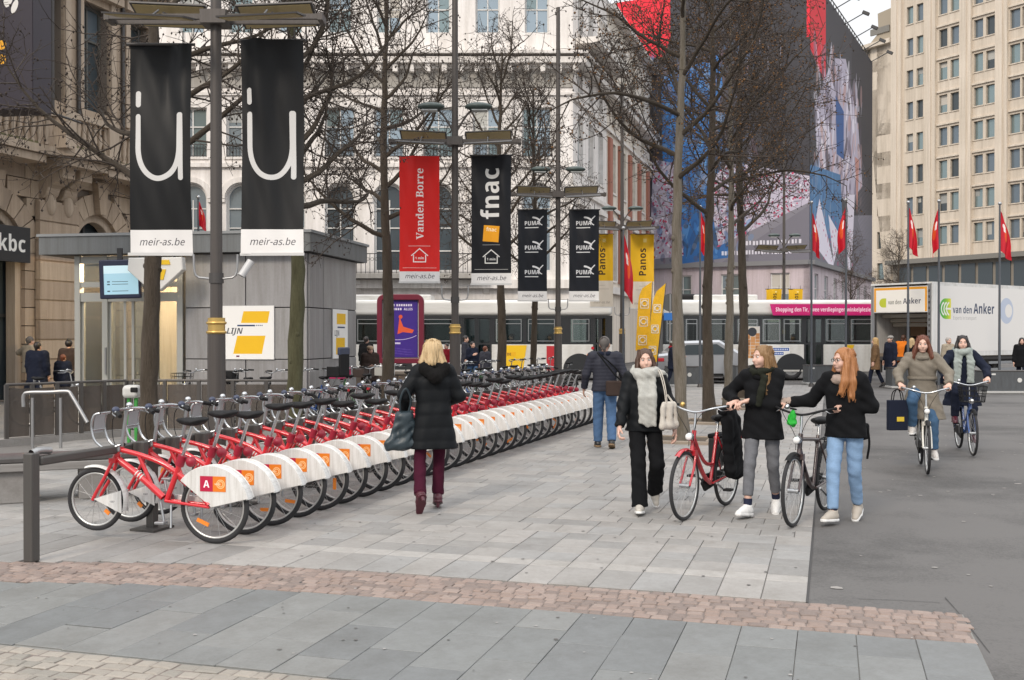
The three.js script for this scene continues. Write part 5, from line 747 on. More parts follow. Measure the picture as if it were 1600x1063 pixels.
function tree(label, pos, seed, o = {}) {
  srand(seed); const { H = 9.5, r = 0.115, low = 3.6, bark = 'dark', spread = 2.7, limbs = 17, cones = coneM, coneR = 0.0165, coneN = 0.7, leafy = 0, lean = 0, away = 0 } = o;
  const T = thing('bare_tree', label, 'tree', pos, 0, 'bare street trees'), tw = new Limbs(), buds = [], leaves = [];
  const n = 34, tp = []; for (let i = 0; i <= n; i++) tp.push(V(lean * i / n + (i ? rr(-0.012, 0.012) + 0.05 * Math.sin(i * 0.21 + seed) - 0.05 * Math.sin(seed) : 0), H * i / n, i ? rr(-0.012, 0.012) + 0.04 * Math.cos(i * 0.17 + seed) - 0.04 * Math.cos(seed) : 0));
  const trunk = new Limbs(), tr = tp.map((_, i) => { const q = i / n; return r * (q < 0.04 ? 1.25 : 1 - 0.82 * Math.pow(q, 1.15)) + (i ? rr(-0.011, 0.013) * (1 - q) : 0.02); }); trunk.add(tp, tr, 14); part('trunk', trunk.geo(), barkM[bark], T); for (let i = 0; i < 7; i++) { const hh = rr(0.6, low), p = lerpPath(tp, hh / H), a = rr(0, 6.28), q = r * 0.72; part('knot', new THREE.IcosahedronGeometry(rr(0.025, 0.042), 2).scale(1, 1.3, 1).translate(p.x + Math.cos(a) * q, p.y, p.z + Math.sin(a) * q), barkM[bark], T); }
  const bud = (p, k = 1) => { const s = coneR * rr(0.7, 1.25) * k; buds.push([p.x, p.y, p.z, s]); };
  let az = rr(0, 6);
  for (let k = 0; k < limbs; k++) {
    const q = k / (limbs - 1), h = low + (H * 0.97 - low) * Math.pow(q, 0.95), len = spread * (1 - 0.55 * q) * rr(0.75, 1.15), el = 0.38 + 0.55 * q + rr(-0.15, 0.2); az += 2.4 + rr(-0.4, 0.4);
    if (q < away && Math.sin(az) > 0.15) az = -az; const lp = wander(lerpPath(tp, h / H), V(Math.cos(az) * Math.cos(el), Math.sin(el), Math.sin(az) * Math.cos(el)), len, 10, 0.2, 0.04), lr = r * (0.42 - 0.2 * q), L = new Limbs(); L.add(lp, taper(11, lr, 0.009), 7); part('limb', L.geo(), barkM.dark, T);
    const ns = Math.round(len * 4.4);
    for (let i = 0; i < ns; i++) {
      const t = 0.16 + 0.84 * (i + rnd()) / ns, d = dirAt(lp, t), side = V(rr(-1, 1), rr(-0.5, 0.8), rr(-1, 1)).cross(d).normalize(), sl = (1.25 - 0.55 * t) * rr(0.6, 1.2) * (0.6 + spread * 0.16);
      const sp = wander(lerpPath(lp, t), d.clone().multiplyScalar(0.65).add(side), sl, 4, 0.25, 0.05); tw.add(sp, taper(5, 0.0145 * (1.2 - t * 0.5), 0.006), 4);
      const nt = Math.round(sl * 6.8);
      for (let j = 0; j < nt; j++) {
        const tt = 0.15 + 0.85 * (j + rnd()) / nt, d2 = dirAt(sp, tt), s2 = V(rr(-1, 1), rr(-0.7, 0.8), rr(-1, 1)).cross(d2).normalize(), tl = rr(0.22, 0.7);
        const t3 = wander(lerpPath(sp, tt), d2.clone().multiplyScalar(0.6).add(s2), tl, 3, 0.3, 0.03); tw.add(t3, taper(4, 0.0066, 0.0032), 3);
        for (let m = 0; m < 2; m++) { const t4 = wander(lerpPath(t3, rr(0.3, 0.95)), V(rr(-1, 1), rr(-0.8, 0.6), rr(-1, 1)), rr(0.08, 0.22), 2, 0.3, 0); tw.add(t4, taper(3, 0.004, 0.0026), 3); if (rnd() < coneN) bud(t4[2]); if (leafy && rnd() < leafy) leaves.push([t4[1].x, t4[1].y, t4[1].z, rr(0.012, 0.024)]); }
        if (rnd() < 0.5 * coneN) bud(t3[3]);
      }
      if (leafy) for (let m = 0; m < 4 * leafy; m++) { const p = lerpPath(sp, rnd()); leaves.push([p.x + rr(-0.04, 0.04), p.y + rr(-0.04, 0.04), p.z + rr(-0.04, 0.04), rr(0.014, 0.03)]); }
    }
  }
  part('twigs', tw.geo(), twigM, T, 'stuff');
  const oct = new THREE.OctahedronGeometry(1, 0).attributes.position.array, cloud = (list, m, nm, sy) => { const P = new Float32Array(list.length * oct.length), N = new Float32Array(P.length); list.forEach(([x, y, z, s], i) => { const a = rnd() * 6, c = Math.cos(a) * s, q = Math.sin(a) * s; for (let k = 0; k < oct.length; k += 3) { const o3 = i * oct.length + k, ox = oct[k] * c - oct[k + 2] * q, oz = oct[k] * q + oct[k + 2] * c, oy = oct[k + 1] * s * sy; P[o3] = x + ox; P[o3 + 1] = y - s + oy; P[o3 + 2] = z + oz; const l = Math.hypot(ox, oy, oz) || 1; N[o3] = ox / l; N[o3 + 1] = oy / l; N[o3 + 2] = oz / l; } }); const g = new THREE.BufferGeometry(); g.setAttribute('position', new THREE.BufferAttribute(P, 3)); g.setAttribute('normal', new THREE.BufferAttribute(N, 3)); part(nm, g, m, T, 'stuff'); };
  if (buds.length) cloud(buds, cones, 'seed_cones', 1.35);
  if (leaves.length) cloud(leaves, leafM, 'withered_leaves', 0.8);
  return T;
}
{
  const LT = [['bare tree nearest the camera, its trunk behind the first bicycles', 232, 14.4, 'dark', 11, {}], ['mossy green trunked bare tree in front of the kiosk wall', 457, 16.5, 'moss', 12, {}], ['bare tree left of the red banner, in front of the purple poster', 605, 21.6, 'dark', 13, {}]];
  const P = LT.map(([l, u, d, b, s, o]) => tree(l, [gx(u, d), 0, -d], s, { bark: b, r: 0.13, low: 3.8, spread: 3.0, limbs: 19, away: 0.75, ...o }));
  copyOf(P[2], [gx(783, 28.9), 0, -28.9], 0.15, 'slim bare tree below the black banner with the orange square'); copyOf(P[0], [gx(833, 31.2), 0, -31.2], -0.2, 'thin bare tree below the left navy logo banner').scale.set(0.8, 0.95, 0.8);
  const R = tree('pale trunked bare tree, first of the cluster beside the red bicycle', [gx(1066, 17.7), 0, -17.7], 21, { bark: 'pale', r: 0.11, low: 4.4, spread: 3.0, limbs: 16, coneN: 0.8, leafy: 0.5 });
  const R2 = tree('dark trunked bare tree with withered leaves, second of the cluster', [gx(1109, 21.4), 0, -21.4], 22, { r: 0.115, low: 4.2, H: 10.5, spread: 3.3, limbs: 16, coneN: 0.4, leafy: 0.8 });
  copyOf(R, [gx(1138, 25.5), 0, -25.5], 2.0, 'slender bare tree, third trunk of the cluster'); const c4 = copyOf(R2, [gx(1160, 29.2), 0, -29.2], 3.6, 'thick dark bare tree, fourth trunk of the cluster behind the blonde woman'); c4.scale.set(1.25, 1.1, 1.25);
  copyOf(P[1], [gx(20, 18.5), 0, -18.5], 1.1, 'bare tree left of the frame edge whose branches cross the dark hanging sign'); scene.children[scene.children.length - 1].position.x = gx(-70, 18.5);
  const far = copyOf(R2, [gx(1330, 58), 0, -58], 5, 'distant bare tree in front of the pink storey of the wrapped building'); far.scale.setScalar(0.62);
  const f2 = copyOf(P[2], [gx(1405, 62), 0, -62], 1, 'distant bare tree in front of the tower podium'); f2.scale.setScalar(0.75);
  for (const [u, d] of [[1066, 17.7], [1109, 21.4], [1138, 25.5], [1160, 29.2]]) { const pit = thing('tree_pit', 'stone edged earth pit at the foot of ' + ({ 1066: 'the pale first tree', 1109: 'the second tree', 1138: 'the slender third tree', 1160: 'the fourth tree' })[u] + ' of the cluster', 'tree pit', [gx(u, d), 0, -d], PHI, 'tree pits'); part('earth', box(0.84, 0.03, 0.84, 0, 0.012, 0), mat([0.09, 0.07, 0.05], 0.95, { tex: 'stone', rep: 3 }), pit); for (let i = 0; i < 4; i++) part('edging_stone', rbox(0.98, 0.06, 0.1, 0.01, 0, 0.02, 0).translate(0, 0, 0.47).rotateY(i * Math.PI / 2), mat([0.30, 0.25, 0.2], 0.85, { tex: 'stone', rep: 1 }), pit); }
}

// ---------------------------------------------------------------- shared red bicycles and their docking rail
function wheelGeo(r, tr, spokes = 18) {
  const tyre = new THREE.TorusGeometry(r - tr, tr, 7, 40), rim = new THREE.TorusGeometry(r - tr * 2.1, tr * 0.55, 5, 36), sp = [];
  for (let i = 0; i < spokes; i++) { const a = i / spokes * Math.PI * 2, b = a + (i % 2 ? 0.35 : -0.35), z = i % 2 ? 0.03 : -0.03; sp.push(rod([Math.cos(b) * 0.025, Math.sin(b) * 0.025, z], [Math.cos(a) * (r - tr * 2), Math.sin(a) * (r - tr * 2), 0], 0.0016, 0.0016, 3, false)); }
  return [tyre, rim, merge(sp), merge([rod([0, 0, -0.05], [0, 0, 0.05], 0.022, 0.022, 10)])];
}
function addWheel(parent, name, g, x, y, extra) { const w = sub(name, parent); w.position.set(x, y, 0); part('tyre', g[0], M.blackRubber, w); part('rim', g[1], M.rim, w); part('spokes', g[2], M.spoke, w, 'stuff'); part('hub', g[3], M.alu, w); if (extra) extra(w); return w; }
const sectorShape = (r0, r1, a0, a1) => { const s = new THREE.Shape(); s.moveTo(Math.cos(a0) * r0, Math.sin(a0) * r0); s.absarc(0, 0, r1, a0, a1); s.lineTo(Math.cos(a1) * r0, Math.sin(a1) * r0); if (r0 > 0.02) s.absarc(0, 0, r0, a1, a0, true); return s; };
function guard(r, w, a0, a1, n = 20) { const P = [], I = [], U = []; for (let i = 0; i <= n; i++) { const a = a0 + (a1 - a0) * i / n, c = Math.cos(a), s = Math.sin(a); for (const [dr, z] of [[-0.012, -w / 2], [0, -w * 0.3], [0.004, 0], [0, w * 0.3], [-0.012, w / 2]]) { P.push(c * (r + dr), s * (r + dr), z); U.push(i * 0.05, z); } } for (let i = 0; i < n; i++) for (let k = 0; k < 4; k++) { const a = i * 5 + k; I.push(a, a + 1, a + 5, a + 1, a + 6, a + 5); } const g = new THREE.BufferGeometry(); g.setAttribute('position', new THREE.Float32BufferAttribute(P, 3)); g.setAttribute('uv', new THREE.Float32BufferAttribute(U, 2)); g.setIndex(I); g.computeVertexNormals(); return g; }
const saddleGeo = (x, y, l = 0.27) => { const pts = []; const g = new THREE.SphereGeometry(1, 14, 9), p = g.attributes.position; for (let i = 0; i < p.count; i++) { const a = p.getX(i), wv = a > -0.1 ? 0.10 - 0.072 * Math.min(1, (a + 0.1) / 0.7) : 0.10; p.setXYZ(i, x + a * l / 2, y + p.getY(i) * 0.035 + (a < -0.6 ? 0.012 : 0) + 0.01 * a * a, p.getZ(i) * wv); } g.computeVertexNormals(); return g; };
const redPaint = mat([0.60, 0.012, 0.022], 0.28, { clearcoat: 0.9, clearcoatRoughness: 0.1 }), crimson = mat([0.30, 0.01, 0.03], 0.4), coverM = mat([0.72, 0.715, 0.70], 0.4, { clearcoat: 0.2, tex: 'streak', rep: 1.5 }), navy = mat([0.04, 0.05, 0.09], 0.4), greyPlate = mat([0.36, 0.36, 0.37], 0.5);
const logoM = printMat(256, 140, (c, w, h) => { c.fillStyle = '#b5173f'; c.fillRect(0, 0, w / 2, h); c.fillStyle = '#de7a1f'; c.fillRect(w / 2, 0, w / 2, h); c.fillStyle = '#f5eef0'; c.font = 'bold 92px sans-serif'; c.textAlign = 'center'; c.fillText('A', w * 0.25, 104); c.strokeStyle = '#f3c793'; c.lineWidth = 7; for (const [x, r] of [[205, 38], [205, 24]]) { c.beginPath(); c.arc(x, 70, r, 0, 7); c.stroke(); } c.fillStyle = '#f3d9b8'; c.font = 'bold 30px sans-serif'; c.fillText('velo', 175, 80); }, 0.4);
const plateM = printMat(160, 60, (c, w, h) => { c.fillStyle = '#d6d5d2'; c.fillRect(0, 0, w, h); c.fillStyle = '#55565c'; c.font = 'bold 40px sans-serif'; c.textAlign = 'center'; c.fillText('1307', w / 2, 44); }, 0.5);
const wF = wheelGeo(0.262, 0.021, 18), wR = wheelGeo(0.302, 0.022, 18);
function sharedBike() {
  const B = thing('shared_bicycle', 'first red shared bicycle with white wheel cover, nearest the camera', 'bicycle', [0, 0, 0], 0, 'red shared bicycles in the docking row');
  const R = 0.302, hx = 1.075, hyy = 0.325;
  addWheel(B, 'rear_wheel', wR, 0, R, (w) => part('reflector', box(0.11, 0.03, 0.012, 0.1, -0.13, -0.01, 0, 0, 0.4), M.orange, w)); addWheel(B, 'front_wheel', wF, hx, hyy, (w) => part('reflector', box(0.05, 0.03, 0.012, -0.11, -0.1, -0.01, 0, 0, 0.7), M.orange, w));
  const fr = sub('frame', B);
  part('top_tube', tube([[0.86, 0.745, 0], [0.62, 0.69, 0], [0.42, 0.615, 0], [0.2, 0.465, 0], [0.02, R + 0.015, -0.05]], 0.021, 22, 8), redPaint, fr); part('seat_stay', tube([[0.42, 0.615, 0.01], [0.2, 0.47, 0.04], [0.02, R + 0.015, 0.055]], 0.014, 12, 6), redPaint, fr);
  part('down_tube', tube([[0.89, 0.675, 0], [0.66, 0.52, 0], [0.46, 0.36, 0]], 0.029, 10, 9), redPaint, fr); part('seat_tube', rod([0.43, 0.33, 0], [0.29, 0.69, 0], 0.023, 0.023, 9), redPaint, fr);
  for (const s of [-1, 1]) part('chain_stay', rod([0.43, 0.335, s * 0.02], [0.02, R, s * 0.055], 0.014, 0.012, 7), redPaint, fr); part('head_tube', rod([0.893, 0.665, 0], [0.845, 0.775, 0], 0.029, 0.029, 12), redPaint, fr); part('brace', rod([0.68, 0.70, 0], [0.57, 0.47, 0], 0.017, 0.017, 7), redPaint, fr);
  for (let i = 0; i < 3; i++) part('frame_mark', rod([0.70 - i * 0.022, 0.551 - i * 0.0155, 0], [0.692 - i * 0.022, 0.546 - i * 0.0155, 0], 0.0305, 0.0305, 9, false), coverM, fr);
  const fk = sub('fork', B); for (const s of [-1, 1]) part('blade', tube([[0.895, 0.66, s * 0.035], [0.96, 0.52, s * 0.05], [1.04, 0.39, s * 0.05], [hx, hyy, s * 0.048]], 0.015, 10, 7), redPaint, fk); part('crown', box(0.06, 0.04, 0.1, 0.895, 0.655, 0), redPaint, fk);
  const rc = sub('rear_cover', B); for (const s of [-1, 1]) part('side_shield', new THREE.ExtrudeGeometry(sectorShape(0.01, 0.333, 0.68, 2.9), { depth: 0.005, bevelEnabled: true, bevelSize: 0.004, bevelThickness: 0.004, bevelSegments: 1, curveSegments: 22 }).translate(0.01, R, s > 0 ? 0.050 : -0.056), coverM, rc); 
  part('mudguard', guard(0.334, 0.12, 0.60, 2.93, 26).translate(0.01, R, 0), coverM, rc);
  for (const s of [-1, 1]) { const m = part('logo', sheet(0.225, 0.124), logoM, rc); m.position.set(-0.015, R + 0.19, s * 0.0625); m.rotation.y = s < 0 ? Math.PI : 0; }
  const mg = sub('front_mudguard', B); part('blade', guard(0.285, 0.07, 1.25, 3.45, 20).translate(hx, hyy, 0), coverM, mg); part('inner_stripe', guard(0.281, 0.05, 1.9, 3.3, 16).translate(hx, hyy, 0), navy, mg);
  for (const s of [-1, 1]) part('number_plate', extrude([[hx - 0.015, hyy + 0.01], [hx - 0.262, hyy + 0.085], [hx - 0.268, hyy - 0.10]], 0.004, [], 0.002).translate(0, 0, s > 0 ? 0.05 : -0.054), coverM, mg); const np = part('number', sheet(0.085, 0.032).rotateY(Math.PI).translate(hx - 0.185, hyy - 0.006, -0.0575), plateM, mg);
  const st = sub('saddle_post', B); part('post', rod([0.30, 0.66, 0], [0.195, 0.955, 0], 0.015, 0.015, 8), M.chrome, st); part('clamp', [rod([0.315, 0.625, 0], [0.283, 0.708, 0], 0.036, 0.036, 10), ball(0.045, 0.205, 0.66, -0.01, 1, 1, 0.9)], crimson, st); part('saddle', saddleGeo(0.20, 0.985, 0.29), M.black, st);
  const hb = sub('handlebar', B); part('stem', rod([0.845, 0.77, 0], [0.79, 1.135, 0], 0.016, 0.016, 9), M.alu, hb); part('bar', tube([[0.70, 1.12, -0.26], [0.77, 1.14, -0.19], [0.80, 1.145, -0.06], [0.80, 1.145, 0.06], [0.77, 1.14, 0.19], [0.70, 1.12, 0.26]], 0.012, 24, 7), M.chrome, hb);
  for (const s of [-1, 1]) { part('grip', rod([0.73, 1.128, s * 0.228], [0.665, 1.107, s * 0.29], 0.018, 0.017, 8), M.black, hb); part('brake_lever', tube([[0.80, 1.14, s * 0.15], [0.79, 1.12, s * 0.2], [0.72, 1.10, s * 0.26]], 0.006, 6, 5), M.alu, hb); } part('bell', ball(0.028, 0.81, 1.17, 0.07), M.chrome, hb); part('shifter', ball(0.03, 0.775, 1.15, -0.18, 1, 0.9, 1.2), navy, hb);
  const rk = sub('front_rack', B); for (const s of [-1, 1]) part('loop', tube([[0.83, 0.83, s * 0.03], [0.93, 0.80, s * 0.07], [1.02, 0.86, s * 0.09], [1.055, 0.97, s * 0.09], [1.035, 1.07, s * 0.085], [0.99, 1.09, s * 0.07]], 0.011, 22, 7), M.chrome, rk); part('cross_bar', [rod([0.99, 1.09, -0.07], [0.99, 1.09, 0.07], 0.01), rod([1.05, 0.95, -0.09], [1.05, 0.95, 0.09], 0.008), rod([0.94, 0.805, -0.07], [0.94, 0.805, 0.07], 0.008)], M.chrome, rk);
  part('plate', box(0.008, 0.15, 0.13, 1.045, 1.0, 0, 0, 0, 0.12), greyPlate, rk); part('lock_head', [rbox(0.07, 0.06, 0.08, 0.015, 0.87, 0.80, 0)], M.alu, rk); part('cable', tube([[0.79, 1.1, -0.05], [0.88, 1.06, -0.05], [0.90, 0.9, -0.03], [0.86, 0.76, -0.02]], 0.004, 10, 4), M.black, rk);
  const ck = sub('crank_set', B); part('chain_ring', disc(0.075, 0.012, 0.45, 0.335, 0.045, 20), M.alu, ck); for (const s of [-1, 1]) part('crank_arm', rod([0.45, 0.335, s * 0.06], [0.45 + s * 0.04, 0.335 + s * 0.155, s * 0.075], 0.013, 0.011, 6), M.alu, ck); for (const s of [-1, 1]) part('pedal', rbox(0.085, 0.022, 0.07, 0.006, 0.45 + s * 0.04, 0.335 + s * 0.16, s * 0.12, 1), M.alu, ck); part('chain_case', rbox(0.44, 0.1, 0.02, 0.008, 0.235, 0.325, 0.075), coverM, ck);
  hb.position.y = -0.065; rk.position.y = -0.045; B.scale.setScalar(1.06);
  const kst = part('kickstand', rod([0.36, 0.31, -0.05], [0.34, 0.13, -0.09], 0.01), M.alu, B);
  return B;
}
const ROW = V(0.319, 0, -0.948), bikeTurn = 2.93;
{
  const B = sharedBike(), ord = ['first', 'second', 'third', 'fourth', 'fifth', 'sixth', 'seventh', 'eighth', 'ninth', 'tenth', 'eleventh', 'twelfth', 'thirteenth', 'fourteenth', 'fifteenth', 'sixteenth', 'seventeenth', 'eighteenth', 'nineteenth', 'twentieth', 'twenty-first', 'twenty-second', 'twenty-third', 'twenty-fourth', 'twenty-fifth', 'twenty-sixth', 'twenty-seventh', 'twenty-eighth', 'last'];
  srand(700); const p0 = V(-2.55, 0, -9.05);
  for (let i = 0; i < 29; i++) {
    const p = p0.clone().addScaledVector(ROW, i * 0.455 + (i ? rr(-0.02, 0.02) : 0)), t = bikeTurn + (i ? rr(-0.035, 0.035) : 0);
    const o = i ? copyOf(B, p, t, ord[i] + ' red shared bicycle in the docking row, counted from the camera') : B; o.position.copy(p); o.rotation.y = t;
    if (i) { // each one leans, steers and sits a little differently
      o.rotation.order = 'YXZ'; o.rotation.x = rr(-0.035, 0.035); const st = rr(-0.16, 0.16);
      for (const k of o.children) { if (['handlebar', 'front_rack'].includes(k.name)) { k.rotation.y = st; k.position.set(0.84 - Math.cos(st) * 0.84, k.position.y, Math.sin(st) * 0.84); } if (k.name === 'saddle_post') { const q = rr(-0.05, 0.045); k.position.set(-q * 0.35, q, 0); } if (k.name.endsWith('_wheel')) k.rotation.z = rr(0, 6.28); }
    }
    o.updateMatrixWorld(true);
  }
  // docking rail
  const D = thing('docking_rail', 'long dark steel docking rail holding the red shared bicycles', 'bike rack', [-3.80, 0, -8.34], Math.atan2(0.948, 0.319)), m = mat([0.095, 0.09, 0.085], 0.5, { metalness: 0.3, tex: 'streak', rep: 1 }), L = 14.2;
  part('end_post', rbox(0.09, 0.86, 0.09, 0.012, 0.0, 0.43, 0), m, D); part('beam', [rbox(L, 0.075, 0.08, 0.02, L / 2 + 0.045, 0.79, 0.02)], m, D); part('end_cap', tube([[0.0, 0.855, 0], [0.08, 0.87, 0], [0.2, 0.86, 0]], 0.03, 8, 8), M.steel, D);
  for (let i = 1; i < 10; i++) { part('post', box(0.075, 0.752, 0.075, i * 1.46, 0.376, 0.02), m, D); part('foot_plate', box(0.3, 0.02, 0.26, i * 1.46, 0.012, 0.02), m, D); } for (let i = 0; i < 29; i++) part('dock', rbox(0.07, 0.12, 0.12, 0.01, 1.17 + i * 0.455, 0.78, 0.12), m, D);
}
// ---------------------------------------------------------------- ordinary bicycles
const wC = wheelGeo(0.335, 0.019, 24), wSm = wheelGeo(0.335, 0.021, 12);
const paints = { red: mat([0.42, 0.012, 0.022], 0.3, { clearcoat: 0.8 }), dark: mat([0.055, 0.035, 0.035], 0.35, { clearcoat: 0.5 }), cream: mat([0.62, 0.60, 0.54], 0.35, { clearcoat: 0.5 }), blue: mat([0.03, 0.08, 0.25], 0.3, { clearcoat: 0.6 }), black: mat([0.03, 0.03, 0.032], 0.4), silver: mat([0.4, 0.4, 0.4], 0.35, { metalness: 0.7 }), green: mat([0.05, 0.12, 0.06], 0.4) };
function cityBike(label, paint, rear, turn, o = {}) {
  const B = thing('bicycle', label, 'bicycle', rear, turn, o.group), R = 0.335, hx = 1.08, pm = paints[paint], W = o.simple ? wSm : wC, sg = o.guards || M.black, { side = 1 } = o;
  addWheel(B, 'rear_wheel', W, 0, R); addWheel(B, 'front_wheel', W, hx, R);
  const fr = sub('frame', B);
  part('down_tube', tube([[0.875, 0.70, 0], [0.74, 0.52, 0], [0.58, 0.36, 0], [0.44, 0.29, 0]], 0.024, 14, 8), pm, fr); part('top_tube', tube(o.high ? [[0.86, 0.80, 0], [0.6, 0.78, 0], [0.29, 0.75, 0]] : [[0.86, 0.79, 0], [0.72, 0.62, 0], [0.56, 0.5, 0], [0.37, 0.47, 0]], 0.019, 14, 8), pm, fr); part('seat_tube', rod([0.44, 0.29, 0], [0.265, 0.79, 0], 0.018, 0.018, 8), pm, fr); part('head_tube', rod([0.905, 0.64, 0], [0.845, 0.85, 0], 0.023, 0.023, 10), pm, fr);
  for (const s of [-1, 1]) { part('chain_stay', rod([0.44, 0.29, s * 0.03], [0, R, s * 0.06], 0.011), pm, fr); part('seat_stay', rod([0.28, 0.74, s * 0.02], [0, R, s * 0.06], 0.009), pm, fr); }
  const fk = sub('fork', B); for (const s of [-1, 1]) part('blade', tube([[0.91, 0.63, s * 0.04], [0.97, 0.5, s * 0.05], [hx, R, s * 0.05]], 0.013, 8, 6), o.forkM || pm, fk); part('crown', box(0.06, 0.05, 0.1, 0.91, 0.64, 0), pm, fk);
  part('front_mudguard', guard(R + 0.025, 0.055, 1.0, 2.75, 16).translate(hx, R, 0), o.fg || sg, B); part('rear_mudguard', guard(R + 0.025, 0.055, 0.45, 2.9, 18).translate(0, R, 0).scale(1, 1, 1), sg, B);
  const st = sub('saddle_post', B); part('post', rod([0.275, 0.76, 0], [0.235, 0.90, 0], 0.013), M.chrome, st); part('saddle', saddleGeo(0.225, 0.93, 0.26), o.saddleM || M.black, st); part('springs', [rod([0.16, 0.87, -0.05], [0.16, 0.92, -0.05], 0.014), rod([0.16, 0.87, 0.05], [0.16, 0.92, 0.05], 0.014)], M.chrome, st);
  const hb = sub('handlebar', B), gw = o.bar || 0.29; part('stem', rod([0.848, 0.84, 0], [0.815, 1.03, 0], 0.013), M.chrome, hb); part('bar', tube([[0.60, 1.085, -gw], [0.72, 1.09, -gw + 0.01], [0.82, 1.07, -gw * 0.62], [0.835, 1.035, -0.05], [0.835, 1.035, 0.05], [0.82, 1.07, gw * 0.62], [0.72, 1.09, gw - 0.01], [0.60, 1.085, gw]], 0.0115, 34, 7), o.barM || M.chrome, hb);
  for (const s of [-1, 1]) { part('grip', rod([0.70, 1.09, s * (gw - 0.006)], [0.585, 1.084, s * gw], 0.0165, 0.0165, 9), M.black, hb); part('brake_lever', tube([[0.80, 1.075, s * gw * 0.75], [0.78, 1.05, s * (gw - 0.03)], [0.66, 1.05, s * (gw + 0.0)]], 0.005, 8, 5), M.chrome, hb); } part('bell', ball(0.026, 0.80, 1.10, gw * 0.5), o.bellM || M.chrome, hb);
  if (!o.simple) { for (const s of [-1, 1]) part('brake_cable', tube([[0.80, 1.07, s * 0.2], [0.97, 1.02, s * 0.12], [0.93, 0.84, s * 0.03], [0.91, 0.7, s * 0.03]], 0.0035, 12, 4), M.black, hb); }
  const lp = sub('headlamp', B); part('housing', ball(0.042, 0.955, 0.80, 0, 1.2, 1, 1), M.chrome, lp); part('lens', ball(0.034, 0.985, 0.80, 0, 0.7, 1, 1), M.white, lp); part('bracket', rod([0.90, 0.76, 0], [0.95, 0.79, 0], 0.008), M.alu, lp);
  const ck = sub('crank_set', B), pa = o.crank ?? 0.5; part('chain_case', extrude([[-0.06, 0.29], [-0.05, 0.37], [0.46, 0.37], [0.54, 0.29], [0.46, 0.21], [-0.05, 0.28]], 0.02, [], 0.006).translate(0, 0, 0.04), o.caseM || M.black, ck);
  for (const s of [-1, 1]) { const px = 0.44 + s * Math.cos(pa) * 0.165, py = 0.29 + s * Math.sin(pa) * 0.165; part('crank_arm', rod([0.44, 0.29, s * 0.07], [px, py, s * 0.085], 0.011), M.alu, ck); part('pedal', rbox(0.09, 0.024, 0.085, 0.006, px, py, s * 0.135, 1), M.black, ck); }
  if (o.rack !== false) part('carrier', [...[-1, 1].flatMap((s) => [rod([0.2, 0.72, s * 0.05], [-0.36, 0.74, s * 0.06], 0.007), rod([-0.2, 0.735, s * 0.06], [0, R, s * 0.075], 0.006)]), ...[0.05, -0.1, -0.25, -0.36].map((x) => rod([x, 0.73, -0.055], [x, 0.73, 0.055], 0.006))], o.rackM || M.black, B);
  part('rear_light', rbox(0.03, 0.05, 0.08, 0.01, -0.37, 0.70, 0), M.redRefl, B);
  if (o.stand) part('kickstand', rod([0.34, 0.28, -0.05], [0.28, 0.02, -0.16], 0.01), M.alu, B);
  if (o.basket) { const bk = sub('basket', B), L = []; for (let i = 0; i <= 6; i++) { const z = -0.18 + i * 0.06; L.push(rod([0.90, 0.80, z * 0.8], [0.88, 1.03, z], 0.004, 0.004, 4), rod([1.14, 0.80, z * 0.8], [1.17, 1.03, z], 0.004, 0.004, 4)); } for (const [y, k] of [[0.80, 0.8], [0.88, 0.87], [0.96, 0.94], [1.03, 1]]) L.push(tube([[0.89, y, -0.18 * k], [0.89, y, 0.18 * k], [1.15, y, 0.18 * k], [1.15, y, -0.18 * k]], 0.005, 24, 4, true, 0.1)); for (let i = 0; i <= 4; i++) L.push(rod([0.90 + i * 0.06, 0.80, -0.15], [0.90 + i * 0.06, 0.80, 0.15], 0.004, 0.004, 4), rod([0.90 + i * 0.06, 0.80, -0.15], [0.90 + i * 0.06, 1.03, -0.18], 0.004, 0.004, 4), rod([0.90 + i * 0.06, 0.80, 0.15], [0.90 + i * 0.06, 1.03, 0.18], 0.004, 0.004, 4)); part('wires', L, M.black, bk); }
  if (o.child) { const cs = sub('child_seat', B); part('shell', [rbox(0.3, 0.06, 0.3, 0.025, -0.1, 0.98, 0), rbox(0.07, 0.46, 0.3, 0.03, -0.27, 1.2, 0), rbox(0.3, 0.2, 0.04, 0.015, -0.12, 1.06, 0.15), rbox(0.3, 0.2, 0.04, 0.015, -0.12, 1.06, -0.15)], M.black, cs); part('headrest', rbox(0.09, 0.16, 0.32, 0.03, -0.26, 1.46, 0), navy, cs); part('mount', rod([0.05, 0.75, 0], [-0.12, 0.97, 0], 0.014), M.alu, cs); }
  if (o.crate) part('crate', [rbox(0.36, 0.24, 0.34, 0.015, 1.02, 0.96, 0)], o.crate, B);
  B.updateMatrixWorld(true); return B;
}
const headTurn = (hx, hd) => Math.atan2(hd, hx);       // heading (x to the right, d away) to rotation about y: local +x -> (hx, 0, -hd)
const grip = (B, s) => B.localToWorld(V(0.645, 1.088, s * 0.285));
const rearFrom = (fu, fv, hx, hd) => { const d = F * EYE / (fv - HZ), x = gx(fu, d); return V(x - hx * 1.08, 0, -(d - hd * 1.08)); };
const RB = cityBike('red city bicycle pushed by the blonde woman in black coat', 'red', rearFrom(1070, 814, -0.545, -0.838), headTurn(-0.545, -0.838), { fg: paints.red, bellM: M.gold });
const DB = cityBike('dark brown city bicycle with red fork stripe pushed by the red haired woman', 'dark', rearFrom(1240, 824, -0.53, -0.848), headTurn(-0.53, -0.848), { barM: M.black, forkM: paints.dark, high: true });
const WB = cityBike('cream city bicycle ridden by the woman in the long taupe coat', 'cream', rearFrom(1450, 742, -0.29, -0.957), headTurn(-0.29, -0.957), { crank: 1.35 });
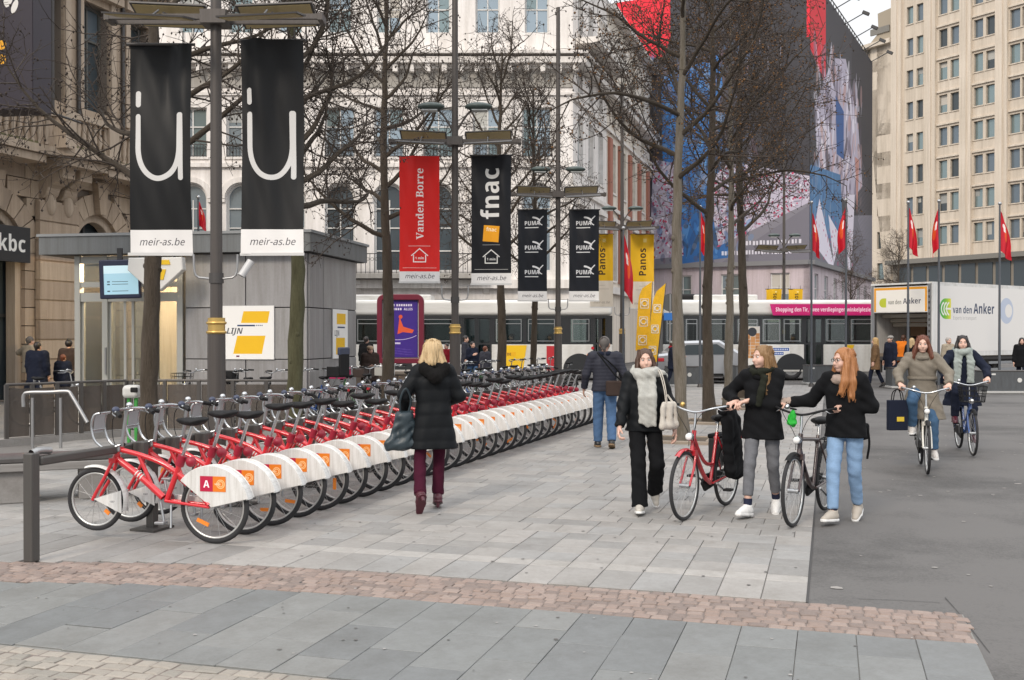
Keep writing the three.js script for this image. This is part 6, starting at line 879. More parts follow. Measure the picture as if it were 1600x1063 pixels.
const UB = cityBike('blue city bicycle with wire basket ridden by the woman in the navy coat', 'blue', rearFrom(1521, 713, -0.22, -0.975), headTurn(-0.22, -0.975), { basket: true, crank: 1.1 });
{ // parked private bicycles between the docking row and the kiosk
  srand(720); const G = 'private bicycles parked by the kiosk', P = ['black', 'dark', 'silver', 'black', 'blue', 'dark', 'green', 'black', 'silver', 'black'];
  [[352, 20.4, 'parked bicycle with front basket just right of the lamp post by the kiosk', { basket: true }], [398, 20.2, 'parked black bicycle below the kiosk sign', {}], [432, 20.6, 'parked bicycle carrying a black crate left of the mossy trunk', { crate: M.black }], [478, 20.3, 'parked bicycle right behind the mossy trunk', {}], [520, 20.8, 'parked bicycle with a high backed child seat by the kiosk corner', { child: true }], [556, 21.4, 'parked dark bicycle at the kiosk corner', {}], [585, 22, 'parked bicycle with a magenta crate below the purple poster', { crate: mat([0.4, 0.02, 0.10], 0.5) }], [618, 22.8, 'parked bicycle with black crate left of the blonde woman', { crate: mat([0.05, 0.035, 0.03], 0.7) }], [648, 23.6, 'parked bicycle with a pale grey box left of the blonde woman', { crate: mat([0.5, 0.5, 0.48], 0.6) }]].forEach(([u, d, lab, o], i) => cityBike(lab, P[i], [gx(u, d), 0, -d], 2.75 + rr(-0.35, 0.35), { simple: true, stand: true, group: G, ...o }));
  const more = [[742, 25.2], [758, 25.9], [776, 26.6], [800, 27.4], [816, 28.2], [842, 29], [858, 29.8], [884, 30.6], [900, 31.4]], nth = ['first', 'second', 'third', 'fourth', 'fifth', 'sixth', 'seventh', 'eighth', 'ninth'];
  more.forEach(([u, d], i) => cityBike(nth[i] + ' bicycle of the parked group behind the far end of the docking row', P[(i + 3) % 10], [gx(u, d), 0, -d], 2.8 + rr(-0.4, 0.4), { simple: true, group: 'bicycles parked behind the docking row', stand: true, basket: i === 1 }));
  cityBike('bicycle parked behind the stair railing below the people in front of the bank', 'silver', [gx(40, 20.5), 0, -20.5], 0.15, { simple: true, stand: true });
}

// ---------------------------------------------------------------- people: joints -> blended tapered capsules -> one surface
function surface(f, lo, hi, cell, noisy = 0) {
  const nx = Math.ceil((hi[0] - lo[0]) / cell) + 2, ny = Math.ceil((hi[1] - lo[1]) / cell) + 2, nz = Math.ceil((hi[2] - lo[2]) / cell) + 2, v = new Float32Array(nx * ny * nz), B = 4, reach = B * cell * 0.9 * 1.25 + noisy;
  for (let bz = 0; bz < nz; bz += B) for (let by = 0; by < ny; by += B) for (let bx = 0; bx < nx; bx += B) {
    const c = f(lo[0] + (bx + B / 2 - 0.5) * cell, lo[1] + (by + B / 2 - 0.5) * cell, lo[2] + (bz + B / 2 - 0.5) * cell), far = Math.abs(c) > reach;
    for (let z = bz; z < Math.min(nz, bz + B); z++) for (let y = by; y < Math.min(ny, by + B); y++) for (let x = bx; x < Math.min(nx, bx + B); x++) v[(z * ny + y) * nx + x] = far ? c : f(lo[0] + x * cell, lo[1] + y * cell, lo[2] + z * cell);
  }
  const id = new Int32Array(nx * ny * nz).fill(-1), P = [], I = [], E = [[0, 1], [2, 3], [4, 5], [6, 7], [0, 2], [1, 3], [4, 6], [5, 7], [0, 4], [1, 5], [2, 6], [3, 7]];
  const at3 = (x, y, z) => v[(z * ny + y) * nx + x];
  for (let z = 0; z < nz - 1; z++) for (let y = 0; y < ny - 1; y++) for (let x = 0; x < nx - 1; x++) {
    const c = []; let m = 0; for (let k = 0; k < 8; k++) { const q = at3(x + (k & 1), y + ((k >> 1) & 1), z + (k >> 2)); c.push(q); if (q < 0) m |= 1 << k; }
    if (m === 0 || m === 255) continue;
    let sx = 0, sy = 0, sz = 0, n = 0; for (const [a, b] of E) if ((c[a] < 0) !== (c[b] < 0)) { const t = c[a] / (c[a] - c[b]); sx += (a & 1) + ((b & 1) - (a & 1)) * t; sy += ((a >> 1) & 1) + (((b >> 1) & 1) - ((a >> 1) & 1)) * t; sz += (a >> 2) + ((b >> 2) - (a >> 2)) * t; n++; }
    id[(z * ny + y) * nx + x] = P.length / 3; P.push(lo[0] + (x + sx / n) * cell, lo[1] + (y + sy / n) * cell, lo[2] + (z + sz / n) * cell);
  }
  const quad = (a, b, c, d, flip) => { if (a < 0 || b < 0 || c < 0 || d < 0) return; if (flip) I.push(a, c, b, a, d, c); else I.push(a, b, c, a, c, d); };
  const cid = (x, y, z) => id[(z * ny + y) * nx + x];
  for (let z = 1; z < nz - 1; z++) for (let y = 1; y < ny - 1; y++) for (let x = 1; x < nx - 1; x++) {
    const s = at3(x, y, z) < 0;
    if (s !== at3(x + 1, y, z) < 0) quad(cid(x, y - 1, z - 1), cid(x, y, z - 1), cid(x, y, z), cid(x, y - 1, z), !s);
    if (s !== at3(x, y + 1, z) < 0) quad(cid(x - 1, y, z - 1), cid(x - 1, y, z), cid(x, y, z), cid(x, y, z - 1), !s);
    if (s !== at3(x, y, z + 1) < 0) quad(cid(x - 1, y - 1, z), cid(x, y - 1, z), cid(x, y, z), cid(x - 1, y, z), !s);
  }
  const g = new THREE.BufferGeometry(), U = new Float32Array(P.length / 3 * 2); for (let i = 0; i < P.length / 3; i++) { U[i * 2] = P[i * 3] + P[i * 3 + 2]; U[i * 2 + 1] = P[i * 3 + 1]; }
  g.setAttribute('position', new THREE.Float32BufferAttribute(P, 3)); g.setAttribute('uv', new THREE.BufferAttribute(U, 2)); g.setIndex(I); g.computeVertexNormals(); return g;
}
const arr = (q) => (q.isVector3 ? [q.x, q.y, q.z] : q);
// shapes: capsule [a, b, ra, rb, opts], ellipsoid
const cap = (a, b, ra, rb = ra, o = {}) => { a = arr(a); b = arr(b); const d = [b[0] - a[0], b[1] - a[1], b[2] - a[2]], L = d[0] * d[0] + d[1] * d[1] + d[2] * d[2] || 1e-9, sl = Math.sqrt(L); const R = Math.max(ra, rb); return { box: [Math.min(a[0], b[0]) - R, Math.min(a[1], b[1]) - R, Math.min(a[2], b[2]) - R, Math.max(a[0], b[0]) + R, Math.max(a[1], b[1]) + R, Math.max(a[2], b[2]) + R], f: (x, y, z) => { const px = x - a[0], py = y - a[1], pz = z - a[2]; let t = (px * d[0] + py * d[1] + pz * d[2]) / L; const tt = t; t = t < 0 ? 0 : t > 1 ? 1 : t; const ex = px - d[0] * t, ey = py - d[1] * t, ez = pz - d[2] * t; let r = Math.sqrt(ex * ex + ey * ey + ez * ez) - (ra + (rb - ra) * t); if (o.cut) r = Math.max(r, (tt - 1) * sl); if (o.cutA) r = Math.max(r, -tt * sl); return r; } }; };
const ell = (c, r) => { c = arr(c); return { box: [c[0] - r[0], c[1] - r[1], c[2] - r[2], c[0] + r[0], c[1] + r[1], c[2] + r[2]], f: (x, y, z) => { const qx = (x - c[0]) / r[0], qy = (y - c[1]) / r[1], qz = (z - c[2]) / r[2], k0 = Math.sqrt(qx * qx + qy * qy + qz * qz), k1 = Math.sqrt((qx / r[0]) ** 2 + (qy / r[1]) ** 2 + (qz / r[2]) ** 2); return k1 < 1e-6 ? -Math.min(...r) : k0 * (k0 - 1) / k1; } }; };
const smin = (a, b, k) => { const h = Math.max(k - Math.abs(a - b), 0) / k; return Math.min(a, b) - h * h * k * 0.25; };
function blend(shapes, k, cell, o = {}) {
  const lo = [9, 9, 9], hi = [-9, -9, -9], pad = cell * 3 + (o.pad || 0.02); for (const s of shapes) for (let i = 0; i < 3; i++) { lo[i] = Math.min(lo[i], s.box[i] - pad); hi[i] = Math.max(hi[i], s.box[i + 3] + pad); }
  const minus = o.minus || [], fs = shapes.map((s) => s.f), ds = o.disp, cuts = o.cuts || [];
  return surface((x, y, z) => { let d = fs[0](x, y, z); for (let i = 1; i < fs.length; i++) d = smin(d, fs[i](x, y, z), k); if (ds && Math.abs(d) < 0.05) d += ds(x, y, z); for (const m of minus) d = Math.max(d, -m.f(x, y, z)); for (const c of cuts) d = Math.max(d, c(x, y, z)); return d; }, lo, hi, cell, ds ? 0.012 : 0);
}
function twoBone(a, t, l1, l2, pole) { const d = t.clone().sub(a); let L = d.length(); const end = t.clone(); if (L > (l1 + l2) * 0.995) { L = (l1 + l2) * 0.995; d.setLength(L); end.copy(a).add(d); } d.normalize(); const x = (l1 * l1 - l2 * l2 + L * L) / (2 * L), h = Math.sqrt(Math.max(0, l1 * l1 - x * x)), p = pole.clone().addScaledVector(d, -pole.dot(d)).normalize(); return [a.clone().addScaledVector(d, x).addScaledVector(p, h), end]; }
const skinM = [mat([0.56, 0.34, 0.26], 0.5), mat([0.60, 0.38, 0.30], 0.5), mat([0.46, 0.27, 0.2], 0.5)], lipM = mat([0.42, 0.11, 0.11], 0.4), eyeW = mat([0.75, 0.74, 0.72], 0.2), eyeD = mat([0.03, 0.025, 0.02], 0.15), toothM = mat([0.75, 0.72, 0.66], 0.3);
const cloth = (c, r = 0.9, o = {}) => mat(c, r, { tex: 'cloth', rep: 7, bump: 0.0012, specularIntensity: 0.3, ...o });
const folds = (amp, f = 1) => (x, y, z) => amp * (Math.sin(x * 31 * f + y * 17 * f + Math.sin(z * 23 * f + y * 9) * 1.3) * Math.sin(y * 27 * f - z * 19 * f + Math.sin(x * 21 * f)) + 0.5 * Math.sin(y * 61 * f + x * 37 * f + Math.sin(z * 41 * f)));
const quilt = (h, amp) => (x, y, z) => amp * (Math.abs(Math.cos(y * Math.PI / h + 0.12 * Math.sin(x * 14 + z * 9))) ** 0.6 * -1 + 0.7) + 0.0015 * Math.sin(x * 47 + z * 39 + y * 13);
const strands = (amp) => (x, y, z) => amp * (Math.sin(Math.atan2(x, z + 0.02) * 19 + y * 15 + Math.sin(y * 21)) + 0.7 * Math.sin(Math.atan2(x, z + 0.03) * 41 - y * 24));
function makeHand(w, dir, nrm, side, curl, s, cell) {                                  // wrist, finger direction, where the palm faces, +1 for the left hand
  const d = dir.clone().normalize(), n = nrm.clone().addScaledVector(d, -nrm.dot(d)).normalize(), l = n.clone().cross(d).multiplyScalar(side).normalize(), at2 = (a, b, c) => w.clone().addScaledVector(d, a * s).addScaledVector(l, b * s).addScaledVector(n, c * s), S = [];
  S.push(cap(w.clone().addScaledVector(d, -0.03 * s), at2(0.03, 0, 0), 0.024 * s, 0.023 * s));
  [[0.029, 0.95], [0.0095, 1.06], [-0.0105, 1.0], [-0.03, 0.8]].forEach(([o, k], i) => {
    const kn = at2(0.088 - Math.abs(i - 1) * 0.004, o, 0); S.push(cap(at2(0.02, o * 0.6, 0), kn, 0.0155 * s, 0.0118 * s)); let p = kn, a = 0; [0.042, 0.026, 0.021].forEach((L, j) => { a += curl * [0.75, 1.15, 0.7][j] + (i - 1.5) * 0.04; const q = p.clone().addScaledVector(d, Math.cos(a) * L * k * s).addScaledVector(n, Math.sin(a) * L * k * s); S.push(cap(p, q, (0.0098 - j * 0.0008) * s, (0.0092 - j * 0.001) * s)); p = q; });
  });
  const t0 = at2(0.022, 0.026, 0.006), t1 = t0.clone().addScaledVector(l, 0.026 * s).addScaledVector(d, 0.028 * s).addScaledVector(n, 0.012 * s), t2 = t1.clone().addScaledVector(l, 0.006 * s * (1 - curl)).addScaledVector(d, 0.028 * s).addScaledVector(n, (0.008 + 0.016 * curl) * s); S.push(cap(t0, t1, 0.0135 * s, 0.0112 * s), cap(t1, t2, 0.0108 * s, 0.0088 * s));
  return blend(S, 0.008, cell);
}
/* p: pos, turn, h (height), pose {...}, wear {...} */
function person(name, label, pos, turn, p) {
  const G = thing(name, label, 'person', pos, turn, p.group), s = (p.h || 1.68) / 1.7, fine = p.fine ?? 1, cc = 0.0125 * fine * s, wear = p.wear;
  const pv = V(...(p.pelvis || [0, 0.93, 0])), lean = p.lean || 0, tilt = p.tilt || 0, tw = p.twist || 0, up = V(Math.sin(tilt), Math.cos(lean), Math.sin(lean)).normalize(), lat = V(Math.cos(tw), 0, -Math.sin(tw)), S = (v) => v.multiplyScalar(1);
  if (!p.pelvis) pv.multiplyScalar(s); const along = (k) => pv.clone().addScaledVector(up, k * s);
  const hipL = pv.clone().add(V(0.085 * s, -0.01, 0)), hipR = pv.clone().add(V(-0.085 * s, -0.01, 0)), chest = along(0.33), neck = along(0.505), sw = (p.shoulder || 0.165) * s, shL = along(0.455).addScaledVector(lat, sw), shR = along(0.455).addScaledVector(lat, -sw);
  const hc = neck.clone().add(V(up.x * 0.5, 1, up.z * 0.6 + 0.12).normalize().multiplyScalar(0.135 * s)), head = new THREE.Matrix4().makeRotationFromEuler(new THREE.Euler(p.nod || 0, p.look || 0, p.roll || 0, 'YXZ')).scale(V(s, s, s)).setPosition(hc), hp = (x, y, z) => V(x, y, z).applyMatrix4(head);
  const L = { ua: 0.285 * s, fa: 0.25 * s, th: 0.425 * s, sh: 0.415 * s };
  const armOf = (side, spec) => { const sh = side > 0 ? shL : shR; let d, n, curl = spec.curl ?? 0.35, wr; if (spec.grip) { const gp = spec.grip.clone(); d = spec.dir ? V(...spec.dir) : V(0, -0.25, 1); d.normalize(); n = spec.n ? V(...spec.n) : V(0, -1, 0); wr = gp.clone().addScaledVector(d, -0.085 * s).addScaledVector(n, -0.024 * s); curl = spec.curl ?? 1.15; } else wr = V(...spec.wrist).multiplyScalar(s); const pole = V(...(spec.pole || [side * 0.5, -0.4, -1])), [el, w] = twoBone(sh, wr, L.ua, L.fa, pole); if (!d) { d = w.clone().sub(el).normalize(); if (spec.dir) d = V(...spec.dir); n = V(...(spec.n || [-side, 0, 0])); } return { sh, el, wr: w, d, n, curl }; };
  const legOf = (side, spec) => { const hip = side > 0 ? hipL : hipR, an = V(...spec.ankle); if (!spec.abs) an.multiplyScalar(s); const [kn, a] = twoBone(hip, an, L.th, L.sh, V(...(spec.pole || [side * 0.08, 0, 1]))); const fy = spec.yaw || side * 0.12, fp = spec.pitch || 0; return { hip, kn, an: a, f: V(Math.sin(fy) * Math.cos(fp), -Math.sin(fp), Math.cos(fy) * Math.cos(fp)), u: V(Math.sin(fy) * Math.sin(fp), Math.cos(fp), Math.cos(fy) * Math.sin(fp)) }; };
  const aL = armOf(1, p.armL || { wrist: [0.25, 0.86, 0.06] }), aR = armOf(-1, p.armR || { wrist: [-0.25, 0.86, 0.06] }), lL = legOf(1, p.legL || { ankle: [0.09, 0.085, 0.2], pitch: -0.15 }), lR = legOf(-1, p.legR || { ankle: [-0.09, 0.12, -0.26], pitch: 0.45 });
  const arms = [aL, aR], legs = [lL, lR], r = (k) => k * s;
  // body: one surface under the clothes, head and hands finer
  const bs = [cap(along(0.0).addScaledVector(lat, 0.05 * s), chest.clone().addScaledVector(lat, 0.06 * s), r(0.095), r(0.09)), cap(along(0.0).addScaledVector(lat, -0.05 * s), chest.clone().addScaledVector(lat, -0.06 * s), r(0.095), r(0.09)), cap(shL.clone().lerp(shR, 0.18), shL.clone().lerp(shR, 0.82), r(0.055)), cap(neck.clone().addScaledVector(up, -0.05 * s), hp(0, -0.06, -0.005), r(0.05), r(0.047))];
  for (const a of arms) bs.push(cap(a.sh, a.el, r(0.043), r(0.036)), cap(a.el, a.wr, r(0.036), r(0.024))); for (const l of legs) bs.push(cap(l.hip, l.kn, r(0.075), r(0.05)), cap(l.kn, l.an, r(0.048), r(0.034)), cap(l.an, l.an.clone().addScaledVector(l.f, 0.10 * s).addScaledVector(l.u, -0.052 * s), r(0.03), r(0.02)));
  const hm = new THREE.Matrix4().copy(head), e3 = (g) => g.applyMatrix4(hm), hcell = 0.0052 * (fine > 1 ? 1.9 : 1), J = p.jaw || 1;
  const hd = blend([ell([0, 0.032, -0.012], [0.073, 0.083, 0.092]), ell([0, -0.025, 0.022], [0.061 * J, 0.085, 0.066]), ell([0, -0.092, 0.048], [0.03 * J, 0.02, 0.03]), cap([0, 0.004, 0.086], [0, -0.034, 0.104], 0.008, 0.013), cap([-0.03, -0.035, 0.06], [0.03, -0.035, 0.06], 0.03), cap([-0.035, 0.024, 0.08], [0.035, 0.024, 0.08], 0.009), ell([0.074, -0.008, -0.004], [0.012, 0.03, 0.019]), ell([-0.074, -0.008, -0.004], [0.012, 0.03, 0.019]), cap([-0.016, -0.062, 0.079], [0.016, -0.062, 0.079], 0.011)], 0.018, hcell, { minus: [ell([0.03, 0.004, 0.103], [0.017, 0.011, 0.016]), ell([-0.03, 0.004, 0.103], [0.017, 0.011, 0.016])] });
  const hands = arms.map((a, i) => makeHand(a.wr, a.d, a.n, i ? -1 : 1, a.curl, s, 0.0048 * (fine > 1 ? 1.8 : 1)));
  const body = part('body', [blend(bs, r(0.03), 0.02 * (fine > 1 ? 1.3 : 1)), e3(hd), ...hands], skinM[p.skin || 0], G);
  const face = sub('face', G); part('eyes', [-1, 1].map((q) => e3(ball(0.0115, q * 0.03, 0.004, 0.0785, 1.15, 0.8, 1))), eyeW, face); part('irises', [-1, 1].map((q) => e3(ball(0.0078, q * 0.03, 0.004, 0.0842))), eyeD, face); part('lips', [e3(ball(0.022, 0, -0.062, 0.0845, 1, 0.38, 0.42)), ...[-1, 1].map((q) => e3(ball(0.006, q * 0.02, -0.058, 0.083)))], lipM, face); if (p.smile) part('teeth', e3(ball(0.011, 0, -0.0625, 0.0885, 1.2, 0.2, 0.5)), toothM, face);
  part('eyebrows', [-1, 1].map((q) => e3(tube([[q * 0.014, 0.023, 0.0905], [q * 0.03, 0.029, 0.088], [q * 0.047, 0.023, 0.078]], 0.0034, 6, 5))), p.browM || wear.hair.m, face);
  const ctx = { G, s, r, cc, pv, up, lat, along, hipL, hipR, chest, neck, shL, shR, hp, head, hc, arms, legs, fine };
  dress(ctx, wear); G.updateMatrixWorld(true); return ctx;
}
function dress(c, w) {
  const { G, r, along, lat, arms, legs, cc, neck, up, s, pv } = c;
  // trousers
  if (w.trousers) { const t = w.trousers, S = [cap(c.hipL, c.hipR, r(0.1)), cap(along(0.03).addScaledVector(lat, 0.05 * s), along(0.03).addScaledVector(lat, -0.05 * s), r(0.105)), cap(along(0.08), along(0.12), r(0.11))]; const cut = t.len ?? 0.94;
    for (const l of legs) { const end = l.kn.clone().lerp(l.an, cut); S.push(cap(l.hip, l.kn, r(t.thigh || 0.088), r(t.knee || 0.063)), cap(l.kn, end, r(t.knee || 0.063), r(t.cuff || 0.055), { cut: true })); }
    part('trousers', blend(S, r(0.02), cc, { disp: folds(t.fold ?? 0.0035) }), t.m, G); }
  legs.forEach((l) => { // shoes
    const q = w.shoes, A = l.an, P = (f, u) => A.clone().addScaledVector(l.f, f * s).addScaledVector(l.u, u * s), g = sub('shoe', G), cut = (k) => { const o = P(0, k), n = l.u; return (x, y, z) => -((x - o.x) * n.x + (y - o.y) * n.y + (z - o.z) * n.z); };
    const up2 = [cap(P(-0.035, -0.04), P(0.05, -0.042), r(0.042), r(0.045)), cap(P(0.05, -0.046), P(0.15, -0.062), r(0.045), r(0.032)), cap(P(-0.012, -0.03), P(-0.004, q.boot ? 0.1 : 0.022), r(0.047), r(q.boot ? 0.048 : 0.045), { cut: true }), cap(P(0.02, -0.005), P(0.09, -0.035), r(0.03), r(0.03))];
    part('upper', blend(up2, r(0.02), cc * 0.62, { cuts: [cut(-0.072)] }), q.m, g); const sole = [cap(P(-0.037, -0.074), P(0.05, -0.074), r(0.047), r(0.05)), cap(P(0.05, -0.074), P(0.152, -0.074), r(0.05), r(0.037))], top = P(0, -0.058), bot = P(0, -0.086), n = l.u;
    part('sole', blend(sole, r(0.015), cc * 0.62, { cuts: [(x, y, z) => (x - top.x) * n.x + (y - top.y) * n.y + (z - top.z) * n.z, (x, y, z) => -((x - bot.x) * n.x + (y - bot.y) * n.y + (z - bot.z) * n.z)] }), q.sole || q.m, g); if (q.heel) part('heel', rod(P(-0.045, -0.075), P(-0.04, -0.135), r(0.024), r(0.016), 8), q.m, g);
    if (w.socks) part('sock', rod(P(-0.005, -0.01), A.clone().lerp(l.kn, 0.2), r(0.041), r(0.043), 12), w.socks, g); });
  // top: coat or jacket
  const t = w.top, b = t.bulk || 0, S = [cap(along(0.05).addScaledVector(lat, 0.05 * s), c.chest.clone().addScaledVector(lat, 0.062 * s), r(0.108 + b), r(0.112 + b)), cap(along(0.05).addScaledVector(lat, -0.05 * s), c.chest.clone().addScaledVector(lat, -0.062 * s), r(0.108 + b), r(0.112 + b)), cap(c.shL.clone().lerp(c.shR, 0.1), c.shL.clone().lerp(c.shR, 0.9), r(0.07 + b * 0.7), r(0.07 + b * 0.7)), cap(along(0.44), neck.clone().addScaledVector(up, 0.02 * s), r(0.075 + b * 0.4), r(0.062 + b * 0.2), { cut: true })];
  for (const a of arms) { const end = a.el.clone().lerp(a.wr, t.sleeve ?? 0.97); S.push(cap(a.sh, a.el, r(0.066 + b * 0.8), r((t.elbow || 0.056) + b * 0.6)), cap(a.el, end, r((t.elbow || 0.056) + b * 0.6), r((t.cuff || 0.046) + b * 0.4), { cut: true })); }
  const cuts = []; if (t.hem !== undefined) { const hem = t.hem * s, hw = t.flare || 0.05, fz = t.hemZ || 0; for (const q of [-1, 1]) S.push(cap(pv.clone().add(V(q * 0.06 * s, 0.02, 0)), V(pv.x + q * (0.05 + hw) * s, hem - 0.03, pv.z + fz), r(0.112 + b), r(0.105 + b + hw * 0.4))); S.push(cap(pv, V(pv.x, hem - 0.03, pv.z + fz), r(0.115 + b), r(0.12 + b))); const hands = Math.min(hem, 9); cuts.push((x, y, z) => { const nearArm = arms.some((a) => Math.hypot(x - a.wr.x, z - a.wr.z) < 0.09 * s && y > a.wr.y - 0.1 * s && hem > a.wr.y - 0.12 * s); return nearArm && y < hem ? -1 : hem - y; }); }
  part(t.name || 'jacket', blend(S, r(0.035), cc, { disp: t.disp || folds(0.004), cuts, minus: t.open ? [cap(along(0.52).add(V(0, 0, 0.1 * s)), along(0.25).add(V(0, 0, 0.19 * s)), r(0.05), r(0.03))] : [] }), t.m, G);
  if (t.inner) part('jumper', blend([cap(along(0.1), c.chest, r(0.1), r(0.105)), cap(along(0.4), neck.clone().addScaledVector(up, 0.03 * s), r(0.08), r(0.06))], r(0.03), cc), t.inner, G);
  if (t.cuffM) arms.forEach((a) => { const d = a.wr.clone().sub(a.el).normalize(), e = a.el.clone().lerp(a.wr, 0.86); part('cuff', blend([cap(e, e.clone().addScaledVector(d, 0.06 * s), r(0.052), r(0.05))], 0.01, cc * 0.8, { disp: folds(0.003, 3) }), t.cuffM, G); });
  if (t.belt) part('belt', blend([cap(along(0.16).addScaledVector(lat, 0.06 * s), along(0.16).addScaledVector(lat, -0.06 * s), r(0.118 + b)), cap(along(0.19).addScaledVector(lat, 0.06 * s), along(0.19).addScaledVector(lat, -0.06 * s), r(0.118 + b))], 0.02, cc, { cuts: [(x, y, z) => Math.abs((y - along(0.175).y)) - 0.022] }), t.belt, G);
  if (t.collar) { const q = []; for (let i = 0; i <= 8; i++) { const a = -2.6 + i * 0.65; q.push(neck.clone().addScaledVector(up, (-0.015) * s).add(V(Math.sin(a) * 0.08 * s, (Math.cos(a) > 0 ? -0.035 : 0.01) * s, Math.cos(a) * 0.085 * s))); } const Q = []; for (let i = 0; i < 8; i++) Q.push(cap(q[i], q[i + 1], r(t.collarR || 0.034))); part(t.collarName || 'collar', blend(Q, 0.02, cc, { disp: folds(t.collarFold || 0.003, 2.2) }), t.collar, G); }
  if (t.hood) { const h = neck.clone().add(V(0, -0.05 * s, -0.12 * s)); part('hood', blend([cap(h.clone().add(V(0.1 * s, 0.02, 0.03)), h.clone().add(V(0, -0.06 * s, -0.05 * s)), r(0.06)), cap(h.clone().add(V(-0.1 * s, 0.02, 0.03)), h.clone().add(V(0, -0.06 * s, -0.05 * s)), r(0.06)), cap(h.clone().add(V(0.11 * s, 0.05, 0.06)), h.clone().add(V(-0.11 * s, 0.05, 0.06)), r(0.045))], 0.04, cc, { disp: folds(0.004, 2) }), t.hood, G); }
  // hair
  if (w.hair) { const h = w.hair, T = (a) => c.hp(...a), E = h.cap || [0.087, 0.1, 0.104], m = new THREE.Matrix4().copy(c.head), inv = m.clone().invert(), loc = [ell([0, 0.035, -0.017], E)]; for (const [a, e, ra, rb] of h.locks || []) loc.push(cap(a, e, ra, rb)); const face = h.bald ? [ell([0, 0.085, 0.02], [0.07, 0.05, 0.09])] : [];
    part('hair', blend(loc, 0.02, 0.0062 * (c.fine > 1 ? 1.6 : 1), { disp: strands(h.wave || 0.0022), minus: [ell([0, h.fringe ?? -0.014, 0.104], h.face || [0.062, 0.097, 0.08]), ...face], pad: 0.02 }).applyMatrix4(m), h.m, G); }
  if (w.hair && c.fine === 1) { const h = w.hair, E = h.cap || [0.087, 0.1, 0.104], Q = []; srand(900 + Math.round(c.hc.y * 1000));
    for (const [a, e, ra, rb] of h.locks || []) { const n = 16, A = V(...a), B2 = V(...e), top = V(a[0] * 0.8, 0.038 + E[1] * 0.8, a[2] - 0.02); for (let i = 0; i < n; i++) { const j = (k) => V(rr(-k, k), rr(-k, k) * 0.4, rr(-k, k)), off = V(rr(-1, 1), 0, rr(-1, 1)).normalize(); if (A.y > -0.05) { const m0 = V(Math.sign(a[0] || rr(-1, 1)) * E[0] * 0.9, 0.05, a[2]).add(j(0.01)); Q.push(tube([top.clone().add(j(0.015)), m0, A.clone().addScaledVector(off, ra).add(j(0.006)), A.clone().lerp(B2, 0.55).addScaledVector(off, (ra + rb) / 2 + 0.002).add(j(0.01)), B2.clone().addScaledVector(off, rb * 0.9).add(j(0.014)), B2.clone().addScaledVector(off, rb * 0.6).add(V(rr(-0.015, 0.015), -rr(0.02, 0.06), rr(-0.015, 0.015)))], 0.0028, 12, 4)); } else Q.push(tube([A.clone().addScaledVector(off, ra), A.clone().lerp(B2, 0.5).addScaledVector(off, (ra + rb) / 2 + 0.002).add(j(0.01)), B2.clone().addScaledVector(off, rb * 0.8).add(V(rr(-0.015, 0.015), -rr(0.02, 0.06), rr(-0.015, 0.015)))], 0.0028, 9, 4)); } }
    if (Q.length) part('hair_strands', merge(Q).applyMatrix4(c.head), h.m, G); }
  if (w.cap) { part('cap', [ball(0.1, 0, 0.06, -0.012, 0.92, 0.62, 1.06, 14), ball(0.06, 0, 0.045, 0.085, 1.05, 0.12, 0.7, 12)].map((g) => g.applyMatrix4(c.head)), w.cap, G); }
  if (w.glasses) part('glasses', [-1, 1].flatMap((q) => [new THREE.TorusGeometry(0.02, 0.0022, 5, 16).scale(1.1, 0.85, 1).translate(q * 0.031, 0.002, 0.1), tube([[q * 0.052, 0.005, 0.098], [q * 0.07, 0.006, 0.05], [q * 0.077, 0.0, -0.01]], 0.002, 6, 4)]).concat([rod([-0.01, 0.004, 0.102], [0.01, 0.004, 0.102], 0.002)]).map((g) => g.applyMatrix4(c.head)), M.black, G);
  if (w.scarf) { const k = w.scarf, Q = [], n = 10, pts = []; for (let i = 0; i <= n; i++) { const a = i / n * Math.PI * 2; pts.push(neck.clone().add(V(Math.sin(a) * 0.098 * s, (0.012 + 0.012 * Math.sin(a * 2)) * s - 0.02 * Math.cos(a) * s, Math.cos(a) * 0.1 * s + 0.01 * s))); } for (let i = 0; i < n; i++) Q.push(cap(pts[i], pts[i + 1], r(k.r || 0.052))); for (const tl of k.tails || []) { for (let i = 0; i + 1 < tl.length; i++) for (const o of [-1, 0, 1]) Q.push(cap(V(...tl[i]).multiplyScalar(s).add(V(o * (k.w || 0.045) * s, 0, 0)), V(...tl[i + 1]).multiplyScalar(s).add(V(o * (k.w || 0.045) * s, 0, 0)), r(0.024), r(0.022), { cut: i + 2 === tl.length })); }
    part('scarf', blend(Q, 0.022, cc * 0.9, { disp: (x, y, z) => 0.0042 * Math.sin(x * 60 + z * 50 + y * 8) + folds(0.004, 1.6)(x, y, z) }), k.m, G); }
  if (w.vest) part('safety_vest', blend([cap(along(0.1).addScaledVector(lat, 0.05 * s), c.chest.clone().addScaledVector(lat, 0.062 * s), r(0.122 + b), r(0.126 + b)), cap(along(0.1).addScaledVector(lat, -0.05 * s), c.chest.clone().addScaledVector(lat, -0.062 * s), r(0.122 + b), r(0.126 + b))], 0.03, cc, { disp: folds(0.003) }), w.vest, G);
}

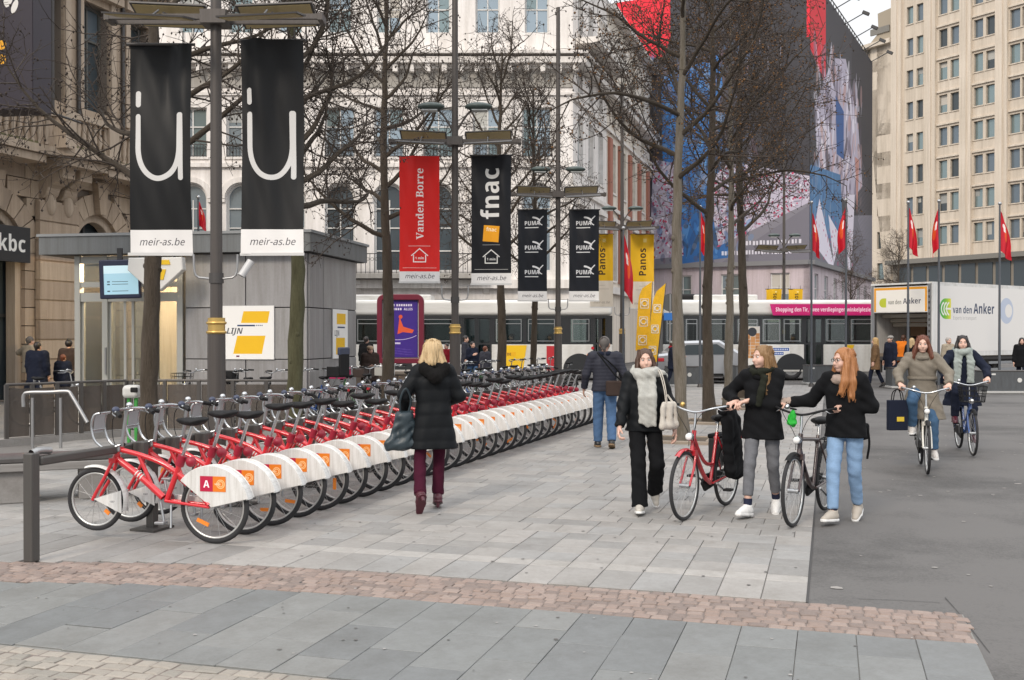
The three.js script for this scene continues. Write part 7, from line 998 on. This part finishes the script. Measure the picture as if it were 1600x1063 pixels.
const hairM = { blonde: mat([0.42, 0.27, 0.11], 0.6, { tex: 'streak', rep: 20, repY: 2 }), paleBlonde: mat([0.55, 0.40, 0.22], 0.6, { tex: 'streak', rep: 20, repY: 2 }), brown: mat([0.075, 0.036, 0.022], 0.5, { tex: 'streak', rep: 20, repY: 2 }), red: mat([0.36, 0.15, 0.05], 0.5, { tex: 'streak', rep: 20, repY: 2 }), auburn: mat([0.14, 0.042, 0.02], 0.5, { tex: 'streak', rep: 20, repY: 2 }), black: mat([0.018, 0.014, 0.014], 0.45, { tex: 'streak', rep: 20, repY: 2 }), grey: mat([0.11, 0.10, 0.095], 0.7, { tex: 'streak', rep: 20, repY: 2 }), darkBlonde: mat([0.24, 0.135, 0.055], 0.55, { tex: 'streak', rep: 20, repY: 2 }) };
const C = { black: cloth([0.0085, 0.009, 0.0105]), blackShiny: cloth([0.009, 0.0105, 0.0125], 0.6), navy: cloth([0.014, 0.018, 0.034]), slate: cloth([0.034, 0.036, 0.05], 0.6), burgundy: cloth([0.055, 0.008, 0.022]), jeans: cloth([0.075, 0.14, 0.26]), lightJeans: cloth([0.24, 0.37, 0.56]), midJeans: cloth([0.06, 0.12, 0.21]), grey: cloth([0.16, 0.165, 0.18]), cream: cloth([0.56, 0.52, 0.46]), scarfGrey: cloth([0.44, 0.44, 0.41], 0.95, { rep: 14, bump: 0.004 }), olive: cloth([0.018, 0.02, 0.014]), taupe: cloth([0.215, 0.19, 0.155]), white: mat([0.70, 0.70, 0.69], 0.6), offWhite: cloth([0.5, 0.47, 0.42]), darkSock: cloth([0.025, 0.03, 0.06]), orange: cloth([0.75, 0.20, 0.02]), brown: cloth([0.16, 0.095, 0.05]), darkBrown: cloth([0.05, 0.035, 0.03]), beige: cloth([0.36, 0.31, 0.24]), red: cloth([0.3, 0.02, 0.03]), sage: cloth([0.33, 0.37, 0.35], 0.95, { rep: 14, bump: 0.004 }), fur: cloth([0.009, 0.0085, 0.0085], 1, { rep: 30, bump: 0.006 }), fleece: cloth([0.42, 0.33, 0.28], 1, { rep: 24, bump: 0.006 }), burgLeather: mat([0.07, 0.012, 0.022], 0.35), blackLeather: mat([0.02, 0.02, 0.021], 0.4) };
const foot = (u, v) => { const d = F * EYE / (v - HZ); return V(gx(u, d), 0, -d); };
const longHair = (len, spread, r = 0.04) => [[[0.072, 0.02, 0.01], [0.085 + spread, -len * 0.9, 0.035], 0.022, r * 0.75], [[-0.072, 0.02, 0.01], [-0.085 - spread, -len * 0.9, 0.035], 0.022, r * 0.75], [[0.06, 0.0, -0.04], [0.075 + spread, -len, -0.03], 0.04, r], [[-0.06, 0.0, -0.04], [-0.075 - spread, -len, -0.03], 0.04, r], [[0, 0.0, -0.07], [0, -len, -0.085], 0.06, r * 1.2]];
// --- blonde woman seen from behind
{
  const c = person('person', 'person with blonde hair in black hooded coat and burgundy trousers, seen from behind', foot(677, 797), Math.PI + 0.22, { h: 1.70, skin: 0, shoulder: 0.15, pelvis: [0, 0.965, 0], look: -0.35, nod: 0.12,
    armL: { wrist: [0.27, 0.98, 0.14], pole: [0.8, -0.3, -0.6] }, armR: { wrist: [-0.16, 1.08, 0.22], pole: [-0.6, -0.8, -0.3] }, legL: { ankle: [0.17, 0.19, -0.24], pitch: 1.0 }, legR: { ankle: [-0.06, 0.135, 0.1], pitch: 0.28 },
    wear: { hair: { m: hairM.paleBlonde, cap: [0.1, 0.112, 0.112], wave: 0.004, locks: longHair(0.1, 0.015, 0.05) }, trousers: { m: C.burgundy, thigh: 0.085, knee: 0.06, cuff: 0.062, len: 0.98 }, shoes: { m: C.burgLeather, boot: true, heel: true }, top: { name: 'coat', m: C.blackShiny, bulk: 0.014, hem: 0.63, flare: 0.06, disp: quilt(0.13, 0.007), collar: C.fur, collarName: 'fur_trim', collarR: 0.055, collarFold: 0.006, hood: C.fur } } });
  const hb = thing('handbag', 'dark teal leather shoulder bag hanging at the blonde woman\'s side', 'bag', c.G.localToWorld(V(0.30, 0.83, -0.02)), Math.PI + 0.25), lm = mat([0.025, 0.04, 0.05], 0.35, { tex: 'fine', rep: 8, bump: 0.002 });
  part('pouch', blend([cap([-0.05, 0.16, 0], [0.05, 0.16, 0], 0.02), cap([-0.17, -0.14, 0], [0.15, -0.16, 0], 0.055), cap([-0.05, 0.14, 0], [-0.16, -0.12, 0], 0.03), cap([0.05, 0.14, 0], [0.14, -0.12, 0], 0.03), cap([0, 0.1, 0], [0, -0.14, 0], 0.06)], 0.06, 0.011, { disp: folds(0.006, 1.2) }), lm, hb); part('strap', tube([[-0.04, 0.16, 0], [-0.06, 0.3, -0.04], [0, 0.42, -0.09], [0.05, 0.3, -0.05], [0.04, 0.16, 0]], 0.012, 24, 6), lm, hb); part('clasp', ball(0.018, 0.04, -0.15, 0.055), M.alu, hb);
}
// --- man walking away
{
  const c = person('person', 'person with short grey hair in quilted slate jacket and jeans, walking away', foot(945, 700), Math.PI - 0.05, { h: 1.77, skin: 2, shoulder: 0.195, look: -0.25, legL: { ankle: [0.1, 0.085, 0.1] }, legR: { ankle: [-0.1, 0.12, -0.16], pitch: 0.35 }, armL: { wrist: [0.31, 0.9, 0.14] }, armR: { wrist: [-0.31, 0.9, 0.1] }, jaw: 1.08,
    wear: { hair: { m: hairM.grey, cap: [0.081, 0.092, 0.1], wave: 0.001, locks: [[[0, 0, -0.07], [0, -0.06, -0.07], 0.04, 0.03]] }, trousers: { m: C.jeans, thigh: 0.1, knee: 0.078, cuff: 0.068, len: 1.0 }, shoes: { m: C.blackLeather, sole: mat([0.2, 0.13, 0.07], 0.7) }, top: { m: C.slate, bulk: 0.014, hem: 0.86, flare: 0.03, disp: quilt(0.055, 0.007), collar: C.navy, collarR: 0.03 } } });
  const b = thing('shoulder_bag', 'dark messenger bag worn across the walking man\'s back', 'bag', c.G.localToWorld(V(-0.16, 0.95, -0.20)), Math.PI + 0.25); part('pouch', rbox(0.3, 0.24, 0.1, 0.03, 0, 0, 0, 3), C.darkBrown, b); part('flap', rbox(0.29, 0.13, 0.02, 0.01, 0, 0.05, -0.052), C.navy, b); part('strap', tube([[0.14, 0.1, 0.02], [0.02, 0.3, -0.03], [-0.18, 0.48, 0.01], [-0.28, 0.56, 0.06], [-0.24, 0.5, 0.3], [-0.0, 0.2, 0.42], [0.2, 0.06, 0.3], [0.16, 0.05, 0.05]], 0.014, 40, 6), C.black, b);
  b.rotation.y = Math.PI - 0.05; b.scale.set(1, 1, 1); b.children.forEach((m) => m.rotateY(Math.PI)); 
}
// --- girl with the grey scarf
{
  const c = person('person', 'person with light grey scarf, black jacket and wide black trousers walking towards the camera', foot(1008, 800), -0.06, { h: 1.66, skin: 1, smile: true, nod: -0.02, look: 0.04, roll: 0.06, shoulder: 0.155, legL: { ankle: [0.12, 0.2, -0.24], pitch: 0.75 }, legR: { ankle: [-0.06, 0.085, 0.16], pitch: -0.1 }, armL: { wrist: [0.30, 0.86, 0.05], pole: [0.9, 0, -0.6], curl: 0.5 }, armR: { wrist: [-0.27, 0.88, 0.16], curl: 0.8 },
    wear: { hair: { m: hairM.brown, cap: [0.082, 0.092, 0.1], wave: 0.003, locks: longHair(0.17, 0.01, 0.035) }, trousers: { m: C.black, thigh: 0.09, knee: 0.076, cuff: 0.085, len: 1.05, fold: 0.005 }, shoes: { m: C.offWhite, sole: C.white }, top: { m: C.blackShiny, bulk: 0.012, hem: 0.84, flare: 0.03, disp: folds(0.006), open: true, inner: C.olive }, scarf: { m: C.scarfGrey, r: 0.058, tails: [[[-0.03, 1.38, 0.13], [-0.03, 1.2, 0.2], [-0.02, 0.93, 0.19]], [[0.045, 1.38, 0.12], [0.05, 1.2, 0.195], [0.045, 0.9, 0.185]], [[0.08, 1.42, 0.08], [0.15, 1.44, 0.03], [0.19, 1.4, -0.04]]], w: 0.034 } } });
  const b = thing('tote_bag', 'cream canvas tote bag hanging from the shoulder of the girl with the scarf', 'bag', c.G.localToWorld(V(0.225, 0.985, 0.18)), 0.6); b.scale.setScalar(0.84); part('sack', blend([cap([-0.08, 0.15, 0], [0.08, 0.15, 0], 0.02), cap([-0.1, -0.12, 0], [0.1, -0.12, 0], 0.042), cap([-0.095, 0.1, 0], [-0.1, -0.08, 0], 0.03), cap([0.095, 0.1, 0], [0.1, -0.08, 0], 0.03), cap([0, 0.1, 0], [0, -0.1, 0], 0.046)], 0.05, 0.011, { disp: folds(0.003, 1.0) }), C.cream, b); part('handle', tube([[-0.06, 0.16, 0.012], [-0.06, 0.32, -0.02], [-0.05, 0.47, -0.09], [-0.03, 0.535, -0.16], [0.0, 0.50, -0.24], [0.05, 0.34, -0.2], [0.06, 0.16, -0.012]], 0.0065, 28, 5), C.cream, b); part('handle', tube([[-0.045, 0.16, 0.016], [-0.042, 0.32, -0.012], [-0.03, 0.475, -0.08], [-0.01, 0.54, -0.15], [0.02, 0.50, -0.23], [0.065, 0.34, -0.19], [0.075, 0.16, -0.01]], 0.0065, 28, 5), C.cream, b);
}
// --- blonde woman pushing the red bicycle
{
  const pos = foot(1192, 806), turn = -0.42, inv = (v) => V(v.x - pos.x, v.y, v.z - pos.z).applyAxisAngle(V(0, 1, 0), -turn), gL = inv(grip(RB, -1)), gR = inv(grip(RB, 1)), g1 = gL.x > gR.x ? gL : gR;
  const c = person('person', 'person with long blonde hair and black coat in grey trousers, pushing the red bicycle', pos, turn, { h: 1.70, skin: 1, smile: true, look: -0.75, shoulder: 0.15, legR: { ankle: [-0.11, 0.085, 0.2], pitch: -0.12, yaw: -0.35 }, legL: { ankle: [0.09, 0.13, -0.24], pitch: 0.4 }, armR: { grip: g1, dir: [-0.5, -0.2, 0.85], pole: [-0.9, -0.6, -0.5] }, armL: { grip: g1.clone().add(V(0.10, 0.015, -0.02)), dir: [-0.85, -0.2, 0.45], pole: [1, -0.7, -0.3], curl: 0.8 },
    wear: { hair: { m: hairM.darkBlonde, cap: [0.08, 0.0905, 0.1], wave: 0.0022, locks: [[[0.07, 0.02, 0.0], [0.085, -0.14, 0.0], 0.022, 0.03], [[0.085, -0.14, 0.0], [0.1, -0.32, 0.02], 0.03, 0.022], [[0, 0.02, -0.08], [0.05, -0.18, -0.12], 0.045, 0.04], [[0.05, -0.18, -0.12], [0.06, -0.36, -0.12], 0.042, 0.028], [[0.06, -0.01, -0.04], [0.07, -0.12, -0.05], 0.035, 0.03]] }, trousers: { m: C.grey, thigh: 0.082, knee: 0.058, cuff: 0.052, len: 0.74 }, socks: C.darkSock, shoes: { m: C.white, sole: C.white }, top: { name: 'coat', m: C.black, bulk: 0.008, hem: 0.76, flare: 0.04, disp: folds(0.005), collar: C.black, collarR: 0.04 }, scarf: { m: C.olive, r: 0.03, tails: [[[0.04, 1.38, 0.115], [0.02, 1.24, 0.145], [-0.02, 1.1, 0.15]]], w: 0.012 } } });
  const b = thing('draped_coat', 'black garment draped over the rear of the red bicycle', 'garment', RB.localToWorld(V(0.22, 0.72, -0.10)), RB.rotation.y); part('fabric', blend([cap([-0.12, 0.28, 0.0], [0.14, 0.3, 0.0], 0.05), cap([-0.16, -0.34, -0.06], [0.08, -0.34, -0.06], 0.055, 0.05, {}), cap([-0.12, 0.2, -0.03], [-0.14, -0.3, -0.05], 0.06), cap([0.1, 0.2, -0.03], [0.08, -0.3, -0.05], 0.055), cap([0, 0.22, -0.02], [-0.03, -0.3, -0.05], 0.062), cap([-0.05, 0.1, -0.03], [-0.1, -0.36, -0.05], 0.06)], 0.05, 0.013, { disp: folds(0.008, 1) }), C.black, b);
  const pn = thing('pannier_bag', 'black pannier bag hanging on the far side of the red bicycle carrier', 'bag', RB.localToWorld(V(-0.12, 0.55, 0.14)), RB.rotation.y); part('bag_body', rbox(0.3, 0.32, 0.12, 0.03, 0, 0, 0, 3), C.blackLeather, pn); part('lid', rbox(0.31, 0.05, 0.13, 0.02, 0, 0.17, 0), C.black, pn);
}
// --- red haired woman pushing the dark bicycle
{
  const pos = foot(1322, 815), turn = -0.62, inv = (v) => V(v.x - pos.x, v.y, v.z - pos.z).applyAxisAngle(V(0, 1, 0), -turn), a = inv(grip(DB, -1)), b = inv(grip(DB, 1)), [far, near] = a.x < b.x ? [a, b] : [b, a];
  person('person', 'person with long red hair and glasses in black jacket and light jeans pushing a bicycle', pos, turn, { h: 1.68, skin: 1, smile: true, look: -0.62, shoulder: 0.155, lean: 0.1, legL: { ankle: [0.04, 0.13, -0.24], pitch: 0.4 }, legR: { ankle: [-0.06, 0.085, 0.2], yaw: -0.2, pitch: -0.08 }, armR: { grip: far, dir: [-0.6, -0.15, 0.8], pole: [-0.5, -1, -0.3] }, armL: { grip: near, dir: [-0.65, -0.1, 0.75], pole: [1, -0.5, -0.5] },
    wear: { glasses: true, hair: { m: hairM.red, cap: [0.083, 0.0935, 0.102], wave: 0.003, locks: [[[0.05, 0.0, -0.05], [0.1, -0.2, -0.02], 0.045, 0.05], [[-0.072, 0.02, 0.0], [-0.09, -0.2, 0.03], 0.03, 0.042], [[0.1, -0.2, -0.02], [0.13, -0.34, 0.0], 0.05, 0.03], [[-0.09, -0.2, 0.03], [-0.085, -0.3, 0.075], 0.042, 0.03], [[0.07, 0.02, 0.01], [0.1, -0.2, 0.05], 0.03, 0.042], [[0.1, -0.2, 0.05], [0.09, -0.3, 0.09], 0.042, 0.028], [[0, 0, -0.08], [0.02, -0.3, -0.11], 0.06, 0.06]] }, trousers: { m: C.lightJeans, thigh: 0.09, knee: 0.064, cuff: 0.054, len: 0.92 }, shoes: { m: mat([0.40, 0.36, 0.31], 0.6), sole: C.white }, socks: C.darkSock, top: { m: C.black, bulk: 0.012, hem: 0.82, flare: 0.03, disp: folds(0.005), cuffM: C.fleece, collar: C.fleece, collarR: 0.045, collarFold: 0.005 } } });
  const pl = thing('green_pouch', 'bright green saddle cover bundled on the handlebar of the dark bicycle', 'pouch', DB.localToWorld(V(0.80, 1.0, 0.07)), DB.rotation.y); part('bundle', blend([cap([0.06, 0.05, 0], [0.05, -0.05, 0], 0.026, 0.034), cap([0.03, 0.0, 0.03], [0.05, -0.05, 0.03], 0.03)], 0.03, 0.008, { disp: folds(0.006, 2) }), cloth([0.03, 0.42, 0.05], 0.5), pl); part('tie', new THREE.TorusGeometry(0.03, 0.006, 5, 12).rotateX(1.4).translate(0.055, 0.085, 0), C.black, pl);
  const bag = thing('hip_bag', 'small black bag strap hanging behind the red haired woman', 'bag', [pos.x + 0.17, 0.86, pos.z - 0.05], turn); part('pouch', rbox(0.12, 0.16, 0.14, 0.03, 0, 0, 0, 3), C.black, bag); part('strap', tube([[0.05, 0.07, 0], [0.08, -0.1, 0.02], [0.06, -0.26, 0.02]], 0.012, 12, 5), C.black, bag);
}
// --- cyclists
function rider(label, B, crank, o) {
  const turn = B.rotation.y + Math.PI / 2, base = B.localToWorld(V(0.225, 0, 0)), inv = (v) => V(v.x - base.x, v.y, v.z - base.z).applyAxisAngle(V(0, 1, 0), -turn);
  const loc = (x, y, z) => inv(B.localToWorld(V(x, y, z))), ped = (s) => { const q = loc(0.44 + s * Math.cos(crank) * 0.165, 0.29 + s * Math.sin(crank) * 0.165, s * 0.14); return q; };
  const gA = loc(0.645, 1.088, 0.285), gB = loc(0.645, 1.088, -0.285), pA = ped(1), pB = ped(-1), [gl, gr] = gA.x > gB.x ? [gA, gB] : [gB, gA], [pl, pr] = pA.x > pB.x ? [pA, pB] : [pB, pA];
  return person('person', label, base, turn, { h: 1.68, skin: 1, pelvis: [0, 1.03, -0.02], lean: 0.1, legL: { abs: true, ankle: [pl.x, pl.y + 0.1, pl.z - 0.06], pitch: 0.15, pole: [0.15, 0.3, 1] }, legR: { abs: true, ankle: [pr.x, pr.y + 0.1, pr.z - 0.06], pitch: 0.05, pole: [-0.15, 0.3, 1] }, armL: { grip: gl, dir: [-0.25, -0.3, 1], pole: [1, -0.6, -0.3] }, armR: { grip: gr, dir: [0.25, -0.3, 1], pole: [-1, -0.6, -0.3] }, ...o });
}
{
  const c = rider('person with auburn hair in a long belted taupe coat riding the cream bicycle', WB, 1.35, { smile: true, look: -0.05, nod: 0.02, wear: { hair: { m: hairM.auburn, cap: [0.085, 0.096, 0.103], wave: 0.004, locks: longHair(0.19, 0.03, 0.045) }, trousers: { m: C.midJeans, thigh: 0.092, knee: 0.07, cuff: 0.062, len: 0.93 }, shoes: { m: mat([0.55, 0.52, 0.49], 0.6), sole: C.white }, top: { name: 'coat', m: C.taupe, bulk: 0.014, hem: 0.66, flare: 0.10, hemZ: 0.06, disp: folds(0.006), belt: C.taupe, collar: C.taupe, collarR: 0.03 } } });
  const b = thing('shopping_bag', 'black carrier bag with yellow print hanging beside the cream bicycle', 'bag', WB.localToWorld(V(0.62, 0.72, 0.34)), 0.1); part('bag_body', rbox(0.26, 0.4, 0.1, 0.012, 0, 0, 0), C.navy, b); part('yellow_print', box(0.1, 0.06, 0.004, 0.02, -0.05, 0.053), mat([0.6, 0.42, 0.03], 0.6), b); for (const z of [-0.03, 0.03]) part('handle', tube([[-0.07, 0.2, z], [-0.05, 0.3, z], [0, 0.345, 0], [0.05, 0.3, z], [0.07, 0.2, z]], 0.007, 14, 5), C.black, b);
  rider('person with dark hair, navy coat and pale scarf riding the blue bicycle', UB, 1.1, { look: -0.1, wear: { hair: { m: hairM.black, cap: [0.083, 0.093, 0.101], wave: 0.003, locks: longHair(0.16, 0.02, 0.04) }, trousers: { m: C.navy, thigh: 0.09, knee: 0.068, cuff: 0.06, len: 0.96 }, shoes: { m: C.burgLeather, boot: true }, top: { name: 'coat', m: C.navy, bulk: 0.014, hem: 0.70, flare: 0.09, hemZ: 0.05, disp: folds(0.006) }, scarf: { m: C.sage, r: 0.05, tails: [[[0.08, 1.52, 0.12], [0.1, 1.38, 0.16], [0.1, 1.06, 0.16]], [[-0.06, 1.52, 0.12], [-0.09, 1.38, 0.16], [-0.1, 1.06, 0.16]]], w: 0.035 } } });
}
// --- people further away
function passer(label, u, v, turn, o) { return person('person', label, foot(u, v), turn, { fine: 1.9, ...o, wear: { trousers: { m: C.navy, thigh: 0.092, knee: 0.07, cuff: 0.062 }, shoes: { m: C.blackLeather }, ...o.wear } }); }
const shortHair = (m) => ({ m, cap: [0.083, 0.095, 0.102], wave: 0.001, locks: [[[0, 0, -0.07], [0, -0.06, -0.07], 0.04, 0.03]] }), longH = (m) => ({ m, cap: [0.09, 0.102, 0.106], wave: 0.003, locks: longHair(0.2, 0.015, 0.045) });
passer('person in a long brown fur coat walking left of the delivery truck', 1368, 605, -1.9, { h: 1.68, wear: { hair: longH(hairM.blonde), top: { name: 'coat', m: C.brown, bulk: 0.03, hem: 0.6, flare: 0.06, disp: folds(0.008, 1.6) } } });
passer('person with grey cap and long dark coat walking past the truck', 1392, 605, -1.2, { h: 1.76, wear: { hair: shortHair(hairM.grey), cap: cloth([0.3, 0.29, 0.27]), top: { name: 'coat', m: C.navy, bulk: 0.03, hem: 0.55, flare: 0.05 } } });
passer('worker in an orange safety jacket behind the truck\'s tail', 1412, 601, 2.6, { h: 1.78, shoulder: 0.19, wear: { hair: shortHair(hairM.brown), top: { m: C.orange, bulk: 0.03, hem: 0.8 }, trousers: { m: C.orange, thigh: 0.1, knee: 0.08, cuff: 0.08 } } });
passer('person with blonde hair in dark coat behind the first cyclist', 1425, 603, 2.4, { h: 1.66, wear: { hair: longH(hairM.paleBlonde), top: { m: C.black, bulk: 0.025, hem: 0.7 } } });
passer('person with grey hair hidden between the two cyclists', 1482, 606, 0.3, { h: 1.7, wear: { hair: shortHair(cloth([0.4, 0.38, 0.36])), top: { m: C.beige, bulk: 0.025, hem: 0.7 } } });
passer('person in black at the far frame edge beyond the grey barrier', 1597, 606, -0.4, { h: 1.68, wear: { hair: longH(hairM.black), top: { m: C.black, bulk: 0.03, hem: 0.7 } } });
passer('person with pale beret and dark coat with red scarf near the feather flags', 1051, 612, 1.3, { h: 1.6, wear: { hair: shortHair(hairM.brown), cap: cloth([0.32, 0.34, 0.33]), top: { m: C.navy, bulk: 0.03, hem: 0.75 }, scarf: { m: C.red, r: 0.045 } }, armR: { wrist: [-0.2, 1.15, 0.32] } });
const sit = (seat, z = 0.4) => ({ pelvis: [0, seat, 0], legL: { abs: true, ankle: [0.1, 0.09, z], pole: [0, 1, 1] }, legR: { abs: true, ankle: [-0.1, 0.09, z + 0.05], pole: [0, 1, 1] } });
const seated = (label, u, d, y, turn, o) => person('person', label, [gx(u, d), y, -d], turn, { fine: 1.9, ...sit(0.5), ...o, wear: { trousers: { m: C.jeans, thigh: 0.092, knee: 0.07, cuff: 0.062 }, shoes: { m: C.blackLeather }, ...o.wear } });
passer('person in brown coat with beige headband in front of the purple poster', 578, 634, 0.5, { h: 1.52, nod: 0.2, armL: { wrist: [0.1, 1.1, 0.25] }, armR: { wrist: [-0.1, 1.1, 0.25] }, wear: { hair: shortHair(hairM.brown), cap: cloth([0.45, 0.32, 0.22]), top: { m: C.darkBrown, bulk: 0.045, hem: 0.7 } } });
passer('person in black with back turned left of the purple poster', 572, 606, 2.8, { h: 1.72, wear: { hair: shortHair(hairM.black), top: { m: C.black, bulk: 0.03, hem: 0.75 } } });
passer('child in a red jacket seen above the blonde woman\'s head', 698, 607, -0.6, { h: 1.5, wear: { hair: shortHair(hairM.black), top: { m: C.red, bulk: 0.03, hem: 0.75 } } });
passer('person in dark jacket and jeans waiting beside the second lamp post', 738, 606, 0.7, { h: 1.55, armR: { wrist: [-0.12, 1.2, 0.2] }, wear: { hair: shortHair(hairM.black), trousers: { m: C.jeans, thigh: 0.1, knee: 0.08, cuff: 0.07 }, top: { m: C.navy, bulk: 0.03, hem: 0.8 } } });
passer('person in grey jacket with brown hair right of the second lamp post', 758, 610, 2.4, { h: 1.42, wear: { hair: shortHair(hairM.auburn), top: { m: C.slate, bulk: 0.045, hem: 0.75 } } });
passer('tall dark person standing by the bus door', 727, 601, 1.4, { h: 1.75, wear: { hair: shortHair(hairM.black), top: { m: C.slate, bulk: 0.02, hem: 0.75 } } });
passer('person in a beige coat reaching out in front of the bank door', 46, 628, 2.6, { h: 1.74, armL: { wrist: [0.55, 1.25, 0.2] }, wear: { hair: shortHair(hairM.grey), top: { m: C.beige, bulk: 0.03, hem: 0.75 } } });
passer('person in a dark navy coat seen from behind at the stair railing', 58, 642, 3.0, { h: 1.62, shoulder: 0.2, wear: { hair: shortHair(hairM.black), top: { m: C.navy, bulk: 0.045, hem: 0.7 } } });
passer('person with a hair bun in brown coat left of the kiosk door', 107, 634, 3.3, { h: 1.66, wear: { hair: { m: hairM.black, cap: [0.088, 0.1, 0.104], locks: [[[0, 0.09, -0.06], [0, 0.13, -0.08], 0.035, 0.03]] }, top: { m: C.darkBrown, bulk: 0.03, hem: 0.75 } } });
passer('child with brown hair and navy backpack coat by the stair railing', 98, 640, 3.1, { h: 1.32, wear: { hair: shortHair(hairM.auburn), top: { m: C.navy, bulk: 0.05, hem: 0.7 } } });
seated('passenger in black sitting at a bus window above the yellow panel', 800, 41.7, 0.55, -1.4, { wear: { hair: shortHair(hairM.black), top: { m: C.black, bulk: 0.03 } } });
seated('passenger in navy sitting at the bus window left of the third lamp post', 861, 41.7, 0.55, -1.5, { wear: { hair: shortHair(hairM.black), top: { m: C.navy, bulk: 0.03 } } });
seated('blonde passenger sitting at the same bus window as the passenger in navy', 834, 41.7, 0.5, 1.4, { wear: { hair: longH(hairM.blonde), top: { m: C.beige, bulk: 0.03 } } });
seated('passenger with dark hair at a window of the bus with the pink sign', 1240, 41.7, 0.55, -1.4, { wear: { hair: shortHair(hairM.black), top: { m: C.slate, bulk: 0.03 } } });

renderer.render(scene, camera);
